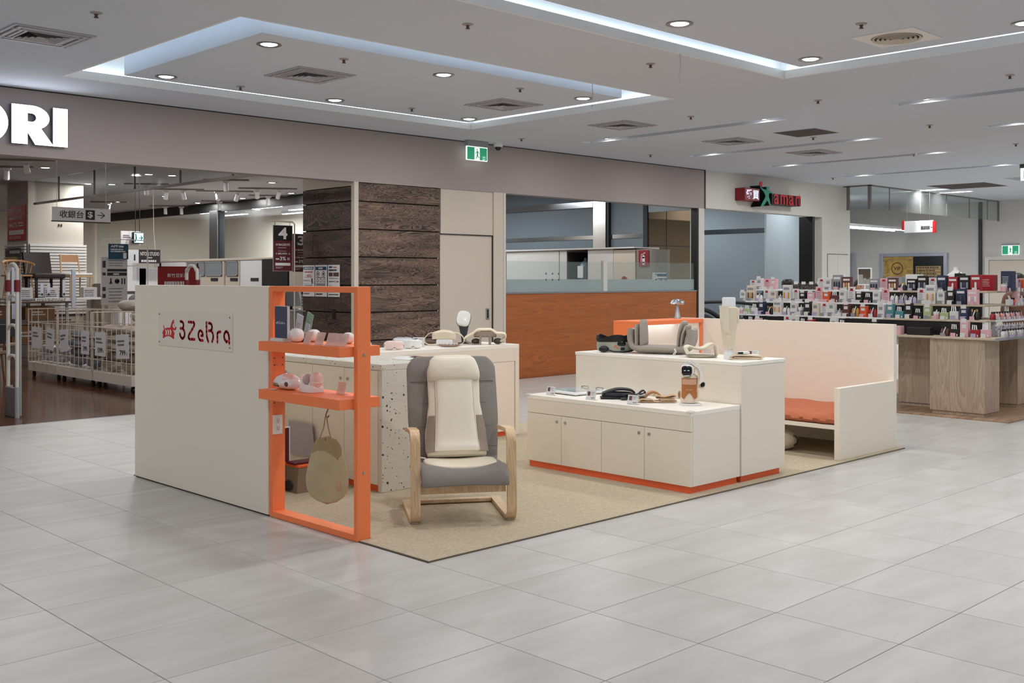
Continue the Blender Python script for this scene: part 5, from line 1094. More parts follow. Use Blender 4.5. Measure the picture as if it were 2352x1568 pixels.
b = MB(True); b.sheet(G, 0.003); obj('clear_band', b, mat('amber_light', 'D9A98A', 0.1, coat=0.5), rbt, world=False)
b = MB(True); b.m = Matrix.Translation((-0.012, -0.012, 0.262)); b.ell((0, 0, 0), 0.055, 0.056, 0.050, 28, 16, 0.85, 0.85); obj('head', b, M['wgloss'], rbt, world=False)
b = MB(True); b.m = Matrix.Translation((-0.018, -0.052, 0.262)); b.ell((0, 0, 0), 0.040, 0.024, 0.036, 24, 12, 0.55, 0.6); fc = obj('face_screen', b, M['blackg'], rbt, world=False)
for x in (-0.032, -0.006):
    b = MB(); b.box(x-0.007, x+0.007, -0.0775, -0.0765, 0.262, 0.2645); obj('eye', b, mat('eye_light', 'CFEFFF', emit=1.2), rbt, world=False)
b = MB(True); b.ell((-0.018, -0.05, 0.224), 0.034, 0.025, 0.010, 20, 8); obj('chrome_chin', b, M['chrome'], rbt, world=False)
band(rbt, 'hood', [(-0.04, 0, 0.295), (0.0, 0.0, 0.318), (0.045, 0.0, 0.310), (0.078, 0, 0.275), (0.092, 0, 0.225), (0.088, 0, 0.190)], 0.085, 0.018, M['wgloss'])
band(rbt, 'inner_arm', [(0.03, 0, 0.285), (0.06, 0, 0.262), (0.072, 0, 0.22), (0.068, 0, 0.175), (0.062, 0.0, 0.13)], 0.07, 0.014, MATS['robot_cream'])
b = MB(True); b.m = Matrix.Translation((0.098, -0.01, 0.150)) @ Matrix.Rotation(0.5, 4, 'Y'); b.ell((0, 0, 0), 0.017, 0.022, 0.026, 18, 10); obj('black_hand', b, M['blackg'], rbt, world=False)
b = MB(True); b.m = Matrix.Translation((0.094, 0.0, 0.139)) @ Matrix.Rotation(0.5, 4, 'Y'); b.ell((0, 0, 0), 0.024, 0.028, 0.022, 18, 10); obj('hand_cup', b, MATS['robot_cream'], rbt, world=False)
b = MB(True); b.ell((-0.075, 0, 0.075), 0.012, 0.02, 0.028); obj('side_knob', b, MATS['amber'], rbt, world=False)
text('3ZeBra', (0.0, -0.0665, 0.115), UY, 0.010, mat('amber_print', 'E2B48F', 0.5), rbt, width=0.05, world=False, depth=0.002)
# ---- on the tall cabinet
bb = thing('belt_massager', 'pale grey belt massager with black scalloped rim and a round pump', 'massager', (7.02, 6.005, 0.9155), -0.75)
def ringband(zf, zt, rx, ry, th, n=48, a0=0, a1=2*PI):
    G = []
    for i in range(n+1):
        a = a0+(a1-a0)*i/n; G.append([(rx*math.cos(a), ry*math.sin(a), zf(a)), (rx*1.05*math.cos(a), ry*1.05*math.sin(a), (zf(a)+zt(a))/2), (rx*1.02*math.cos(a), ry*1.02*math.sin(a), zt(a))])
    b = MB(True); b.sheet(G, th); return b
lf = mat('belt_grey', 'A9AB9C', 0.7, bump=(120, 0.3))
obj('belt_body', ringband(lambda a: 0.004+0.012*(1-abs(math.sin(a))), lambda a: 0.10, 0.155, 0.085, 0.012), lf, bb, world=False)
obj('black_rim', ringband(lambda a: 0.092, lambda a: 0.135+0.018*math.cos(3*(a+PI/2)), 0.158, 0.088, 0.016), M['black'], bb, world=False)
b = MB(True); b.ell((-0.115, -0.085, 0.030), 0.045, 0.022, 0.028); obj('pump_bulb', b, M['black'], bb, world=False)
b = MB(True); b.tube([(-0.07, -0.09, 0.02), (-0.03, -0.092, 0.008), (0.05, -0.10, 0.006), (0.12, -0.08, 0.012), (0.16, -0.04, 0.03)], 0.006, 8); obj('black_cord', b, M['black'], bb, world=False)
b = MB(True); b.m = Matrix.Translation((0.035, -0.089, 0.075)); b.ell((0, 0, 0), 0.036, 0.012, 0.020, 24, 10, 0.7, 0.6); obj('control_pad', b, M['blackg'], bb, world=False)
b = MB(True); b.rbox(0.028, 0.062, -0.099, -0.086, 0.022, 0.044, 0.003); obj('tag', b, M['black'], bb, world=False)
for p in ((-0.018, 0.05), (0.0, 0.042), (-0.01, 0.06)):
    b = MB(True); b.ell((p[0], -0.0925, p[1]), 0.011, 0.003, 0.010, 12, 6); obj('orange_badge', b, mat('badge_orange', 'D9703C', 0.5), bb, world=False)
lm = thing('calf_massager', 'large warm grey U-shaped calf massager with quilted side pads', 'massager', (7.15, 5.60, 0.9155), -1.2)
gf = M['greyf']
sh = smooth([(-0.255, 0, 0.20), (-0.262, 0, 0.12), (-0.235, 0, 0.055), (-0.16, 0, 0.035), (0.0, 0, 0.035), (0.15, 0, 0.035), (0.215, 0, 0.055), (0.250, 0, 0.12), (0.248, 0, 0.20)], 4)
G = []; T = []
for i, (x, y, z) in enumerate(sh):
    t = i/(len(sh)-1); w = 0.125
    G.append([(x, -w+w*2*k/10, z+0.015*((k-5)/5)**2) for k in range(11)]); T.append([0.065*max(0.25, (1-abs((k-5)/5)**5)) for k in range(11)])
b = MB(True); b.sheet(G, T); obj('shell', b, gf, lm, world=False)
for s, lst in ((-1, ((0.175, 0.10, 0.285, 0.0), (0.215, 0.10, 0.245, -0.01))), (1, ((0.165, 0.105, 0.275, 0.0), (0.195, 0.11, 0.24, 0.0), (0.232, 0.115, 0.205, 0.0)))):
    for q, (x, w, zt, yo) in enumerate(lst):
        G = []; T = []
        for i in range(15):
            t = i/14; z = 0.065+(zt-0.065)*t; ww = w*(1.0-0.30*max(0, (t-0.55)/0.45)**2)
            G.append([(s*(x+0.035*t*t*(1 if s > 0 else 0.25)-0.01), yo+u*ww, z) for u in [(-1+2*k/10) for k in range(11)]])
            T.append([0.044*max(0.3, (1-abs((k-5)/5)**4))*(1 if 0 < i < 14 else 0.5) for k in range(11)])
        b = MB(True); b.sheet(G, T); obj('side_pad', b, gf, lm, world=False)
b = MB(True); b.tube([(0.135, -0.13, 0.05), (0.15, -0.15, 0.03), (0.135, -0.165, 0.006), (0.15, -0.17, 0.004), (0.16, -0.155, 0.03), (0.145, -0.14, 0.052)], 0.003, 6); obj('white_cable', b, M['wplast'], lm, world=False)
cable = MB(True); cable.tube([(7.32, 5.72, 0.918), (7.34, 5.66, 0.955), (7.345, 5.60, 0.94), (7.35, 5.55, 0.92), (7.37, 5.46, 0.919), (7.375, 5.40, 0.935)], 0.0035, 6); obj('white_cable', cable, M['wplast'], label='white cable looping behind the calf massager', cat='cable', org=(7.34, 5.6, 0.918))
wp = thing('wave_pillow', 'cream wave-shaped neck pillow on the tall cabinet', 'pillow', (7.03, 5.12, 0.9155), -0.76)
wv = smooth([(-0.105, 0, 0.030), (-0.125, 0, 0.070), (-0.095, 0, 0.085), (-0.04, 0, 0.070), (0.015, 0, 0.072), (0.065, 0, 0.10), (0.10, 0, 0.098), (0.118, 0, 0.06), (0.125, 0, 0.015)], 5)
G = []; T = []
for i, (x, y, z) in enumerate(wv):
    G.append([(x, -0.07+0.14*k/8+0.01*math.sin(i/6), z+0.008*((k-4)/4)**2) for k in range(9)]); T.append([0.022*max(0.35, 1-abs((k-4)/4)**4) for k in range(9)])
b = MB(True); b.sheet(G, T); obj('wave_top', b, M['cream'], wp, world=False)
b = MB(True); b.lathe([(0, 0), (0.10, 0.0), (0.125, 0.008), (0.122, 0.018), (0.09, 0.022), (0, 0.022)], (0.005, 0, 0), 36, 1, 0.6); obj('base', b, mat('olive_grey', 'B5B198', 0.5), wp, world=False)
b = MB(True); b.ell((0.118, -0.045, 0.045), 0.012, 0.022, 0.030, 16, 10); obj('side_button', b, M['creamf'], wp, world=False)
lgm = thing('leg_form', 'white display leg form wearing a cream calf sleeve', 'display form', (7.00, 4.835, 0.9155), -0.76)
b = MB(True); b.lathe([(0, 0), (0.038, 0), (0.040, 0.02), (0.034, 0.06), (0.033, 0.10), (0.042, 0.18), (0.054, 0.27), (0.058, 0.34), (0.053, 0.40), (0.052, 0.475), (0.050, 0.482), (0.044, 0.484), (0, 0.484)], (0, 0, 0), 32, 1, 0.9); obj('leg', b, M['wplast'], lgm, world=False)
b = MB(True); b.lathe([(0.037, 0.085), (0.046, 0.085), (0.046, 0.12), (0.056, 0.20), (0.067, 0.29), (0.071, 0.36), (0.068, 0.405), (0.061, 0.41), (0.060, 0.36), (0.05, 0.2), (0.037, 0.085)], (0, 0, 0), 32, 1, 0.92); obj('sleeve', b, M['creamf'], lgm, world=False)
G = [[(0.077*math.cos(a+0.10*t)*(1-0.25*t), 0.073*math.sin(a+0.10*t)*(1-0.25*t), 0.42-0.17*t-0.05*k/6*t) for k, a in enumerate([-PI*0.95+0.20*j for j in range(7)])] for t in [i/8 for i in range(9)]]
b = MB(True); b.sheet(G, 0.006); obj('wrap_flap', b, M['cream'], lgm, world=False)
b = MB(True); b.m = Matrix.Translation((-0.018, -0.052, 0.155)); b.ell((0, 0, 0), 0.022, 0.007, 0.036); obj('oval_pad', b, M['creamf'], lgm, world=False)
b = MB(True); b.rbox(0.060, 0.078, -0.03, 0.03, 0.28, 0.40, 0.006, 2); obj('side_flap', b, M['cream'], lgm, world=False)
fw = thing('folded_wrap', 'folded cream leg wrap under a small remote on the tall cabinet', 'wrap', (7.10, 4.76, 0.9155), -0.70)
band(fw, 'folded_cloth', [(0.13, 0, 0.008), (0.0, 0, 0.006), (-0.10, 0, 0.006), (-0.13, 0, 0.014), (-0.118, 0, 0.028), (-0.08, 0, 0.034), (0.02, 0, 0.032), (0.12, 0, 0.026), (0.145, 0, 0.016)], 0.11, 0.009, M['creamf'])
band(fw, 'inner_fold', [(-0.10, 0.0, 0.0185), (-0.03, 0.0, 0.017), (0.05, 0.0, 0.017), (0.12, 0, 0.018)], 0.10, 0.010, mat('wrap_tan', 'C9A987', 0.8))
rc = thing('remote', 'small white remote with a black end lying on the folded wrap', 'remote', (7.10, 4.775, 0.9560), -0.55)
b = MB(True); b.rbox(-0.05, 0.05, -0.028, 0.028, 0.0, 0.019, 0.005, 2); obj('case', b, M['wplast'], rc, world=False)
b = MB(); b.rbox(-0.0515, -0.008, -0.0295, -0.027, 0.003, 0.0165, 0.001); obj('black_end', b, M['blackg'], rc, world=False)
# ================================================================ SERVICE COUNTER behind the kiosk
sv = thing('service_counter', 'long service counter with an orange-brown wood front below glass screens', 'counter', (13.7, 12.1, 0))
b = MB(); b.box(11.27, 16.155, 11.87, 12.50, 0.0, 1.31); obj('front', b, M['teak'], sv)
b = MB(); b.rbox(11.27, 16.155, 11.86, 12.55, 1.3105, 1.335, 0.002); obj('worktop', b, M['steel'], sv)
gp = thing('counter_screen', 'clear glass screen with a frosted lower band on the service counter', 'screen', (13.7, 11.93, 1.335))
for a, c_, l in ((11.30, 13.58, 1.82), (13.70, 16.14, 1.83)):
    b = MB(); b.box(a, c_, 11.925, 11.935, 1.335, l); pn_ = obj('pane', b, M['glass'], gp)
    b = MB(); b.box(a, c_, 11.918, 11.922, 1.337, 1.535); obj('frosted_band', b, M['frost'], gp)
b = MB(); b.rbox(13.59, 13.69, 11.90, 11.96, 1.335, 1.85, 0.003); obj('post', b, M['wallw'], gp)
b = MB()
for x0 in (12.22, 15.02):
    for i in range(3):
        for z in (1.53, 1.625): b.cyl((x0+0.145*i, 11.915, z), (x0+0.145*i, 11.917, z), 0.016, n=12)
obj('speaking_holes', b, mat('hole_teal', '2F6680', 0.5), gp)
ca = thing('white_cabinets', 'row of tall white cabinets with one open niche behind the service counter', 'cabinet', (16.1, 14.7, 0))
for y0, y1 in ((15.0, 16.55), (14.78, 14.99), (13.55, 14.22)):
    b = MB(); b.rbox(15.75, 16.45, y0, y1-0.012, 0, 2.12, 0.003); obj('cabinet_unit', b, M['wallw'], ca)
b = MB(); b.rbox(15.75, 16.45, 13.0, 13.54, 0, 2.10, 0.003); obj('cabinet_unit', b, M['beige'], ca)
b = MB(); b.box(16.40, 16.44, 14.22, 14.78, 0, 2.08); b.box(15.76, 16.44, 14.20, 14.22, 0, 2.08); b.box(15.76, 16.44, 14.76, 14.78, 0, 2.08); b.box(15.78, 16.44, 14.22, 14.76, 1.46, 1.49); obj('niche', b, mat('niche_dark', '3A3734', 0.8), ca)
b = MB(); b.rbox(15.70, 16.46, 12.98, 16.6, 2.121, 2.15, 0.002); obj('top_board', b, M['wallw'], ca)
wbot = thing('water_bottle', 'large blue-grey water bottle with a white label in the dark niche', 'bottle', (15.98, 14.46, 1.491))
b = MB(True); b.lathe([(0, 0), (0.14, 0), (0.145, 0.02), (0.14, 0.1), (0.145, 0.2), (0.14, 0.32), (0.10, 0.38), (0.04, 0.42), (0.04, 0.47), (0, 0.47)], (15.98, 14.46, 1.491)); obj('bottle_body', b, mat('bottle_blue', '4A5F6E', 0.2), wbot)
b = MB(); b.rbox(15.82, 15.832, 14.40, 14.55, 1.56, 1.80, 0.002); obj('paper_label', b, M['paper'], wbot)
sr = thing('shoe_shelf', 'low white shelf with dark shoes at the left of the service room', 'shelf', (15.9, 17.6, 0))
for z in (1.42, 1.78, 2.14):
    b = MB(); b.rbox(15.7, 16.4, 16.75, 18.4, z, z+0.03, 0.003); obj('shelf_board', b, M['wallw'], sr)
b = MB(); b.rbox(15.75, 16.4, 16.66, 16.73, 0, 2.17, 0.003); obj('side_panel', b, M['wallw'], sr)
for k, (y, z) in enumerate(((16.95, 1.4505), (17.35, 1.4505), (17.0, 1.8105), (17.45, 1.8105))):
    b = MB(True); b.m = Matrix.Translation((16.0, y, z)); b.loft([[(-0.15+0.30*t, s_*w, h) for s_, h in ((-1, 0), (1, 0), (1, 0.4*hh), (0.5, hh), (-0.5, hh), (-1, 0.4*hh))] for t, w, hh in ((0, 0.04, 0.04), (0.15, 0.10, 0.09), (0.5, 0.12, 0.14), (0.85, 0.11, 0.20), (1, 0.08, 0.2))])
    obj('shoe', b, M['black'], label='dark shoe on the %s shelf of the shoe rack, %s one' % (('lower', 'upper')[k//2], ('right', 'left')[k % 2]), cat='shoe', group='shoes in the service room', org=(16.0, y, z))
es = thing('extinguisher_sign', 'red sign with a white fire extinguisher on the beige cabinet', 'sign', (15.74, 12.98, 1.8))
b = MB(); b.rbox(15.73, 15.745, 12.66, 12.90, 1.78, 2.08, 0.001); obj('plate', b, mat('sign_red2', '8E1620', 0.5), es)
b = MB(); b.stroke([(-12.78, 1.835), (-12.78, 1.955)], 0.032, (15.729, 0, 0), (0, -1, 0), (0, 0, 1), (-0.001, 0, 0)); b.stroke([(-12.78, 2.0), (-12.78, 2.02), (-12.745, 2.03)], 0.009, (15.729, 0, 0), (0, -1, 0), (0, 0, 1), (-0.001, 0, 0)); b.stroke([(-12.78, 2.01), (-12.83, 2.0), (-12.84, 1.86)], 0.006, (15.729, 0, 0), (0, -1, 0), (0, 0, 1), (-0.001, 0, 0)); obj('extinguisher_symbol', b, M['paper'], es)
b = MB(); b.rbox(15.75, 16.3, 12.60, 12.97, 0, 2.10, 0.003); obj('end_unit', b, mat('grey_board', '8B857E', 0.7), ca)
gb = thing('glass_ornament', 'small red and amber glass ornament on the service counter', 'ornament', (14.29, 12.05, 1.336))
b = MB(True); b.lathe([(0, 0), (0.05, 0), (0.05, 0.10), (0.035, 0.17), (0, 0.17)], (14.29, 12.05, 1.336)); obj('stand', b, mat('amber_glass', 'C98A1E', 0.1), gb)
b = MB(True); b.ell((14.27, 12.03, 1.545), 0.05, 0.05, 0.045); obj('bowl', b, mat('ruby', 'A01010', 0.08), gb)
b = MB(True); b.ell((14.34, 12.06, 1.535), 0.05, 0.045, 0.045); obj('lid', b, MATS['amber_glass'], gb)
sc2 = thing('counter_notice', 'small white notice box with a blue header on the service counter', 'sign', (15.3, 12.02, 1.336))
b = MB(); b.rbox(15.14, 15.43, 12.0, 12.10, 1.336, 1.65, 0.004); obj('box', b, M['paper'], sc2)
b = MB(); b.box(15.15, 15.42, 11.998, 12.0, 1.585, 1.635); obj('header', b, mat('header_blue', '30495C', 0.5), sc2)
b = MB(); rows(b, (15.16, 11.999, 1.50), UY, 0.25, 0.06, 2, 4, 0.5); obj('print', b, M['ink'], sc2)
for x, y in ((13.6, 14.6), (12.0, 15.5), (15, 13.2)):
    dl(x, y, 'service room downlight %s' % {13.6: 'in the middle', 12.0: 'at the left', 15: 'near the mirror wall'}[x], 3.45, 1.0, 'service room downlights')
# ================================================================ FURNITURE SHOP on the left
def pyr(x): return x
# ---- lights and track spots
SD = [((7.0, 18.8), 'in front of the slatted column'), ((8.8, 21.4), 'near the column, left of a pair'), ((9.2, 21.2), 'near the column, right of a pair'), ((8.8, 18.7), 'left of the glass barrier joint'), ((9.2, 18.6), 'right of the glass barrier joint'), ((11.4, 23.4), 'in the middle of the shop, far'), ((11.4, 25.9), 'deep on the left'), ((11.4, 21.2), 'over the white cabinet row, middle'), ((11.3, 18.6), 'close to the plank column'), ((13.0, 22.7), 'close to the partition beam'), ((13.0, 24.9), 'by the partition mullion'), ((13.0, 20.6), 'at the right end of the partition'), ((6.9, 14.2), 'just behind the fascia'), ((4.8, 14.2), 'just behind the fascia, further left'), ((4.8, 18.5), 'left of the slatted column'), ((6.9, 25.5), 'behind the slatted column')]
for (x, y), l in SD: dl(x, y, 'shop ceiling downlight '+l, 3.45, 1.15, 'furniture shop downlights')
for x, y in ((2.5, 14.5), (2.5, 19)): dl(x, y, 'shop ceiling downlight left of the view', 3.45, 1.2, 'furniture shop downlights out of view')
def track(x, y, heads, label, L=0.9, ang=0.0, mm='wplast', kind=''):
    t = thing('track_spotlight', label, 'spotlight', (x, y, 3.45), ang, 'track spotlights in the furniture shop')
    b = MB(); b.box(-L/2, L/2, -0.02, 0.02, -0.03, 0); obj('track', b, mat('track_grey', '8C8884', 0.5), t, world=False)
    for hx, tilt, turn in heads:
        b = MB(True); b.rbox(hx-0.07, hx+0.07, -0.025, 0.025, -0.065, -0.031, 0.006); obj('adapter', b, M[mm], t, world=False)
        b = MB(True); b.cyl((hx, 0, -0.065), (hx, 0, -0.10), 0.012); b.m = Matrix.Translation((hx, 0, -0.14)) @ Matrix.Rotation(turn, 4, 'Z') @ Matrix.Rotation(tilt, 4, 'X'); b.cyl((0, 0, 0.07), (0, 0, -0.09), 0.042, 0.046, 18); h = obj('spot_head', b, M[mm], t, world=False)
    return t
TRK = [(6.44, 19.0, [(0.0, 0.5, 0.3)], 'track spotlight at the far left edge under the shop ceiling'), (6.30, 17.7, [(0.0, 0.6, 0)], 'single track spotlight left of the first shop downlight'), (10.6, 21.3, [(-0.18, 0.5, 0.4), (0.18, 0.4, -0.4)], 'pair of grey track spotlights left of the bright white one'), (11.6, 21.0, [(-0.15, -0.7, 0.3), (0.25, 0.5, 0.6)], 'track with the bright white spotlight in the middle of the shop'), (11.9, 19.75, [(-0.22, 0.5, 0.0), (0.22, 0.6, 0.5)], 'pair of track spotlights close to the plank column'), (9.6, 20.5, [(0.0, 0.4, 0)], 'single track spotlight above the cashier arrow sign'), (11.2, 26.0, [(0, 0.5, 0.5)], 'dark track spotlight deep on the left'), (13.0, 26.2, [(-0.2, 0.3, 0), (0.2, 0.3, 0)], 'pair of spotlights along the partition, farthest'), (13.0, 23.8, [(0, 0.4, 0)], 'spotlight along the partition beam, middle'), (12.9, 21.4, [(0, 0.3, 0)], 'spotlight along the partition beam, nearest the plank column'), (10.3, 18.6, [(0, 0.2, 0)], 'small spotlight hanging near the glass barrier end')]
for k, (x, y, hd, l) in enumerate(TRK): track(x, y, hd, l, 0.5+0.35*len(hd), -0.6)
# ---- glass smoke barrier hanging from the shop ceiling
gbr = thing('glass_barrier', 'grey glass smoke barrier hanging under the shop ceiling', 'glass barrier', (7.8, 17, 3.45))
ys = [12.3, 13.9, 15.5, 17.1, 18.7, 20.3, 21.5]
for a, c_ in zip(ys, ys[1:]):
    b = MB(); b.box(7.80, 7.81, a+0.01, c_-0.01, 3.02, 3.449); obj('pane', b, M['smoke'], gbr)
b = MB(); b.box(7.78, 7.83, 12.3, 21.5, 2.98, 3.02); obj('bottom_rail', b, mat('barrier_rail', '6A625C', 0.4, metal=0.5), gbr)
for y in ys[1:-1]:
    b = MB(); b.box(7.79, 7.82, y-0.006, y+0.006, 3.02, 3.449); obj('joint_strip', b, MATS['barrier_rail'], gbr)
# ---- square column with slatted cladding
cl = thing('slatted_column', 'large pale column with horizontal slats on its lower half', 'column', (8.2, 22.2, 0))
b = MB(); b.rbox(7.72, 8.80, 21.62, 22.75, 0, 3.449, 0.004); obj('core', b, mat('column_paint', 'C9C2B6', 0.8), cl)
for k in range(24):
    z = 2.22-0.058*k
    b = MB(); b.rbox(7.74, 8.84, 21.56, 21.60, z-0.044, z, 0.003); obj('slat', b, M['white'], cl)
    b = MB(); b.rbox(7.66, 7.70, 21.64, 22.75, z-0.044, z, 0.003); obj('slat', b, M['white'], cl)
b = MB(); b.box(7.74, 8.83, 21.60, 21.62, 0.8, 2.22); b.box(7.70, 7.72, 21.64, 22.7, 0.8, 2.22); obj('slat_backing', b, mat('slat_gap', '5E5C60', 0.8), cl)
b = MB(); b.box(8.30, 8.325, 21.612, 21.619, 2.58, 2.63); b.box(8.35, 8.375, 21.612, 21.619, 2.58, 2.63); obj('small_sockets', b, M['gap'], cl)
def poster(name, label, cat, X, y0, y1, z0, z1, base, items, facing='X', th=0.006, group=None, frame=None):
    """flat sign; facing X (normal -X) uses Y extents, facing Y (normal -Y) uses X extents as y0,y1"""
    if facing == 'X':
        t = thing(name, label, cat, (X, (y0+y1)/2, z0), group=group); uv = UX; O = Vector((X, max(y0, y1), z0)); w = abs(y1-y0)
        b = MB(); b.box(X, X+th, y0, y1, z0, z1)
    else:
        t = thing(name, label, cat, ((y0+y1)/2, X, z0), group=group); uv = UY; O = Vector((min(y0, y1), X, z0)); w = abs(y1-y0)
        b = MB(); b.box(y0, y1, X, X+th, z0, z1)
    obj('board', b, base, t); h = z1-z0; u = Vector(uv[0]); v = Vector(uv[1]); n = u.cross(v).normalized(); dep = 0.0012
    for it in items:
        k = it[0]
        if k == 'rect': b = MB(); quad(b, O, uv, it[1]*w, it[2]*w, it[3]*h, it[4]*h, dep); obj('printed_field', b, it[5], t); dep += 0.0006
        elif k == 'text': text(it[1], O+u*it[2]*w+v*it[3]*h, uv, it[4]*h, it[5], t, width=it[6]*w if it[6] else None, depth=dep+0.001, bold=it[7] if len(it) > 7 else 0.0)
        elif k == 'rows': b = MB(); rows(b, O+u*it[1]*w+v*it[3]*h, uv, (it[2]-it[1])*w, (it[4]-it[3])*h, it[5], hash(name) % 7+int(it[1]*10), it[7] if len(it) > 7 else 0.4, dep+0.001); obj('small_print', b, it[6], t)
        elif k == 'disc': b = MB(); q = O+n*(dep+0.0012); r = it[3]*h; b.prism([(it[1]*w+r*math.cos(a), it[2]*h+r*math.sin(a)) for a in (2*PI*i/20 for i in range(20))], q, u, v, n*0.0004); obj('printed_mark', b, it[4], t)
        elif k == 'ring':
            b = MB(); q = O+n*(dep+0.0015); r = it[3]*h
            b.stroke([(it[1]*w+r*math.cos(2*PI*i/20), it[2]*h+r*math.sin(2*PI*i/20)) for i in range(21)], r*0.13, q, u, v, n*0.0004); obj('printed_mark', b, it[4], t)
        elif k == 'line': b = MB(); b.stroke([(p[0]*w, p[1]*h) for p in it[1]], it[2]*h, O+n*(dep+0.0012), u, v, n*0.0004); obj('printed_mark', b, it[3], t)
    return t
PW = M['paper']; INK = M['ink']; TW = mat('print_white', 'E8E6E4', 0.6); TB = mat('print_blue', '284A66', 0.6); TO = mat('print_orange', 'C8502A', 0.6); TY = mat('print_yellow', 'D9BC62', 0.6)
poster('sale_poster', 'red sale poster with white print on the left face of the slatted column', 'poster', 7.70, 21.70, 22.66, 2.30, 2.99, M['redp'],
    [('text', 'BIG好刷', 0.55, 0.80, 0.10, TW, 0.45), ('rows', 0.1, 0.3, 0.80, 0.92, 2, TW, 0.5), ('rect', 0.08, 0.92, 0.755, 0.76, TW), ('text', '$8,000', 0.62, 0.60, 0.12, TW, 0.45), ('rows', 0.1, 0.4, 0.60, 0.68, 1, TW, 0.7),
     ('text', '3%', 0.42, 0.38, 0.15, TW, 0.28), ('rows', 0.1, 0.28, 0.40, 0.50, 1, TW, 0.8), ('rows', 0.6, 0.92, 0.38, 0.54, 2, TW, 0.5), ('rect', 0.08, 0.92, 0.17, 0.30, TW), ('rows', 0.1, 0.85, 0.04, 0.13, 2, TW, 0.4)])
poster('dark_sign', 'dark grey sign with a yellow lower label on the slatted column', 'sign', 7.64, 21.80, 22.62, 1.86, 2.15, mat('sign_grey', '55504E', 0.6),
    [('rows', 0.30, 0.98, 0.62, 0.84, 1, TW, 0.9), ('rows', 0.05, 0.3, 0.88, 0.95, 1, TW, 0.5), ('rect', 0.0, 0.78, 0.0, 0.40, TY), ('text', 'Low Price!', 0.38, 0.10, 0.20, INK, 0.55), ('rows', 0.8, 0.97, 0.1, 0.35, 2, TW, 0.5)])
# ---- cashier sign hanging behind the fascia
cs = poster('cashier_sign', 'white hanging sign reading cashier in Chinese with a dollar mark and an arrow', 'sign', 14.0, 5.294, 6.059, 2.292, 2.468, TW,
    [('text', '收銀台', 0.33, 0.22, 0.56, INK, 0.40, 0.01), ('rect', 0.565, 0.725, 0.14, 0.86, INK), ('text', '$', 0.645, 0.24, 0.52, TW, 0.09, 0.02), ('line', [(0.77, 0.5), (0.89, 0.5)], 0.028, INK), ('line', [(0.83, 0.72), (0.895, 0.5), (0.83, 0.28)], 0.028, INK)], 'Y', 0.02)
b = MB(); b.box(5.294, 6.059, 13.998, 14.022, 2.278, 2.292); obj('bottom_trim', b, M['black'], cs)
b = MB(); b.cyl((5.36, 14.01, 2.468), (5.36, 14.01, 3.45), 0.003); b.cyl((6.0, 14.01, 2.468), (6.0, 14.01, 3.45), 0.003); obj('hanging_rod', b, M['steel'], cs)
# lit blue exit arrow
ea = thing('exit_arrow', 'small lit blue-green exit arrow box hanging on two black rods', 'sign', (8.74, 19.0, 2.2))
b = MB(); b.rbox(8.64, 8.84, 19.0, 19.06, 2.19, 2.40, 0.004); obj('box', b, M['black'], ea)
b = MB(); b.box(8.665, 8.835, 18.995, 19.0, 2.205, 2.385); obj('lit_face', b, mat('exit_lit', 'BDEBEF', emit=1.1), ea)
b = MB(); b.stroke([(8.76, 2.295), (8.815, 2.295)], 0.008, (0, 18.994, 0), (1, 0, 0), (0, 0, 1), (0, -0.001, 0)); b.stroke([(8.79, 2.33), (8.818, 2.295), (8.79, 2.26)], 0.008, (0, 18.994, 0), (1, 0, 0), (0, 0, 1), (0, -0.001, 0)); b.stroke([(8.69, 2.36), (8.70, 2.29), (8.68, 2.23)], 0.012, (0, 18.994, 0), (1, 0, 0), (0, 0, 1), (0, -0.001, 0)); obj('arrow', b, mat('teal_print', '2F8F93', 0.5), ea)
b = MB(); b.cyl((8.70, 19.03, 2.40), (8.70, 19.03, 3.45), 0.006); b.cyl((8.78, 19.03, 2.40), (8.78, 19.03, 3.45), 0.006); obj('rod', b, M['black'], ea)
poster('column_notice', 'white notice panel beside the lit exit arrow', 'sign', 19.1, 8.46, 8.83, 2.16, 2.42, TW, [('rows', 0.1, 0.5, 0.5, 0.75, 2, M['inkg'], 0.6)], 'Y', 0.02)
# ---- studio sign
ns = poster('studio_sign', 'black hanging board reading NITORI STUDIO in white', 'sign', 20.0, 9.22, 9.65, 1.845, 2.11, mat('sign_black2', '2A2626', 0.6),
    [('text', 'NITORI STUDIO', 0.5, 0.56, 0.27, TW, 0.90, 0.01), ('rows', 0.36, 0.64, 0.36, 0.46, 1, TW, 0.7), ('rows', 0.1, 0.9, 0.08, 0.26, 1, TW, 0.85)], 'Y', 0.02)
b = MB(); b.tube([(9.55, 20.01, 2.11), (9.52, 20.01, 2.5), (9.50, 20.01, 3.45)], 0.004, 5); obj('cable', b, M['wplast'], ns)
# ---- big red banner
rbn = poster('red_banner', 'large dark red banner with white Chinese shop name behind the partition', 'banner', 18.3, 8.785, 9.585, 0.90, 1.768, mat('banner_red', '94070C', 0.6),
    [('text', '新竹巨城店', 0.47, 0.77, 0.085, TW, 0.50, 0.01), ('rows', 0.15, 0.8, 0.60, 0.69, 1, TW, 0.9)], 'Y', 0.01)
for x in (8.83, 9.55):
    b = MB(); b.rbox(x-0.012, x+0.012, 18.285, 18.32, 1.74, 1.83, 0.002); obj('clip', b, M['black'], rbn)
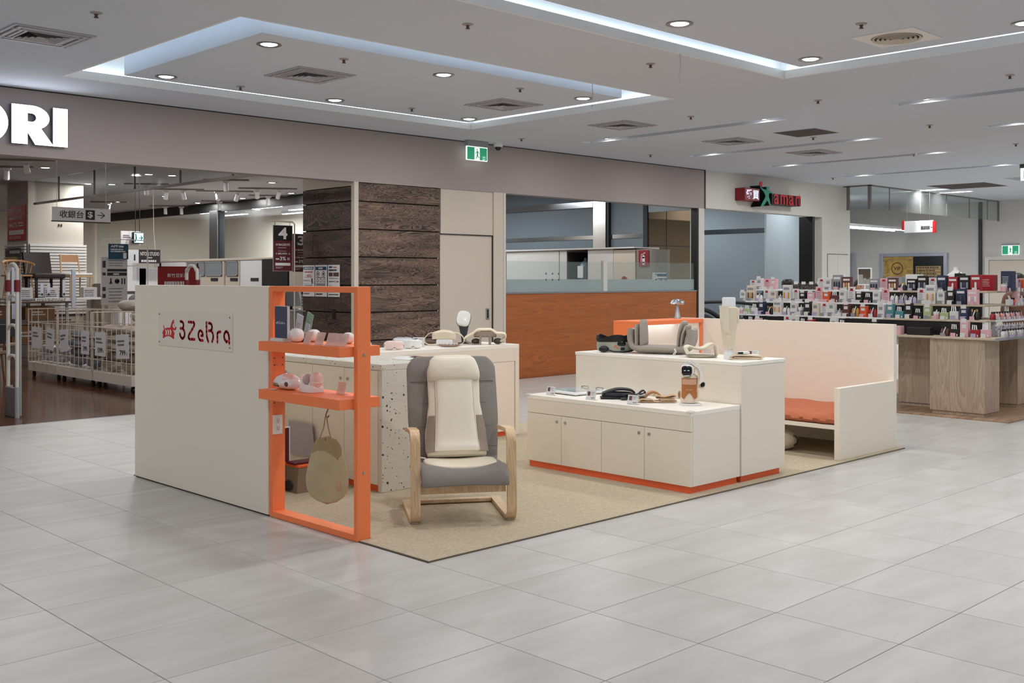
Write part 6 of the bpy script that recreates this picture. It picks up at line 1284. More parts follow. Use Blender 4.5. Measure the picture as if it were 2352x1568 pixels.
# ---- sign stands with the numbers
def numstand(x0, x1, Y, z0, z1, ch, label, pole=True):
    t = poster('number_sign', label, 'sign', Y, x0, x1, z0, z1, mat('sign_maroon', '581420', 0.6),
        [('rect', 0, 1, 0.67, 1, M['black']), ('text', ch, 0.5, 0.70, 0.26, TW, 0.48, 0.03), ('text', 'BIG好刷', 0.58, 0.55, 0.06, TW, 0.58, 0.01), ('rows', 0.12, 0.28, 0.555, 0.60, 2, TW, 0.5), ('rows', 0.25, 0.75, 0.50, 0.52, 1, TW, 0.5), ('rows', 0.25, 0.75, 0.43, 0.445, 1, TW, 0.5), ('text', '$8,000', 0.48, 0.355, 0.045, TW, 0.48, 0.01), ('text', '滿', 0.16, 0.36, 0.035, TW, 0.09), ('text', '起', 0.84, 0.36, 0.035, TW, 0.09), ('text', '3%', 0.50, 0.23, 0.085, TW, 0.32, 0.01), ('rows', 0.12, 0.3, 0.24, 0.28, 1, TW, 0.8), ('text', '起', 0.80, 0.235, 0.06, TW, 0.14), ('rect', 0.1, 0.9, 0.115, 0.175, TW), ('rows', 0.12, 0.5, 0.05, 0.09, 2, TW, 0.4)], 'Y', 0.006, 'numbered sale signs')
    b = MB(); 
    for p, q in (((x0-0.005, z0-0.005), (x1+0.005, z0)), ((x0-0.005, z1), (x1+0.005, z1+0.005)), ((x0-0.005, z0), (x0, z1)), ((x1, z0), (x1+0.005, z1))): b.box(p[0], q[0], Y-0.002, Y+0.008, p[1], q[1])
    obj('edge_frame', b, mat('frame_pink', 'B79C98', 0.5), t)
    if pole:
        px_ = x1+0.045; b = MB(True); b.tube([(px_, Y+0.01, 0.002), (px_, Y+0.01, z1+0.03), (px_-0.03, Y+0.01, z1+0.055), (x0-0.05, Y+0.01, z1+0.06)], 0.010, 8); obj('pole', b, M['wire'], t)
        b = MB(); b.cyl((px_, Y+0.01, 0.0), (px_, Y+0.01, 0.012), 0.15, n=24); obj('foot', b, M['wire'], t)
        b = MB(); b.cyl((x0+0.03, Y+0.01, z1), (x0+0.03, Y+0.01, z1+0.06), 0.003); b.cyl((x1-0.03, Y+0.01, z1), (x1-0.03, Y+0.01, z1+0.06), 0.003); obj('hanger', b, M['black'], t)
    return t
numstand(7.92, 8.22, 13.0, 1.655, 2.285, '4', 'black and maroon sale sign with a big 4 on a thin pole')
numstand(9.50, 9.82, 15.0, 1.66, 2.27, '3', 'maroon sale sign with a big 3 half hidden by the plank column', False)
# ---- notices on the plank column
for k, (y0, y1, l, its) in enumerate((
    (12.79, 13.075, 'white notice with a blue heading and orange characters, left of three on the planks', [('rect', 0.04, 0.94, 0.86, 0.95, TB), ('rows', 0.12, 0.88, 0.875, 0.935, 1, TW, 0.8), ('rows', 0.15, 0.85, 0.76, 0.81, 1, TO, 0.7), ('text', '上緩啦', 0.45, 0.60, 0.11, TO, 0.60), ('rows', 0.05, 0.7, 0.48, 0.54, 2, M['inkg'], 0.5), ('line', [(0.82, 0.56), (0.80, 0.50), (0.84, 0.44)], 0.025, INK), ('rect', 0.04, 0.96, 0.415, 0.42, TB), ('rows', 0.1, 0.8, 0.34, 0.38, 1, M['inkg'], 0.6), ('rows', 0.05, 0.75, 0.06, 0.12, 1, M['inkg'], 0.7)]),
    (12.48, 12.77, 'white notice with round prohibition symbols, middle of three on the planks', [('rect', 0.04, 0.96, 0.84, 0.95, TB), ('rows', 0.3, 0.7, 0.865, 0.93, 1, TW, 0.8), ('ring', 0.25, 0.72, 0.075, mat('ring_red', 'A03030', 0.5)), ('ring', 0.72, 0.72, 0.075, mat('ring_red', 'A03030', 0.5)), ('disc', 0.25, 0.72, 0.03, INK), ('disc', 0.72, 0.72, 0.035, INK), ('rows', 0.1, 0.9, 0.59, 0.62, 1, INK, 0.7), ('ring', 0.22, 0.51, 0.055, mat('ring_red', 'A03030', 0.5)), ('ring', 0.5, 0.51, 0.055, mat('ring_red', 'A03030', 0.5)), ('ring', 0.78, 0.51, 0.055, mat('ring_red', 'A03030', 0.5)), ('rows', 0.1, 0.9, 0.34, 0.42, 2, INK, 0.6), ('rows', 0.08, 0.8, 0.05, 0.11, 1, INK, 0.7)]),
    (12.175, 12.455, 'white notice with two small photos, right of three on the planks', [('rect', 0.1, 0.38, 0.90, 0.96, TB), ('rows', 0.45, 0.8, 0.90, 0.95, 1, TO, 0.7), ('rows', 0.08, 0.94, 0.80, 0.87, 1, INK, 0.8), ('rect', 0.08, 0.42, 0.64, 0.76, mat('food_photo', '5A3A34', 0.6)), ('rect', 0.47, 0.94, 0.64, 0.76, mat('food_photo', '5A3A34', 0.6)), ('rect', 0.08, 0.94, 0.565, 0.57, TB), ('rows', 0.15, 0.85, 0.57, 0.60, 1, M['inkg'], 0.5), ('rows', 0.1, 0.55, 0.46, 0.50, 1, INK, 0.7), ('text', '200', 0.68, 0.45, 0.065, TO, 0.2), ('rows', 0.8, 0.95, 0.46, 0.5, 1, INK, 0.8), ('rows', 0.1, 0.35, 0.30, 0.36, 2, M['inkg'], 0.4), ('rect', 0.08, 0.92, 0.06, 0.085, INK)]))):
    poster('wall_notice', l, 'notice', 8.448, y0, y1, 1.295, 1.735, PW, its, 'X', 0.004, 'notices on the plank column')
# ---- security gates
def gate(x, y, label):
    t = thing('security_gate', label, 'security gate', (x, y, 0), 0.0, 'shop security gates')
    b = MB(True); W_ = 0.14
    pts = [(0, -W_, 0.32), (0, -W_, 1.55), (0, -W_*0.85, 1.64), (0, -W_*0.4, 1.70), (0, W_*0.4, 1.70), (0, W_*0.85, 1.64), (0, W_, 1.55), (0, W_, 0.32)]
    b.tube(smooth(pts, 4), 0.021, 10); obj('loop_tube', b, mat('gate_white', 'CFC9C2', 0.4), t, world=False)
    b = MB(True); b.tube([(0.035, W_*0.0-W_, 0.02), (0.035, -W_, 1.60)], 0.012, 8); b.tube([(0.03, W_, 0.02), (0.03, W_, 0.34)], 0.02, 8); b.tube([(0.0, -W_, 0.0), (0.0, -W_, 0.34)], 0.026, 10); obj('side_rail', b, M['gplast'], t, world=False)
    for z in (1.33, 1.0, 0.66):
        b = MB(True); b.tube(smooth([(0, W_, z-0.03), (0, W_*0.5, z+0.02), (0, -W_*0.5, z+0.02), (0, -W_, z-0.03)], 4), 0.018, 10); obj('cross_bar', b, MATS['gate_white'], t, world=False)
    for s in (-1, 1):
        b = MB(True); b.cyl((0, s*W_, 1.40), (0, s*W_, 1.53), 0.032, n=18); obj('red_sleeve', b, mat('sleeve_red', '70101A', 0.5), t, world=False)
    b = MB(); b.rbox(-0.03, 0.02, -W_+0.0265, W_+0.026, 0.001, 0.33, 0.006); obj('base_panel', b, mat('gate_grey', '6A6560', 0.6), t, world=False)
    return t
gate(4.32, 12.56, 'white security gate with red sleeves at the left edge of the shop opening')
gate(6.50, 12.60, 'white security gate with red sleeves rising behind the kiosk partition')
# ---- wire baskets on castors
def basket(y0, y1, label):
    t = thing('wire_basket', label, 'basket', (6.65, (y0+y1)/2, 0), group='wire baskets on castors')
    x0, x1 = 6.30, 7.05
    b = MB(); b.rbox(x0, x1, y0, y1, 0.095, 0.235, 0.003); obj('base_box', b, mat('basket_base', 'D5CCC2', 0.5), t)
    for x in (x0+0.06, x1-0.06):
        for y in (y0+0.08, y1-0.08):
            b = MB(True); b.cyl((x-0.015, y, 0.04), (x+0.015, y, 0.04), 0.04, n=18); b.box(x-0.02, x+0.02, y-0.015, y+0.015, 0.05, 0.095); obj('castor', b, M['black'], t)
    b = MB(); r = 0.005; Z = 1.065
    def seg(p, q, rr=r): b.cyl(p, q, rr, n=6, caps=False)
    n = max(2, round((y1-y0)/0.15)); ys_ = [y0+(y1-y0)*i/n for i in range(n+1)]
    for i, y in enumerate(ys_):
        zt = Z if i in (0, n) or i >= n-1 else 0.86
        seg((x0, y, 0.235), (x0, y, zt), 0.008 if i in (0, n) else r); seg((x1, y, 0.235), (x1, y, Z))
    for z in (0.40, 0.555, 0.71, 0.86): seg((x0, y0, z), (x0, y1, z)); seg((x1, y0, z), (x1, y1, z)); seg((x0, y0, z), (x1, y0, z)); seg((x0, y1, z), (x1, y1, z))
    seg((x0, ys_[n-1], Z), (x0, y1, Z), 0.007); seg((x1, y0, Z), (x1, y1, Z), 0.007); seg((x0, y0, Z), (x1, y0, Z), 0.007); seg((x0, y1, Z), (x1, y1, Z), 0.007)
    seg((x0, ys_[1], 0.86), (x0, ys_[n-1], 0.86), 0.007)
    for x in [x0+(x1-x0)*i/5 for i in range(1, 5)]: seg((x, y0, 0.235), (x, y0, Z)); seg((x, y1, 0.235), (x, y1, Z))
    obj('wire_grid', b, M['wire'], t); return t
BK = ((16.46, 17.62, 'far'), (15.20, 16.41, 'middle'), (13.90, 15.15, 'near'))
for y0, y1, n_ in BK: basket(y0, y1, 'cream wire basket on castors, the %s one of the row' % {'far': 'leftmost', 'middle': 'middle', 'near': 'rightmost'}[n_])
rg = random.Random(11)
def pillow_roll(x, y, z, lx, r, m, label, ang=PI/2, grp='pillows in the wire baskets', cat='pillow', lump=0.12):
    b = MB(True); rings = []
    for i in range(9):
        u = -1+i/4; rr = r*(1-abs(u)**4)**0.5 if abs(u) < 1 else r*0.35; rr = max(rr, r*0.35)
        rings.append([(u*lx/2, rr*math.cos(a)*1.15*(1+lump*math.sin(3*a+i)), rr*math.sin(a)*0.9*(1+lump*0.5*math.cos(2*a+i*1.3))) for a in (2*PI*k/14 for k in range(14))])
    b.m = Matrix.Rotation(ang, 4, 'Z'); b.loft(rings)
    o = obj('pillow', b, m, label=label, cat=cat, group=grp); o.location = (x, y, z); return o
pos = ('lowest', 'second lowest', 'middle', 'second highest', 'topmost')
for (y0, y1, n_), mm, cnt, nm in ((BK[2], 'pillow', 5, 'beige'), (BK[1], 'pillowg', 4, 'grey'), (BK[0], 'pillowg', 2, 'pale grey')):
    for k in range(cnt):
        for j, yy in enumerate((y0+0.31, y1-0.31)):
            m_ = M[mm] if not (nm == 'pale grey') else mat('pillow_wrap', 'A8AAB0', 0.3)
            pillow_roll(6.50 if k % 2 else 6.47, yy+rg.uniform(-0.02, 0.02), 0.245+0.075+0.128*k, 0.56, 0.072, m_, '%s rolled pillow, %s on the %s side of the %s basket' % (nm, pos[k], ('right', 'left')[j], {'far': 'leftmost', 'middle': 'middle', 'near': 'rightmost'}[n_]), PI/2+rg.uniform(-0.1, 0.1))
            if k % 2 == 0 and nm != 'pale grey': pillow_roll(6.86, yy, 0.245+0.09+0.128*k, 0.56, 0.085, m_, '%s rolled pillow, %s at the back of the %s side of the %s basket' % (nm, pos[k], ('right', 'left')[j], {'far': 'leftmost', 'middle': 'middle', 'near': 'rightmost'}[n_]), PI/2)
pillow_roll(6.62, 14.25, 1.02, 0.62, 0.095, M['pillow'], 'beige curved pillow lying on top of the rightmost basket, lower one', PI/2-0.1)
pillow_roll(6.60, 14.50, 1.17, 0.66, 0.09, mat('pillow_light', 'B1A89D', 0.95), 'pale beige bent pillow on top of the rightmost basket, upper one', PI/2+0.15)
for k, (y, w, txt, tilt) in enumerate(((17.23, 0.40, None, 0.0), (16.68, 0.30, None, 0.12), (16.15, 0.32, None, -0.12), (15.38, 0.28, '399', 0.0), (14.86, 0.36, '599', 0.0), (14.14, 0.40, '799', -0.06))):
    t = thing('price_sleeve', ('clear plastic price sleeve glaring white, leftmost on the baskets', 'crumpled clear price sleeve, second on the baskets', 'tilted shiny price sleeve, third on the baskets', 'price sleeve reading 399 on the middle basket', 'price sleeve reading 599 on the rightmost basket', 'tilted price sleeve reading 799 on the rightmost basket')[k], 'price tag', (6.275, y, 0.69), group='price sleeves on the baskets')
    M_ = Matrix.Translation((6.282, y, 0.63)) @ Matrix.Rotation(tilt, 4, 'X')
    b = MB(); b.m = M_; b.box(0, 0.003, -w/2, w/2, -0.17, 0.16); obj('sheet', b, mat('sleeve_paper', 'E4E4E6', 0.25), t)
    for p in (-w*0.3, w*0.3):
        b = MB(); b.m = M_; b.cyl((0.001, p, 0.15), (0.012, p, 0.19), 0.003, n=6); obj('clip', b, M['wire'], t)
    uu = M_.to_3x3() @ Vector((0, -1, 0)); vv = M_.to_3x3() @ Vector((0, 0, 1)); O = M_ @ Vector((-0.001, w/2, -0.17))
    b = MB(); rows(b, O+uu*0.12*w+vv*0.165, (uu, vv), w*0.6, 0.10, 2, 3+k, 0.55); obj('small_print', b, M['inkg'], t)
    if txt:
        text(txt, O+uu*0.5*w+vv*0.045, (uu, vv), 0.072, INK, t, width=w*0.45, bold=0.02); text('元', O+uu*0.82*w+vv*0.045, (uu, vv), 0.04, M['inkg'], t, width=w*0.12)
# ---- long wire table behind with cushions on top
wt = thing('wire_table', 'long cream wire display table behind the baskets', 'table', (7.9, 15.8, 0))
b = MB(); b.rbox(7.35, 8.25, 14.3, 17.35, 1.02, 1.05, 0.003); obj('top', b, M['wire'], wt)
for x in (7.4, 8.2):
    for y in (14.35, 15.9, 17.3):
        b = MB(); b.box(x-0.015, x+0.015, y-0.015, y+0.015, 0, 1.02); obj('leg', b, M['wire'], wt)
b = MB()
for i in range(60): b.cyl((7.345, 14.3+3.05*i/60, 1.02), (7.345, 14.3+3.05*i/60, 1.13), 0.004, n=5, caps=False)
b.cyl((7.345, 14.3, 1.13), (7.345, 17.35, 1.13), 0.006, n=6); obj('edge_grid', b, M['wire'], wt)
pillow_roll(7.75, 16.8, 1.185, 1.0, 0.13, mat('cushion_grey', '85868A', 0.9), 'flat grey cushion lying on the wire table', PI/2-0.3, 'cushions on the wire table', 'cushion', 0.02)
pillow_roll(7.62, 16.05, 1.175, 0.85, 0.125, mat('cushion_white', 'BDB8B0', 0.95), 'off-white rolled cushion on the wire table', PI/2, 'cushions on the wire table', 'cushion', 0.02)
b = MB(True); b.tube([(7.6, 15.29, 1.09), (7.6, 15.32, 1.20), (7.6, 15.40, 1.28), (7.6, 15.49, 1.27), (7.6, 15.56, 1.19), (7.6, 15.57, 1.09)], 0.07, 12); obj('cushion', b, mat('cushion_dark', '3D3A3A', 0.9), label='dark grey arched cushion on the wire table', cat='cushion', group='cushions on the wire table', org=(7.6, 15.65, 1.05))
b = MB(); b.rbox(7.4, 7.8, 14.6, 15.2, 1.0505, 1.24, 0.01); dbx = obj('display_box', b, mat('box_grey', 'A5A3A4', 0.7), label='pale grey printed box on the wire table', cat='box', org=(7.6, 14.9, 1.05))
fa = thing('round_cushion', 'round pale cushion on the grey box, like a fan', 'cushion', (7.6, 14.92, 1.2405), group='cushions on the wire table')
b = MB(True); b.ell((7.6, 14.92, 1.2405+0.11), 0.10, 0.17, 0.11, 24, 14); obj('ball', b, mat('fan_grey', 'A19A94', 0.8), fa)
b = MB(True); b.ell((7.53, 14.92, 1.36), 0.045, 0.09, 0.075, 20, 10); obj('centre', b, M['gplast'], fa)
# ---- raised display shelf with three chairs
dsf = thing('display_shelf', 'raised white-edged display shelf carrying three chairs', 'shelf', (7.8, 20.6, 0))
b = MB(); b.rbox(6.9, 8.75, 20.3, 21.1, 1.155, 1.185, 0.003); obj('deck', b, M['gplast'], dsf)
b = MB(); b.box(7.38, 8.02, 20.285, 20.299, 1.12, 1.19); b.box(8.12, 8.70, 20.285, 20.299, 1.15, 1.19); obj('price_rail', b, M['white'], dsf)
for x in (6.98, 8.06): 
    b = MB(); b.rbox(x-0.035, x+0.035, 20.24, 20.284, 0.6 if x < 7.5 else 1.0, 1.72 if x > 7.5 else 1.75, 0.004); obj('upright', b, mat('post_blue_white', 'B7BECB', 0.5), dsf)
for x in (6.95, 7.75, 8.7):
    b = MB(); b.box(x-0.025, x+0.025, 20.9, 20.95, 0, 1.155); obj('leg', b, M['gplast'], dsf)
b = MB(); rows(b, (7.40, 20.284, 1.13), UY, 0.6, 0.05, 2, 8, 0.5); obj('small_print', b, INK, dsf)
wd = mat('chair_oak', 'B98A5E', 0.45)
def stool(x, y, z, kind, label):
    t = thing('display_chair', label, 'chair', (x, y, z), 0.1, 'chairs on the display shelf')
    if kind == 'bow':
        for sx in (-1, 1):
            for sy in (-1, 1):
                b = MB(True); b.tube([(sx*0.20, sy*0.19, 0), (sx*0.16, sy*0.16, 0.40)], 0.014, 8); obj('leg', b, wd, t, world=False)
        b = MB(True); b.rbox(-0.23, 0.23, -0.21, 0.21, 0.40, 0.43, 0.012, 2); obj('seat', b, wd, t, world=False)
        arcp = [(0.28*math.cos(a), 0.22*math.sin(a)+0.0, 0.70-0.07*(1-math.sin(a))) for a in [PI*k/12-0.25+0.5*k/12*0 for k in range(13)]]
        b = MB(True); b.tube(arcp, 0.020, 8, flat=0.7); obj('bow_rail', b, wd, t, world=False)
        for a in (0.15, 0.6, 1.1, 1.57, 2.04, 2.54, 2.99):
            b = MB(True); b.tube([(0.22*math.cos(a), 0.18*math.sin(a), 0.43), (0.275*math.cos(a), 0.215*math.sin(a), 0.70-0.07*(1-math.sin(a)))], 0.008, 6); obj('spindle', b, wd, t, world=False)
    elif kind == 'dark':
        dk_ = mat('chair_dark', '2A1F1A', 0.6)
        for sx in (-1, 1):
            for sy in (-1, 1):
                b = MB(); b.box(sx*0.24-0.02, sx*0.24+0.02, sy*0.20-0.02, sy*0.20+0.02, 0, 0.36); obj('leg', b, dk_, t, world=False)
        b = MB(True); b.rbox(-0.30, 0.30, -0.26, 0.26, 0.36, 0.46, 0.03, 3); obj('seat', b, dk_, t, world=False)
        b = MB(True); b.sheet([[(-0.26+0.52*k/6, 0.22+0.10*j/4+0.03*(1-((k-3)/3)**2), 0.44+0.42*j/4-0.015*(1-((k-3)/3)**2)*(j == 4)) for k in range(7)] for j in range(5)], 0.05); obj('backrest', b, dk_, t, world=False)
    else:
        wd2 = mat('chair_birch', 'C9A77C', 0.45)
        for sx in (-1, 1):
            b = MB(True); b.rbox(sx*0.20-0.016, sx*0.20+0.016, -0.20, -0.17, 0, 0.42, 0.004); obj('leg', b, wd2, t, world=False)
            b = MB(True); b.tube([(sx*0.20, 0.22, 0), (sx*0.19, 0.20, 0.42), (sx*0.175, 0.27, 0.82)], 0.016, 8); obj('leg', b, wd2, t, world=False)
        b = MB(True); b.rbox(-0.22, 0.22, -0.21, 0.21, 0.38, 0.42, 0.004); obj('seat_rail', b, wd2, t, world=False)
        b = MB(True); b.rbox(-0.23, 0.23, -0.22, 0.21, 0.42, 0.465, 0.02, 3); obj('seat', b, M['white'], t, world=False)
        b = MB(True); b.sheet([[(-0.19+0.38*k/6, 0.245+0.025*j+0.02*(1-((k-3)/3)**2), 0.68+0.14*j) for k in range(7)] for j in range(2)], 0.015); obj('backrest', b, wd, t, world=False)
    return t
stool(7.23, 20.72, 1.1855, 'bow', 'oak chair with a curved spindle back, left on the display shelf')
stool(7.70, 20.75, 1.1855, 'dark', 'dark brown upholstered chair, middle on the display shelf')
stool(8.30, 20.75, 1.1855, 'birch', 'light wood chair with a white seat, right on the display shelf')
for x, w, l in ((7.24, 0.24, 'white labelled carton under the spindle-back chair'), (7.70, 0.26, 'white labelled carton under the dark chair'), (8.42, 0.26, 'white labelled carton under the white-seated chair')):
    b = MB(); b.rbox(x-w/2, x+w/2, 20.36, 20.50, 1.1855, 1.38, 0.003); o = obj('carton', b, mat('carton_white', 'C7C4C3', 0.7), label=l, cat='box', group='cartons on the display shelf', org=(x, 20.43, 1.1855))
    b = MB(); rows(b, (x-w*0.42, 20.359, 1.20), UY, w*0.84, 0.14, 4, int(x*10), 0.4); obj('small_print', b, INK, o)
for x in (7.50, 7.62, 7.90, 8.62):
    t = thing('price_strip', 'white hanging price strip, %s on the display shelf' % {7.50: 'leftmost', 7.62: 'second', 7.90: 'third', 8.62: 'rightmost'}[x], 'price tag', (x, 20.30, 1.22), group='price strips on the display shelf')
    b = MB(); b.box(x-0.028, x+0.028, 20.300, 20.304, 1.26 if x == 7.62 else 1.22, 1.52 if x > 7.7 else 1.46); obj('strip', b, mat('strip_white', 'C9CCD4', 0.5), t)
    b = MB(); b.box(x-0.018, x+0.018, 20.298, 20.2995, 1.235, 1.275); obj('logo_mark', b, mat('strip_ink', '30343C', 0.6), t)
# ---- information board
ib = poster('information_board', 'tall white board with black pictograms and a blue top poster in the furniture shop', 'sign', 17.5, 7.42, 7.86, 1.10, 1.905, mat('board_white', 'C4C2C0', 0.7),
    [('rows', 0.28, 0.95, 0.80, 0.95, 3, M['inkg'], 0.35), ('rect', 0.22, 0.98, 0.70, 0.755, INK), ('rect', 0.22, 0.98, 0.615, 0.68, INK), ('rows', 0.45, 0.7, 0.63, 0.665, 1, TW, 0.9), ('disc', 0.60, 0.50, 0.052, INK), ('line', [(0.54, 0.50), (0.66, 0.50)], 0.010, TW), ('line', [(0.62, 0.525), (0.665, 0.50), (0.62, 0.475)], 0.008, TW),
     ('line', [(0.36, 0.555), (0.36, 0.50), (0.32, 0.45)], 0.012, INK), ('line', [(0.36, 0.50), (0.40, 0.45)], 0.010, INK), ('line', [(0.79, 0.55), (0.79, 0.45)], 0.013, INK), ('line', [(0.89, 0.55), (0.89, 0.45)], 0.013, INK),
     ('rect', 0.04, 0.16, 0.78, 0.92, M['char']), ('rect', 0.04, 0.16, 0.62, 0.68, M['char']), ('rect', 0.04, 0.16, 0.30, 0.38, M['char']), ('rect', 0.04, 0.16, 0.16, 0.24, M['char']), ('rows', 0.28, 0.9, 0.05, 0.38, 5, M['inkg'], 0.3)], 'Y', 0.012)
b = MB(); b.box(7.45, 7.48, 17.515, 17.54, 0.0, 1.9); b.box(7.80, 7.83, 17.515, 17.54, 0.0, 1.9); obj('post', b, M['wire'], ib)
ap = poster('app_poster', 'dark blue poster with white heading hanging above the information board', 'poster', 17.46, 7.52, 7.86, 1.87, 2.125, mat('poster_blue', '1E4A60', 0.6),
    [('text', 'APP', 0.30, 0.76, 0.16, TW, 0.38, 0.02), ('rows', 0.52, 0.8, 0.76, 0.90, 1, TW, 0.9), ('rows', 0.10, 0.85, 0.44, 0.70, 2, TW, 0.6), ('rect', 0.74, 0.90, 0.05, 0.42, TW)], 'Y', 0.006)
b = MB(True); b.tube([(7.42, 17.47, 2.13), (7.43, 17.47, 2.19), (7.47, 17.47, 2.205), (8.0, 17.47, 2.195), (8.2, 17.47, 2.19)], 0.008, 8); b.cyl((7.56, 17.465, 2.125), (7.56, 17.465, 2.20), 0.003); b.cyl((7.83, 17.465, 2.125), (7.83, 17.465, 2.20), 0.003); b.cyl((8.2, 17.47, 0.0), (8.2, 17.47, 2.19), 0.010); obj('hanging_bar', b, M['wplast'], ap)
# ---- white shelving and the long cabinet row
ws = thing('white_shelving', 'white box shelving with closed doors beside the information board', 'shelf', (9.2, 20.6, 0))
for (x0, x1, z0, z1) in ((8.95, 9.35, 1.80, 2.11), (9.10, 9.50, 1.30, 1.78), (9.36, 9.75, 1.35, 1.75), (8.95, 9.09, 1.25, 1.72), (8.95, 9.75, 0.0, 1.24)):
    b = MB(); b.rbox(x0, x1, 20.3, 20.8, z0, z1, 0.004); obj('box_unit', b, M['wplast'], ws)
b = MB(); b.box(9.25, 9.28, 20.298, 20.30, 1.90, 2.02); obj('small_symbol', b, INK, ws)
lcb = thing('kitchen_cabinet_row', 'long low row of white and glass-fronted cabinets deep in the furniture shop', 'cabinet', (11.3, 20.0, 0))
b = MB(); b.rbox(10.98, 11.7, 17.0, 23.2, 1.915, 1.96, 0.004); obj('top_board', b, M['beige'], lcb)
for (y0, y1, mm, z0) in ((21.62, 23.1, 'wplast', 0.9), (19.95, 21.6, 'beige', 0), (19.32, 19.9, 'beige', 0), (18.47, 19.30, 'wplast', 0), (17.02, 17.50, 'beige', 0)):
    b = MB(); b.rbox(11.0, 11.65, y0, y1, z0, 1.912, 0.004); obj('cabinet_unit', b, M[mm], lcb)
b = MB(); b.rbox(10.98, 11.66, 17.52, 18.45, 0.0, 1.93, 0.004); obj('black_unit', b, M['black'], lcb, label='tall black unit at the right of the row')
for (y0, y1) in ((20.75, 21.5), (20.02, 20.7), (19.38, 19.85)):
    b = MB(); b.box(10.985, 10.999, y0, y1, 1.62, 1.88); o = obj('glass_door', b, mat('cab_glass', '8E969A', 0.15), lcb)
    b = MB(); b.box(10.975, 10.985, y0, y0+0.02, 1.60, 1.90); b.box(10.975, 10.985, y1-0.02, y1, 1.60, 1.90); b.box(10.975, 10.985, y0, y1, 1.60, 1.62); b.box(10.975, 10.985, y0, y1, 1.88, 1.90); obj('door_frame', b, M['gplast'], o)
for y in (20.2, 19.4, 18.6):
    b = MB(); b.box(10.985, 10.999, y, y+0.28, 1.50, 1.56); obj('price_label', b, INK, lcb)
# ---- register desk seen through the orange frame
rd = thing('register_desk', 'pale register desk behind the plank column seen through the orange frame', 'desk', (9.3, 14.6, 0))
b = MB(); b.rbox(8.85, 10.2, 14.4, 15.0, 0, 1.03, 0.004); obj('desk_body', b, M['wallw'], rd)
b = MB(); b.rbox(8.84, 10.2, 14.38, 15.0, 1.031, 1.06, 0.004); obj('desk_top', b, M['wplast'], rd)
mo = thing('monitor', 'grey monitor seen from behind on the register desk', 'monitor', (9.22, 14.6, 1.0605))
b = MB(True); b.loft([[(9.22+s_*w, 14.6+o, z) for s_, o in ((-1, -0.02), (1, -0.02), (1, 0.02), (-1, 0.02))] for w, z in ((0.17, 1.11), (0.15, 1.20), (0.10, 1.40))]); obj('back_shell', b, M['gplast'], mo)
b = MB(True); b.cyl((9.22, 14.62, 1.061), (9.22, 14.62, 1.12), 0.03); b.rbox(9.12, 9.32, 14.55, 14.68, 1.061, 1.07, 0.003); obj('stand', b, M['black'], mo)
b = MB(); b.rbox(8.92, 9.05, 14.5, 14.7, 1.0605, 1.33, 0.004); obj('card_terminal', b, M['black'], label='black upright terminal on the register desk', cat='terminal', org=(8.98, 14.6, 1.06))
poster('desk_notice', 'small blue and white notice standing on the register desk', 'sign', 14.45, 9.30, 9.42, 1.0605, 1.40, TW, [('rect', 0, 1, 0.7, 1, TB), ('rows', 0.1, 0.9, 0.1, 0.65, 4, M['inkg'], 0.5)], 'Y', 0.006)
# ---- dining table and chairs deep on the left
dt = thing('dining_table', 'brown wooden dining table at the left edge of the shop', 'table', (5.0, 17.2, 0))
b = MB(True); b.rbox(4.1, 5.75, 16.9, 17.7, 0.70, 0.735, 0.008, 2); obj('table_top', b, wd, dt)
for x in (4.2, 5.6):
    for y in (17.0, 17.6):
        b = MB(True); b.tube([(x, y, 0.0), (x, y, 0.70)], [0.018, 0.03], 10); obj('leg', b, wd, dt)
def dchair(x, y, rz, label):
    t = thing('dining_chair', label, 'chair', (x, y, 0), rz, 'dining chairs at the left')
    dk_ = mat('chair_walnut', '6B4129', 0.5)
    for sx in (-1, 1):
        for sy in (-1, 1):
            b = MB(True); b.tube([(sx*0.21, sy*0.20, 0), (sx*0.18, sy*0.17, 0.44)], 0.016, 8); obj('leg', b, dk_, t, world=False)
    b = MB(True); b.rbox(-0.23, 0.23, -0.22, 0.22, 0.44, 0.50, 0.02, 3); obj('seat', b, mat('seat_tan', '8A7560', 0.8), t, world=False)
    b = MB(True); b.sheet([[(-0.22+0.44*k/6, 0.20+0.03*j+0.04*(1-((k-3)/3)**2), 0.60+0.14*j) for k in range(7)] for j in range(3)], 0.03); obj('backrest', b, M['char'], t, world=False)
    for sx in (-1, 1):
        b = MB(True); b.tube([(sx*0.19, 0.19, 0.44), (sx*0.20, 0.22, 0.66)], 0.014, 8); obj('back_post', b, dk_, t, world=False)
for x, y, rz, l in ((4.55, 16.65, PI, 'walnut chair with a dark back before the dining table, left'), (5.30, 16.60, PI+0.2, 'walnut chair with a dark back before the dining table, right'), (6.1, 18.3, -0.8, 'walnut chair standing behind the security gate, further back'), (5.0, 18.1, 0.0, 'walnut chair on the far side of the dining table')): dchair(x, y, rz, l)
wr = thing('side_rack', 'dark open rack with cartons behind the dining table', 'shelf', (6.0, 19.4, 0))
for z in (0.4, 0.8, 1.12):
    b = MB(); b.rbox(4.6, 7.6, 19.2, 19.7, z, z+0.03, 0.003); obj('rack_board', b, mat('rack_brown', '5A463A', 0.6), wr)
for x in (4.65, 6.1, 7.55):
    b = MB(); b.box(x-0.02, x+0.02, 19.25, 19.29, 0, 1.12); obj('rack_post', b, M['gplast'], wr)
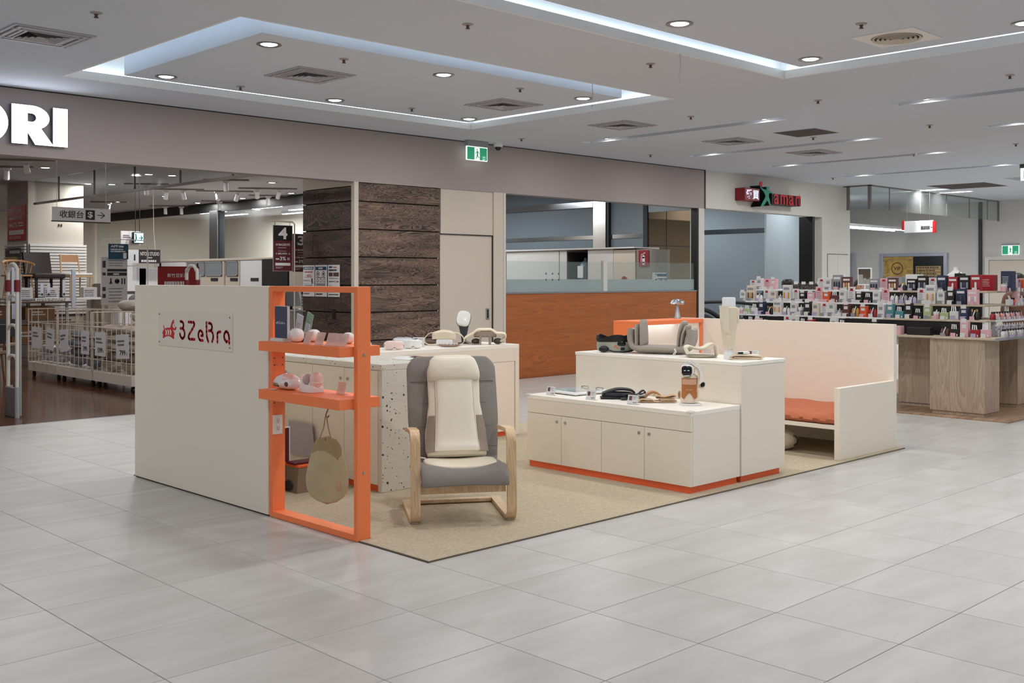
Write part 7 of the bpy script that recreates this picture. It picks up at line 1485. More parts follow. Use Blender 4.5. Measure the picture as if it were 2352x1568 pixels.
for k, (x, z, w, h, c) in enumerate(((4.9, 0.8305, 0.4, 0.24, '8C6A4A'), (5.5, 0.8305, 0.5, 0.2, '9C7A58'), (6.4, 0.8305, 0.45, 0.25, '7A5B42'), (7.1, 0.8305, 0.5, 0.22, '8C6A4A'), (5.2, 0.4305, 0.5, 0.28, '7A5B42'), (6.0, 0.4305, 0.45, 0.3, '4A3A30'), (6.9, 0.4305, 0.55, 0.3, '8C6A4A'), (5.6, 1.1505, 0.5, 0.14, 'B8B4B0'), (4.95, 1.1505, 0.45, 0.3, '2F4256'))):
    b = MB(); b.rbox(x-w/2, x+w/2, 19.3, 19.6, z, z+h, 0.004); o = obj('carton', b, mat('carton_'+c, c, 0.8), label='%s carton %s on the dark rack, %s' % (('brown', 'tan', 'dark brown', 'brown', 'dark brown', 'blackish', 'brown', 'pale grey', 'dark blue')[k], ('left end, middle board', 'left of centre, middle board', 'right of centre, middle board', 'right end, middle board', 'left end, low board', 'centre, low board', 'right end, low board', 'centre, top board', 'left end, top board')[k], 'printed on its front'), cat='box', group='cartons on the dark rack', org=(x, 19.45, z))
    b = MB(); rows(b, (x-w*0.3, 19.299, z+h*0.3), UY, w*0.5, h*0.4, 2, k, 0.5); obj('small_print', b, TW, o)
# cart at the left edge
cr = thing('shop_cart', 'white wire shop cart cut by the left edge of the picture', 'cart', (3.95, 13.2, 0))
b = MB(True); b.tube(smooth([(4.02, 13.0, 0.12), (4.04, 13.0, 0.25), (4.02, 13.0, 0.9), (3.7, 13.0, 0.93), (3.3, 13.0, 0.93)], 4), 0.014, 8); b.tube([(4.02, 13.0, 0.14), (3.3, 13.0, 0.14)], 0.014, 8); obj('cart_frame', b, M['wplast'], cr)
b = MB(); b.rbox(3.3, 4.0, 13.0, 13.5, 0.60, 0.80, 0.01); b.rbox(3.3, 3.98, 13.02, 13.5, 0.30, 0.42, 0.01); obj('cart_tray', b, M['white'], cr)
for x in (3.4, 3.95):
    b = MB(True); b.cyl((x, 13.1, 0.05), (x, 13.13, 0.05), 0.05); b.cyl((x, 13.115, 0.05), (x, 13.115, 0.14), 0.008); obj('castor', b, M['black'], cr)
# ================================================================ RIGHT: cosmetics table, bay, people
pf = MB(); pf.box(11.70, 15.5, 4.52, 8.9, 0.0005, 0.012); o = obj('platform', pf, M['platform'], label='thin wooden platform under the cosmetics table', cat='platform', org=(13.5, 7.5, 0.0))
ct = thing('cosmetics_table', 'pale oak island table stepped with shelves full of cosmetics', 'table', (12.8, 6.7, 0.012))
b = MB(); b.rbox(11.85, 13.75, 4.72, 8.5, 0.868, 0.892, 0.003); obj('table_top', b, M['oaktop'], ct)
b = MB(); b.box(11.845, 13.755, 4.705, 4.72, 0.865, 0.895); obj('end_edge', b, M['gplast'], ct)
def ped(x0, x1, y0, y1):
    b = MB(); b.rbox(x0, x1, y0, y1, 0.05, 0.8675, 0.003); o = obj('pedestal', b, M['oak'], ct)
    b = MB(); b.box(x0+0.02, x1-0.02, y0+0.02, y1-0.02, 0.0125, 0.05); obj('plinth', b, M['oak'], o)
ped(11.90, 12.30, 4.85, 5.475); ped(13.1, 13.6, 4.95, 5.5); ped(12.4, 13.2, 5.62, 6.1); ped(11.95, 12.4, 6.7, 7.4); ped(12.6, 13.4, 7.0, 7.6); ped(11.95, 12.5, 7.9, 8.4)
LV = ((11.87, 12.10, 0.8925), (12.10, 12.33, 1.075), (12.33, 12.56, 1.245), (12.56, 12.82, 1.400))
for k, (x0, x1, z) in enumerate(LV[1:]):
    ye = (4.92, 5.02, 5.10)[k]
    b = MB(); b.rbox(x0, 13.2, ye, 6.15, z-0.022, z-0.0005, 0.002); obj('shelf_board', b, M['oaktop'], ct)
    b = MB(); b.rbox(x0, 13.2, 6.151, (8.2, 8.25, 8.3)[k], z-0.016, z-0.0005, 0.002); obj('shelf_board', b, M['wplast'], ct)
    b = MB(); b.box(x0+0.03, x0+0.04, ye+0.06, 8.15, z-0.19+0.015, z-0.023); obj('black_back', b, M['black'], ct)
# ---- products: a few prototypes, then copies
COLS = {'white': 'D9D8D6', 'pink': 'DDAEB4', 'black': '1B1B1E', 'teal': '4F8A90', 'red': '9E1E2A', 'orange': 'D8562E', 'gold': 'B88F3C', 'navy': '2A3350', 'lilac': 'B3A5C4', 'grey': '8E8E94', 'cream': 'D8CBB8', 'green': 'A8B888', 'brown': '5B342C'}
def pm(c): return mat('product_'+c, COLS[c], 0.35)
PROTO = {}
def proto(kind, c):
    if (kind, c) in PROTO: return PROTO[(kind, c)], True
    t = thing({'carton': 'cosmetic_carton', 'bottle': 'cosmetic_bottle', 'jar': 'cosmetic_jar', 'pack': 'gift_pack', 'sign': 'shelf_sign', 'tester': 'tester_rack'}[kind], None, {'carton': 'box', 'bottle': 'bottle', 'jar': 'jar', 'pack': 'box', 'sign': 'sign', 'tester': 'rack'}[kind])
    m = pm(c); lab = pm('white') if c not in ('white', 'cream') else pm('grey')
    if kind == 'carton':
        b = MB(); b.rbox(-0.03, 0.03, -0.045, 0.045, 0, 0.13, 0.002); obj('carton_body', b, m, t, world=False)
        b = MB(); b.box(-0.0312, -0.0302, -0.025, 0.025, 0.075, 0.105); b.box(-0.0312, -0.0302, -0.03, 0.03, 0.03, 0.036); obj('label', b, lab, t, world=False)
        b = MB(); b.box(-0.036, -0.034, -0.03, 0.03, 0.12, 0.155); obj('price_ticket', b, pm('white'), t, world=False)
    elif kind == 'bottle':
        for dy in (-0.028, 0.028):
            b = MB(True); b.lathe([(0, 0), (0.021, 0), (0.022, 0.06), (0.012, 0.075), (0.009, 0.08), (0, 0.08)], (0, dy, 0), 14); obj('bottle_body', b, m, t, world=False)
            b = MB(True); b.lathe([(0, 0.08), (0.010, 0.08), (0.010, 0.105), (0, 0.105)], (0, dy, 0), 12); obj('cap', b, pm('black') if c != 'black' else pm('gold'), t, world=False)
    elif kind == 'jar':
        b = MB(True); b.lathe([(0, 0), (0.034, 0), (0.036, 0.05), (0, 0.05)], (0, 0, 0), 18); obj('jar_body', b, m, t, world=False)
        b = MB(True); b.lathe([(0, 0.05), (0.036, 0.05), (0.036, 0.075), (0, 0.078)], (0, 0, 0), 18); obj('lid', b, lab, t, world=False)
    elif kind == 'pack':
        b = MB(); b.rbox(-0.03, 0.03, -0.06, 0.06, 0, 0.17, 0.002); obj('pack_body', b, m, t, world=False)
        for k in range(3):
            b = MB(True); b.lathe([(0, 0), (0.012, 0), (0.012, 0.055), (0.006, 0.065), (0, 0.065)], (-0.032, -0.034+0.034*k, 0.03), 10, 0.4); obj('printed_bottle', b, pm({'white': ('gold', 'pink', 'gold'), 'brown': ('cream', 'gold', 'pink'), 'black': ('grey', 'navy', 'grey'), 'pink': ('white', 'lilac', 'white'), 'navy': ('black', 'navy', 'black'), 'red': ('red', 'white', 'red'), 'grey': ('black', 'navy', 'black'), 'cream': ('brown', 'gold', 'brown')}[c][k]), t, world=False)
        b = MB(); b.box(-0.0312, -0.0302, -0.045, 0.045, 0.12, 0.145); obj('label', b, lab, t, world=False)
    elif kind == 'sign':
        b = MB(); b.box(-0.002, 0.002, -0.05, 0.05, 0, 0.15); obj('sign_card', b, m, t, world=False)
        b = MB(); rows(b, (-0.0025, 0.035, 0.03), UX, 0.07, 0.09, 5, len(c), 0.4); obj('small_print', b, pm('grey') if c != 'grey' else pm('black'), t, world=False)
        b = MB(); b.prism([(-0.02, 0.11), (0.02, 0.11), (0.02, 0.135), (-0.02, 0.135)], (-0.003, 0, 0), (0, -1, 0), (0, 0, 1), (-0.0005, 0, 0)); obj('printed_field', b, pm('red') if c != 'red' else pm('white'), t, world=False)
    else:
        b = MB(); b.rbox(-0.02, 0.03, -0.05, 0.05, 0, 0.07, 0.002); obj('rack_box', b, m, t, world=False)
        for k in range(3):
            b = MB(); b.m = Matrix.Translation((-0.025, -0.032+0.032*k, 0.005)) @ Matrix.Rotation(-0.25+0.12*k, 4, 'X') @ Matrix.Rotation(0.3, 4, 'Y'); b.box(-0.001, 0.001, -0.006, 0.006, 0, 0.115); obj('tester_strip', b, pm('white'), t, world=False)
    b = MB(); b.box(-0.072, -0.0705, -0.030, 0.026, 0.0, 0.036); obj('price_ticket', b, pm(('white', 'lilac', 'white', 'pink', 'grey')[len(PROTO) % 5]), t, world=False)
    if kind in ('bottle', 'jar'):
        b = MB(); b.m = Matrix.Translation((-0.05, 0.01, 0.004)) @ Matrix.Rotation(0.3, 4, 'X') @ Matrix.Rotation(0.25, 4, 'Y'); b.box(-0.001, 0.001, -0.005, 0.005, 0, 0.10); obj('tester_strip', b, pm('white'), t, world=False)
    PROTO[(kind, c)] = t; return t, False
rg = random.Random(21)
tier_names = ('lowest step', 'second step', 'third step', 'top step')
seqs = [['tester:pink', 'tester:red', 'carton:pink', 'tester:black', 'bottle:brown', 'carton:black', 'tester:white', 'jar:white', 'bottle:black', 'tester:black', 'carton:white', 'jar:cream', 'bottle:white', 'carton:red', 'tester:cream', 'carton:white', 'sign:white', 'jar:grey'],
        ['bottle:black', 'carton:navy', 'tester:white', 'tester:green', 'jar:pink', 'carton:green', 'tester:black', 'carton:black', 'tester:teal', 'carton:teal', 'carton:white', 'bottle:red', 'carton:orange', 'bottle:gold', 'carton:brown', 'jar:white', 'carton:white', 'sign:white', 'carton:cream', 'carton:black', 'jar:grey', 'carton:white', 'bottle:white', 'pack:white'],
        ['pack:pink', 'pack:navy', 'carton:black', 'carton:white', 'pack:white', 'sign:white', 'bottle:lilac', 'bottle:grey', 'bottle:white', 'sign:pink', 'carton:white', 'tester:black', 'carton:black', 'sign:white', 'carton:white', 'tester:brown', 'carton:orange', 'sign:pink', 'carton:pink', 'carton:black', 'sign:white', 'pack:white', 'jar:white', 'carton:cream', 'sign:white', 'bottle:white', 'pack:cream', 'carton:white'],
        ['pack:red', 'pack:black', 'pack:red', 'pack:navy', 'sign:white', 'pack:black', 'pack:black', 'bottle:black', 'pack:brown', 'sign:pink', 'pack:grey', 'pack:brown', 'pack:grey', 'carton:white', 'sign:white', 'carton:pink', 'sign:pink', 'carton:white', 'sign:white', 'pack:white', 'pack:brown', 'pack:brown', 'pack:black', 'pack:brown', 'pack:white', 'carton:orange', 'sign:white']]
hts = (1.22, 1.2, 1.15, 1.0)
ords = ['1st', '2nd', '3rd']+['%dth' % i for i in range(4, 21)]+['21st', '22nd', '23rd']+['%dth' % i for i in range(24, 31)]+['31st', '32nd', '33rd', '34th', '35th', '36th', '37th', '38th', '39th', '40th']
KN = {'carton': 'carton', 'bottle': 'bottle pair', 'jar': 'jar', 'pack': 'gift pack', 'sign': 'card sign', 'tester': 'tester rack'}
for li, (x0, x1, z) in enumerate(LV):
    y = (4.80, 5.02, 5.12, 5.18)[li]; n = 0; sq = seqs[li]
    while y < (8.1, 8.2, 8.3, 8.35)[li]:
        kd, c = sq[n % len(sq)].split(':'); w = {'carton': 0.115, 'bottle': 0.115, 'jar': 0.085, 'pack': 0.135, 'sign': 0.11, 'tester': 0.115}[kd]
        if li == 0 and 5.33 < y < 6.1: 
            y = 6.1; continue
        if li == 3 and (7.22 < y < 7.9 or 6.60 < y+w/2 < 6.90): y += 0.06; continue
        t, used_ = proto(kd, c)
        o = place(t, used_, ((x0+0.075), y+w/2, z), rg.uniform(-0.08, 0.08), '%s %s on the %s of the cosmetics table, %s from the right' % (c, KN[kd], tier_names[li], ords[n]), 'goods on the %s of the cosmetics table' % tier_names[li])
        s = hts[li]*rg.uniform(0.82, 1.16); o.scale = (1, 1, s)
        # a second one behind it, where the row in front leaves it visible
        y += w; n += 1
# big boxes standing at the near end of the third and top steps
def bigbox(x, y, z, w, h, c, label, tx=None, d=0.12):
    t = thing('gift_box', label, 'box', (x, y, z), group='tall boxes at the near end of the cosmetics table')
    b = MB(); b.rbox(x-d/2, x+d/2, y-w/2, y+w/2, z, z+h, 0.003); obj('box_body', b, pm(c) if c in COLS else mat('bx'+c, c, 0.35), t)
    b = MB(); rows(b, (x-d/2-0.001, y+w*0.35, z+h*0.25), UX, w*0.65, h*0.5, 5, int(y*30), 0.3); obj('small_print', b, pm('white') if c not in ('white', 'pink') else pm('grey'), t)
    if tx: text(tx, (x-d/2-0.0022, y, z+h*0.80), UX, h*0.06, pm('white'), t, width=w*0.7)
for a in ((12.22, 5.45, 1.0755, 0.20, 0.0, 'pink', ''),): pass
bigbox(13.0, 5.27, 1.4005, 0.20, 0.19, 'red', 'wide bright red box on the top step, near end')
bigbox(13.02, 5.03, 1.4005, 0.13, 0.235, 'navy', 'tall dark blue box at the near end of the top step')
bigbox(13.05, 5.62, 1.4005, 0.09, 0.21, 'black', 'narrow black box beside the white bust')
bigbox(12.98, 5.88, 1.4005, 0.26, 0.17, 'black', 'wide black case open on the top step')
bigbox(13.0, 6.18, 1.4005, 0.18, 0.20, 'white', 'white presentation box leaning high before the notice board')
bigbox(13.05, 6.45, 1.4005, 0.22, 0.17, 'grey', 'grey perfume display box with dark bottles')
bigbox(12.95, 7.22, 1.4005, 0.17, 0.20, 'white', 'tall white carton behind the sunglasses stand')
# small clear bottles on the narrow end of the table
for r_i, (y, z, cs_) in enumerate(((4.755, 0.8925, ('white', 'grey', 'cream')), (4.80, 0.8925, ('grey', 'white', 'lilac')), (4.97, 1.0755, ('red', 'white', 'orange', 'pink')))):
    nn = 13 if r_i < 2 else 11
    for k in range(nn):
        c = cs_[k % len(cs_)]; x = (12.18 if r_i < 2 else 12.42)+0.075*k
        if r_i == 1:
            t, used_ = proto('carton', c); sc3 = (0.7, 0.6, 0.95); zz = z
            yy = 4.86
        else:
            t, used_ = proto('bottle', c); sc3 = (1, 1, 0.85); zz = z; yy = y
        o = place(t, used_, (x, yy, zz), PI/2, '%s %s on the narrow table end, %s row, %s from the corner' % (c, 'bottle pair' if r_i != 1 else 'small carton', ('front', 'second', 'raised')[r_i], ords[k]), 'goods on the narrow end of the cosmetics table')
        o.scale = sc3
b = MB(); b.rbox(12.36, 13.7, 4.90, 5.0, 1.05, 1.0745, 0.002); obj('end_shelf', b, M['wplast'], ct)
for zz_, seq_, y_ in ((1.23, ('tester:white', 'bottle:orange', 'carton:pink', 'bottle:white', 'tester:grey', 'bottle:lilac', 'jar:white', 'bottle:orange'), 4.98), (1.395, ('jar:pink', 'sign:white', 'carton:white', 'carton:pink', 'sign:cream', 'sign:lilac', 'carton:orange', 'sign:grey', 'carton:white'), 5.05)):
    b = MB(); b.rbox(12.86, 13.75, y_-0.06, y_+0.05, zz_-0.012, zz_-0.0005, 0.002); obj('end_shelf', b, M['acry'], ct)
    b = MB(); b.box(13.70, 13.72, y_-0.02, y_+0.02, 0.893, zz_-0.012); b.box(12.88, 12.90, y_+0.02, y_+0.045, 1.40 if zz_ > 1.39 else 0.893, zz_-0.0121) if zz_ < 1.39 else None; obj('end_bracket', b, M['wplast'], ct)
    for k, it in enumerate(seq_):
        kd, c = it.split(':'); t, used_ = proto(kd, c)
        place(t, used_, (12.93+0.095*k, y_, zz_), PI/2, '%s %s on the narrow table end, %s shelf, %s from the left' % (c, KN[kd], 'upper' if zz_ > 1.3 else 'middle', ords[k]), 'goods on the narrow end of the cosmetics table')
b = MB(); b.box(12.38, 12.40, 4.92, 4.98, 0.893, 1.05); b.box(13.6, 13.62, 4.92, 4.98, 0.893, 1.05); obj('end_bracket', b, M['wplast'], ct)
# pink and black long boxes in the low black recess
for x, y, w, h, c, l in ((11.95, 5.95, 0.24, 0.10, 'pink', 'long pink box lying in the dark recess of the lowest step'), (11.97, 5.62, 0.28, 0.09, 'black', 'long black box lying in the dark recess of the lowest step')):
    b = MB(); b.rbox(x-0.05, x+0.05, y-w/2, y+w/2, 0.8925, 0.8925+h, 0.003); obj('long_box', b, pm(c), label=l, cat='box', group='long boxes in the recess', org=(x, y, 0.8925))
# round sunglasses stand of many tiny lenses
sgs = thing('sunglasses_stand', 'dark panel crowded with small sparkling sunglasses behind the cosmetics', 'display stand', (12.70, 7.52, 1.4005))
b = MB(); b.rbox(12.69, 12.72, 7.28, 7.76, 1.4005, 1.485, 0.003); obj('panel', b, M['char'], sgs)
rg = random.Random(4)
b = MB(True)
for k in range(110):
    y = 7.29+rg.random()*0.46; z = 1.408+rg.random()*0.07; b.ell((12.682, y, z), 0.007, 0.011, 0.008, 8, 5)
o = obj('lenses', b, mat('lens', '6E625A', 0.12, metal=0.6), sgs); o['kind'] = 'stuff'
for k in range(4):
    b = MB(); b.box(12.675, 12.678, 7.305+0.115*k, 7.365+0.115*k, 1.470, 1.505); obj('price_ticket', b, pm('white'), sgs)
# tabletop mirror
tm = thing('table_mirror', 'square tabletop mirror with a pale frame behind the cosmetics', 'mirror', (13.2, 6.9, 1.4005))
b = MB(); b.rbox(13.19, 13.21, 6.86, 7.06, 1.46, 1.69, 0.006); obj('frame', b, M['wplast'], tm)
b = MB(); b.box(13.186, 13.1895, 6.875, 7.045, 1.475, 1.675); obj('mirror_face', b, mat('mirror_clear', 'C9C4BC', 0.03, metal=1), tm)
b = MB(); b.cyl((13.2, 6.96, 1.4006), (13.2, 6.96, 1.46), 0.008); b.cyl((13.2, 6.96, 1.4006), (13.2, 6.96, 1.408), 0.05, n=20); obj('stand', b, M['wplast'], tm)
# white dress form
df = thing('bust_form', 'headless white bust form standing on the cosmetics table', 'mannequin', (13.15, 5.72, 1.4005))
b = MB(True); b.lathe([(0, 0), (0.07, 0), (0.075, 0.05), (0.09, 0.12), (0.098, 0.17), (0.085, 0.205), (0.045, 0.232), (0.027, 0.25), (0.025, 0.285), (0.028, 0.293), (0, 0.296)], (13.15, 5.72, 1.4005), 28, 0.62, 1.1); obj('torso', b, M['wgloss'], df)
b = MB(True); b.tube([(13.11, 5.68, 1.60), (13.10, 5.65, 1.63), (13.115, 5.62, 1.55)], 0.005, 6); obj('black_strap', b, M['black'], df)
# ---- people behind the table (only the tops of their heads show)
def person(x, y, rz, h, label, hair_col, top_col, cap=None):
    t = thing('person', label, 'person', (x, y, 0.0), rz)
    k = h/1.65
    me = bpy.data.meshes.new('body'); V = [(0, 0, 0.93), (0, 0.0, 1.10), (0, 0.0, 1.28), (0, 0.0, 1.40), (0, -0.01, 1.475), (0, -0.015, 1.55),
        (0.17, 0, 1.36), (0.21, 0.01, 1.10), (0.20, -0.12, 0.92), (0.17, -0.20, 0.93), (-0.17, 0, 1.36), (-0.21, 0.01, 1.10), (-0.20, -0.12, 0.92), (-0.17, -0.20, 0.93),
        (0.09, 0, 0.86), (0.10, -0.01, 0.48), (0.10, 0.02, 0.09), (0.10, -0.10, 0.035), (-0.09, 0, 0.86), (-0.10, -0.01, 0.48), (-0.10, 0.02, 0.09), (-0.10, -0.10, 0.035)]
    E = [(0, 1), (1, 2), (2, 3), (3, 4), (4, 5), (3, 6), (6, 7), (7, 8), (8, 9), (3, 10), (10, 11), (11, 12), (12, 13), (0, 14), (14, 15), (15, 16), (16, 17), (0, 18), (18, 19), (19, 20), (20, 21)]
    RR = [(0.15, 0.11), (0.13, 0.10), (0.15, 0.11), (0.11, 0.08), (0.05, 0.05), (0.055, 0.06), (0.055, 0.055), (0.042, 0.042), (0.032, 0.032), (0.03, 0.02), (0.055, 0.055), (0.042, 0.042), (0.032, 0.032), (0.03, 0.02),
        (0.085, 0.09), (0.06, 0.06), (0.042, 0.045), (0.04, 0.03), (0.085, 0.09), (0.06, 0.06), (0.042, 0.045), (0.04, 0.03)]
    me.from_pydata([(a*k, b_*k, c_*k) for a, b_, c_ in V], E, [])
    tmp = bpy.data.objects.new('body_tmp', me); COL.objects.link(tmp)
    sm_ = tmp.modifiers.new('skin', 'SKIN'); sm_.use_smooth_shade = True; tmp.modifiers.new('sub', 'SUBSURF').levels = 1
    sl = me.skin_vertices[0].data
    for i, r in enumerate(RR): sl[i].radius = (r[0]*k, r[1]*k)
    sl[0].use_root = True
    bpy.context.view_layer.update()
    m2 = bpy.data.meshes.new_from_object(tmp.evaluated_get(bpy.context.evaluated_depsgraph_get())); bpy.data.objects.remove(tmp)
    m2.materials.clear(); m2.materials.append(mat('cloth_'+top_col, top_col, 0.85)); o = bpy.data.objects.new('body', m2); COL.objects.link(o); o.parent = t
    skin = mat('skin', 'C99A7E', 0.55)
    hz = 1.55*k
    b = MB(True); rings = []
    for z, rx, ry, oy in ((-0.10, 0.030, 0.035, -0.03), (-0.085, 0.048, 0.060, -0.022), (-0.05, 0.062, 0.080, -0.012), (0.0, 0.071, 0.092, 0), (0.04, 0.073, 0.095, 0.004), (0.075, 0.064, 0.084, 0.006), (0.10, 0.040, 0.055, 0.006), (0.108, 0.01, 0.014, 0.006)):
        rings.append([(rx*k*math.cos(a), (oy+ry*math.sin(a)*(1.0+0.0))*k, hz+z*k) for a in (2*PI*q/20 for q in range(20))])
    b.loft(rings); b.ell((0, -0.100*k, hz-0.02*k), 0.012, 0.016, 0.022, 10, 6); b.ell((0.072*k, 0.005, hz-0.01*k), 0.008, 0.018, 0.028, 10, 6); b.ell((-0.072*k, 0.005, hz-0.01*k), 0.008, 0.018, 0.028, 10, 6)
    hd_ = obj('head', b, skin, t, world=False)
    b = MB(True); b.ell((0.028*k, -0.084*k, hz+0.006*k), 0.011, 0.006, 0.006, 10, 6); b.ell((-0.028*k, -0.084*k, hz+0.006*k), 0.011, 0.006, 0.006, 10, 6); obj('eyes', b, M['black'], hd_, world=False)
    b = MB(True); b.ell((0, -0.078*k, hz-0.058*k), 0.022, 0.008, 0.007, 10, 6); obj('mouth', b, mat('lips', 'A05A50', 0.5), hd_, world=False)
    hm_ = mat('hair_'+hair_col, hair_col, 0.5)
    b = MB(True); rings = []
    for z, rx, ry, oy in ((-0.09, 0.070, 0.055, 0.055), (-0.03, 0.083, 0.075, 0.038), (0.02, 0.084, 0.088, 0.022), (0.06, 0.080, 0.099, 0.008), (0.095, 0.062, 0.080, 0.006), (0.118, 0.030, 0.04, 0.006), (0.122, 0.004, 0.006, 0.006)):
        rings.append([(rx*k*math.cos(a), (oy+ry*math.sin(a))*k, hz+z*k) for a in (2*PI*q/20 for q in range(20))])
    b.loft(rings); obj('hair', b, hm_, t, world=False)
    if cap:
        b = MB(True); b.lathe([(0.088, 0.035), (0.092, 0.045), (0.090, 0.085), (0.070, 0.115), (0.035, 0.130), (0, 0.133)], (0, 0.008*k, hz), 24, 1, 1.15); obj('cap', b, M['black'], t, world=False)
        b = MB(True); b.sheet([[(-0.07+0.14*q/6, -0.085-r_*(0.075-0.05*((q-3)/3)**2), hz+0.040-0.015*r_) for q in range(7)] for r_ in (0, 0.5, 1)], 0.006); obj('cap_peak', b, M['black'], t, world=False)
        b = MB(True); b.lathe([(0.089, 0.022), (0.091, 0.036), (0.087, 0.036), (0.087, 0.022)], (0, 0.008*k, hz), 24, 1, 1.15); obj('tan_band', b, mat('tan_band', 'C08A62', 0.7), t, world=False)
    return t
person(14.15, 8.70, 1.35, 1.503, 'person in a black baseball cap behind the sunglasses stand, only the cap showing', '2A2320', '4A4A52', True)
person(14.15, 7.54, -0.6, 1.525, 'dark-haired person bent behind the cosmetics table near the wall corner', '2B1B16', '6A5A58')
person(14.15, 5.34, -0.7, 1.60, 'black-haired person behind the table at the right edge of the picture', '121012', '7A5A48')
# ---- framed notice board on the far wall
vb = thing('notice_board', 'framed notice board with a gold VIP poster and a black table poster', 'notice board', (28.47, 13.56, 1.0))
b = MB(); b.box(28.465, 28.499, 12.62, 14.52, 1.02, 2.24); obj('backing', b, M['white'], vb)
for (y0, y1, z0, z1) in ((12.60, 12.70, 1.0, 2.25), (14.44, 14.54, 1.0, 2.25), (12.70, 14.44, 2.16, 2.25), (12.70, 14.44, 1.0, 1.08)):
    b = MB(); b.rbox(28.42, 28.47, y0, y1, z0, z1, 0.006); obj('frame', b, mat('alu', 'B8BAC4', 0.3, metal=0.4), vb)
b = MB(); b.box(28.455, 28.464, 13.57, 14.43, 1.09, 2.155); obj('gold_poster', b, mat('gold_paper', 'B9954E', 0.5, noise=(7, 0.25)), vb)
b = MB(); b.box(28.455, 28.464, 12.71, 13.565, 1.09, 2.155); obj('black_poster', b, M['black'], vb)
b = MB(); b.stroke([(-14.03+0.16*math.cos(2*PI*i/28), 1.83+0.16*math.sin(2*PI*i/28)) for i in range(29)], 0.010, (28.454, 0, 0), (0, -1, 0), (0, 0, 1), (-0.001, 0, 0)); obj('ring', b, mat('gold_ink', '3A2A14', 0.5), vb)
text('VIP', (28.452, 14.03, 1.78), UX, 0.10, MATS['gold_ink'], vb, width=0.20, bold=0.02)
text('會員', (28.452, 14.0, 1.52), UX, 0.09, MATS['gold_ink'], vb, width=0.20)
b = MB()
rg = random.Random(8)
for k in range(26):
    s = rg.choice((-1, 1)); y = 14.0-s*rg.uniform(0.2, 0.38); z = rg.uniform(1.55, 2.1); a = rg.uniform(-0.6, 0.6); L = rg.uniform(0.06, 0.14)
    b.stroke([(-y, z), (-y+s*L*math.cos(a), z+L*math.sin(a))], 0.0035, (28.454, 0, 0), (0, -1, 0), (0, 0, 1), (-0.0005, 0, 0), 6)
obj('branch_pattern', b, MATS['gold_ink'], vb)
b = MB(); O = (28.453, 0, 0)
for i in range(4):
    for j in range(5):
        y1 = 13.49-[0, 0.14, 0.33, 0.53][i]; w = [0.13, 0.18, 0.19, 0.18][i]; z = 1.90-0.085*(j+1)
        b.box(28.452, 28.4545, y1-w, y1, z, z+0.075)
obj('gold_table', b, mat('gold_cell', 'B99A68', 0.5), vb)
b = MB()
for j in range(5): rows(b, (28.4515, 13.47, 1.90-0.085*(j+1)+0.02), UX, 0.64, 0.035, 1, j, 0.8)
obj('small_print', b, INK, vb)
b = MB(); b.rbox(28.42, 28.47, 15.30, 15.40, 1.2, 2.27, 0.006); b.box(28.46, 28.49, 15.40, 16.4, 1.2, 2.27); o = obj('board_edge', b, MATS['alu'], label='edge of a second framed board beside the pale wall corner', cat='notice board', org=(28.45, 15.8, 1.2))
# ---- glass smoke barrier of the bay
gb2 = thing('glass_barrier', 'clear glass smoke barrier framed in grey metal across the bay', 'glass barrier', (25, 11.25, 3.3))
xs_ = [21.50, 22.4, 23.9, 25.3, 26.6, 27.7, 28.38]
for a, c_ in zip(xs_, xs_[1:]):
    b = MB(); b.box(a+0.01, c_-0.01, 11.22, 11.23, 3.05, 3.56); obj('pane', b, M['smoke'], gb2)
b = MB(); b.box(21.50, 28.40, 11.20, 11.25, 3.545, 3.569); b.box(21.48, 21.54, 11.20, 11.26, 3.04, 3.569); b.box(28.36, 28.40, 11.20, 11.24, 3.04, 3.569); b.box(21.48, 21.52, 11.70, 11.76, 3.04, 3.569); b.box(21.48, 21.52, 11.2, 11.84, 3.545, 3.569); obj('frame', b, mat('barrier_frame', '77736F', 0.4), gb2)
b = MB(); b.box(21.495, 21.505, 11.26, 11.70, 3.05, 3.56); obj('pane', b, M['smoke'], gb2)
for x in xs_[1:-1]:
    b = MB(); b.box(x-0.006, x+0.006, 11.215, 11.235, 3.05, 3.55); obj('joint_strip', b, MATS['barrier_frame'], gb2)
# ---- linear lamp and hanging direction sign in the bay
ll = thing('linear_lamp', 'long white trough lamp with two bright tubes hanging in the bay', 'lamp', (25.0, 13.5, 2.8))
b = MB(); b.rbox(23.9, 27.7, 13.35, 13.75, 2.86, 2.93, 0.01); obj('trough', b, M['wplast'], ll)
for y in (13.37, 13.70):
    b = MB(); b.box(23.95, 27.65, y, y+0.03, 2.835, 2.859); obj('tube', b, M['tube'], ll)
b = MB(); b.cyl((24.2, 13.55, 2.93), (24.2, 13.55, 3.565), 0.006); b.cyl((26.8, 13.55, 2.93), (26.8, 13.55, 3.565), 0.006); obj('suspension', b, M['steel'], ll)
area(ll, (25, 13.55, 2.82), 4.0, 30, (0.95, 0.97, 1), 'RECTANGLE', 0.3)
b = MB(); b.box(25.2, 28.3, 15.6, 15.7, 2.9, CEIL); struct('wall_bulkhead', b, M['blue'], 'pale grey bulkhead above the trough lamp')
hs = thing('hanging_sign', 'white hanging direction sign with red ends in the bay', 'sign', (24.0, 11.3, 2.6))
b = MB(); b.rbox(24.0, 24.03, 10.97, 11.66, 2.62, 2.89, 0.003); obj('board', b, M['wplast'], hs)
b = MB(); b.box(23.99, 24.04, 11.66, 11.72, 2.68, 2.91); b.box(23.99, 24.04, 10.90, 10.97, 2.60, 2.87); obj('red_end', b, M['redp'], hs)
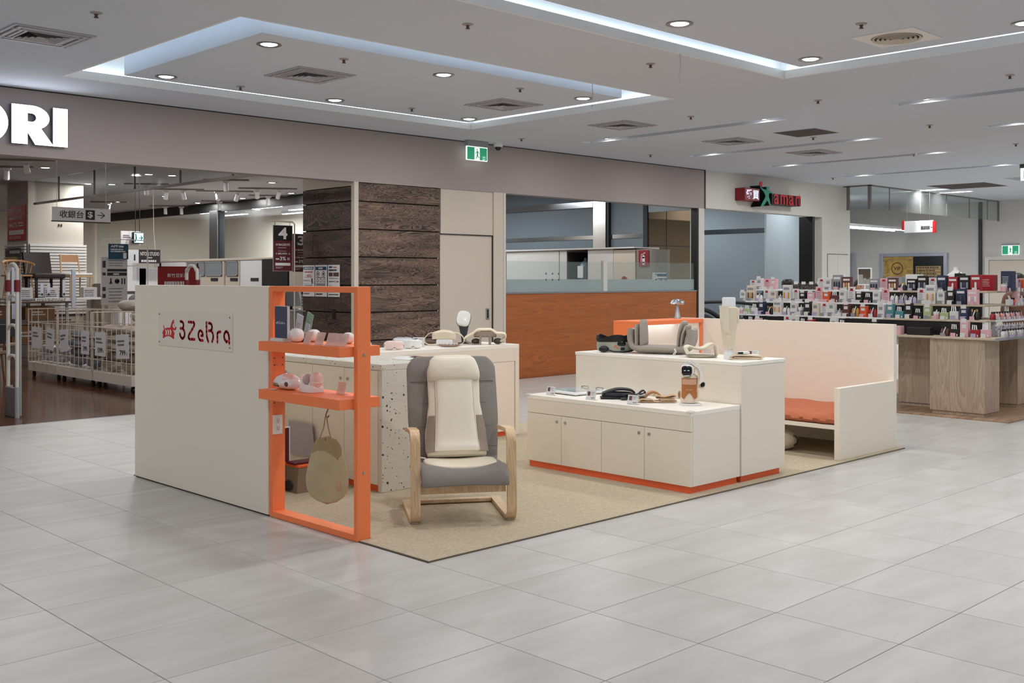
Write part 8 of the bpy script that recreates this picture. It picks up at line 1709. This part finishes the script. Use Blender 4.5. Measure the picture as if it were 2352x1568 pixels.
b = MB(); rows(b, (23.998, 11.25, 2.68), UX, 0.24, 0.09, 1, 2, 0.9); b.stroke([(-11.35+0.34, 2.73), (-11.35+0.36, 2.73)], 0.01, (23.999, 0, 0), (0, -1, 0), (0, 0, 1), (-0.001, 0, 0)); obj('print', b, INK, hs)
b = MB(); b.cyl((24.015, 11.05, 2.89), (24.015, 11.05, 3.57), 0.004); b.cyl((24.015, 11.6, 2.89), (24.015, 11.6, 3.57), 0.004); obj('rod', b, M['steel'], hs)
# lit sign cut by the right edge
ls = thing('lit_sign', 'lit green and white hanging sign cut by the right edge of the picture', 'sign', (19.6, 7.2, 3.3))
b = MB(); b.rbox(19.55, 19.62, 6.7, 7.36, 3.50, 3.569, 0.004); obj('housing', b, M['black'], ls)
b = MB(); b.box(19.575, 19.595, 6.7, 7.35, 3.28, 3.50); obj('lit_face', b, mat('lit_white', 'DDEBF5', emit=1.0), ls)
b = MB(); b.box(19.572, 19.5745, 6.7, 7.30, 3.31, 3.46); obj('green_print', b, gm, ls)
# ---- escalator handrail in the second opening
eh = thing('escalator_handrail', 'black escalator handrail curving down behind the second opening', 'handrail', (18.3, 13.1, 0))
b = MB(True); b.tube(smooth([(16.9, 13.2, 0.98), (17.6, 13.1, 1.045), (18.4, 13.0, 1.065), (19.2, 12.9, 1.03), (20.6, 12.8, 0.90)], 6), 0.035, 10); obj('upper_rail', b, M['rubber'], eh)
for k, dz in enumerate((0.0, -0.14)):
    b = MB(True); b.tube(smooth([(16.9-1.3*dz*0, 12.6, 0.97+dz), (17.3, 12.6, 0.95+dz), (17.6, 12.6, 0.89+dz), (17.9, 12.6, 0.76+dz), (18.1+dz*0.5, 12.6, 0.62+dz), (18.3+dz, 12.6, 0.40+dz*0.8), (18.4+dz, 12.6, 0.02)], 6), 0.045, 10); obj('curved_rail', b, M['rubber'], eh)
b = MB(); b.box(18.86, 18.90, 12.96, 13.0, 0, 1.03); b.box(20.0, 20.04, 12.85, 12.89, 0, 0.96); obj('rail_post', b, M['black'], eh)
for x, y in ((19.0, 14.5), (19.6, 12.8)):
    dl(x, y, 'downlight behind the second opening, %s' % ('near one' if y < 13 else 'far one'), 3.55, 1.5, 'downlights behind the second opening')
area(None, (19.5, 15.5, 3.4), 1.5, 55, (0.93, 0.97, 1.0), 'SQUARE')
area(None, (21.6, 12.75, 3.4), 0.9, 22, (0.93, 0.97, 1.0), 'SQUARE')  # unseen fill light added to brighten the lighter blue face
area(None, (14.2, 16.6, 3.38), 1.6, 70, (0.85, 0.93, 1.0), 'SQUARE')
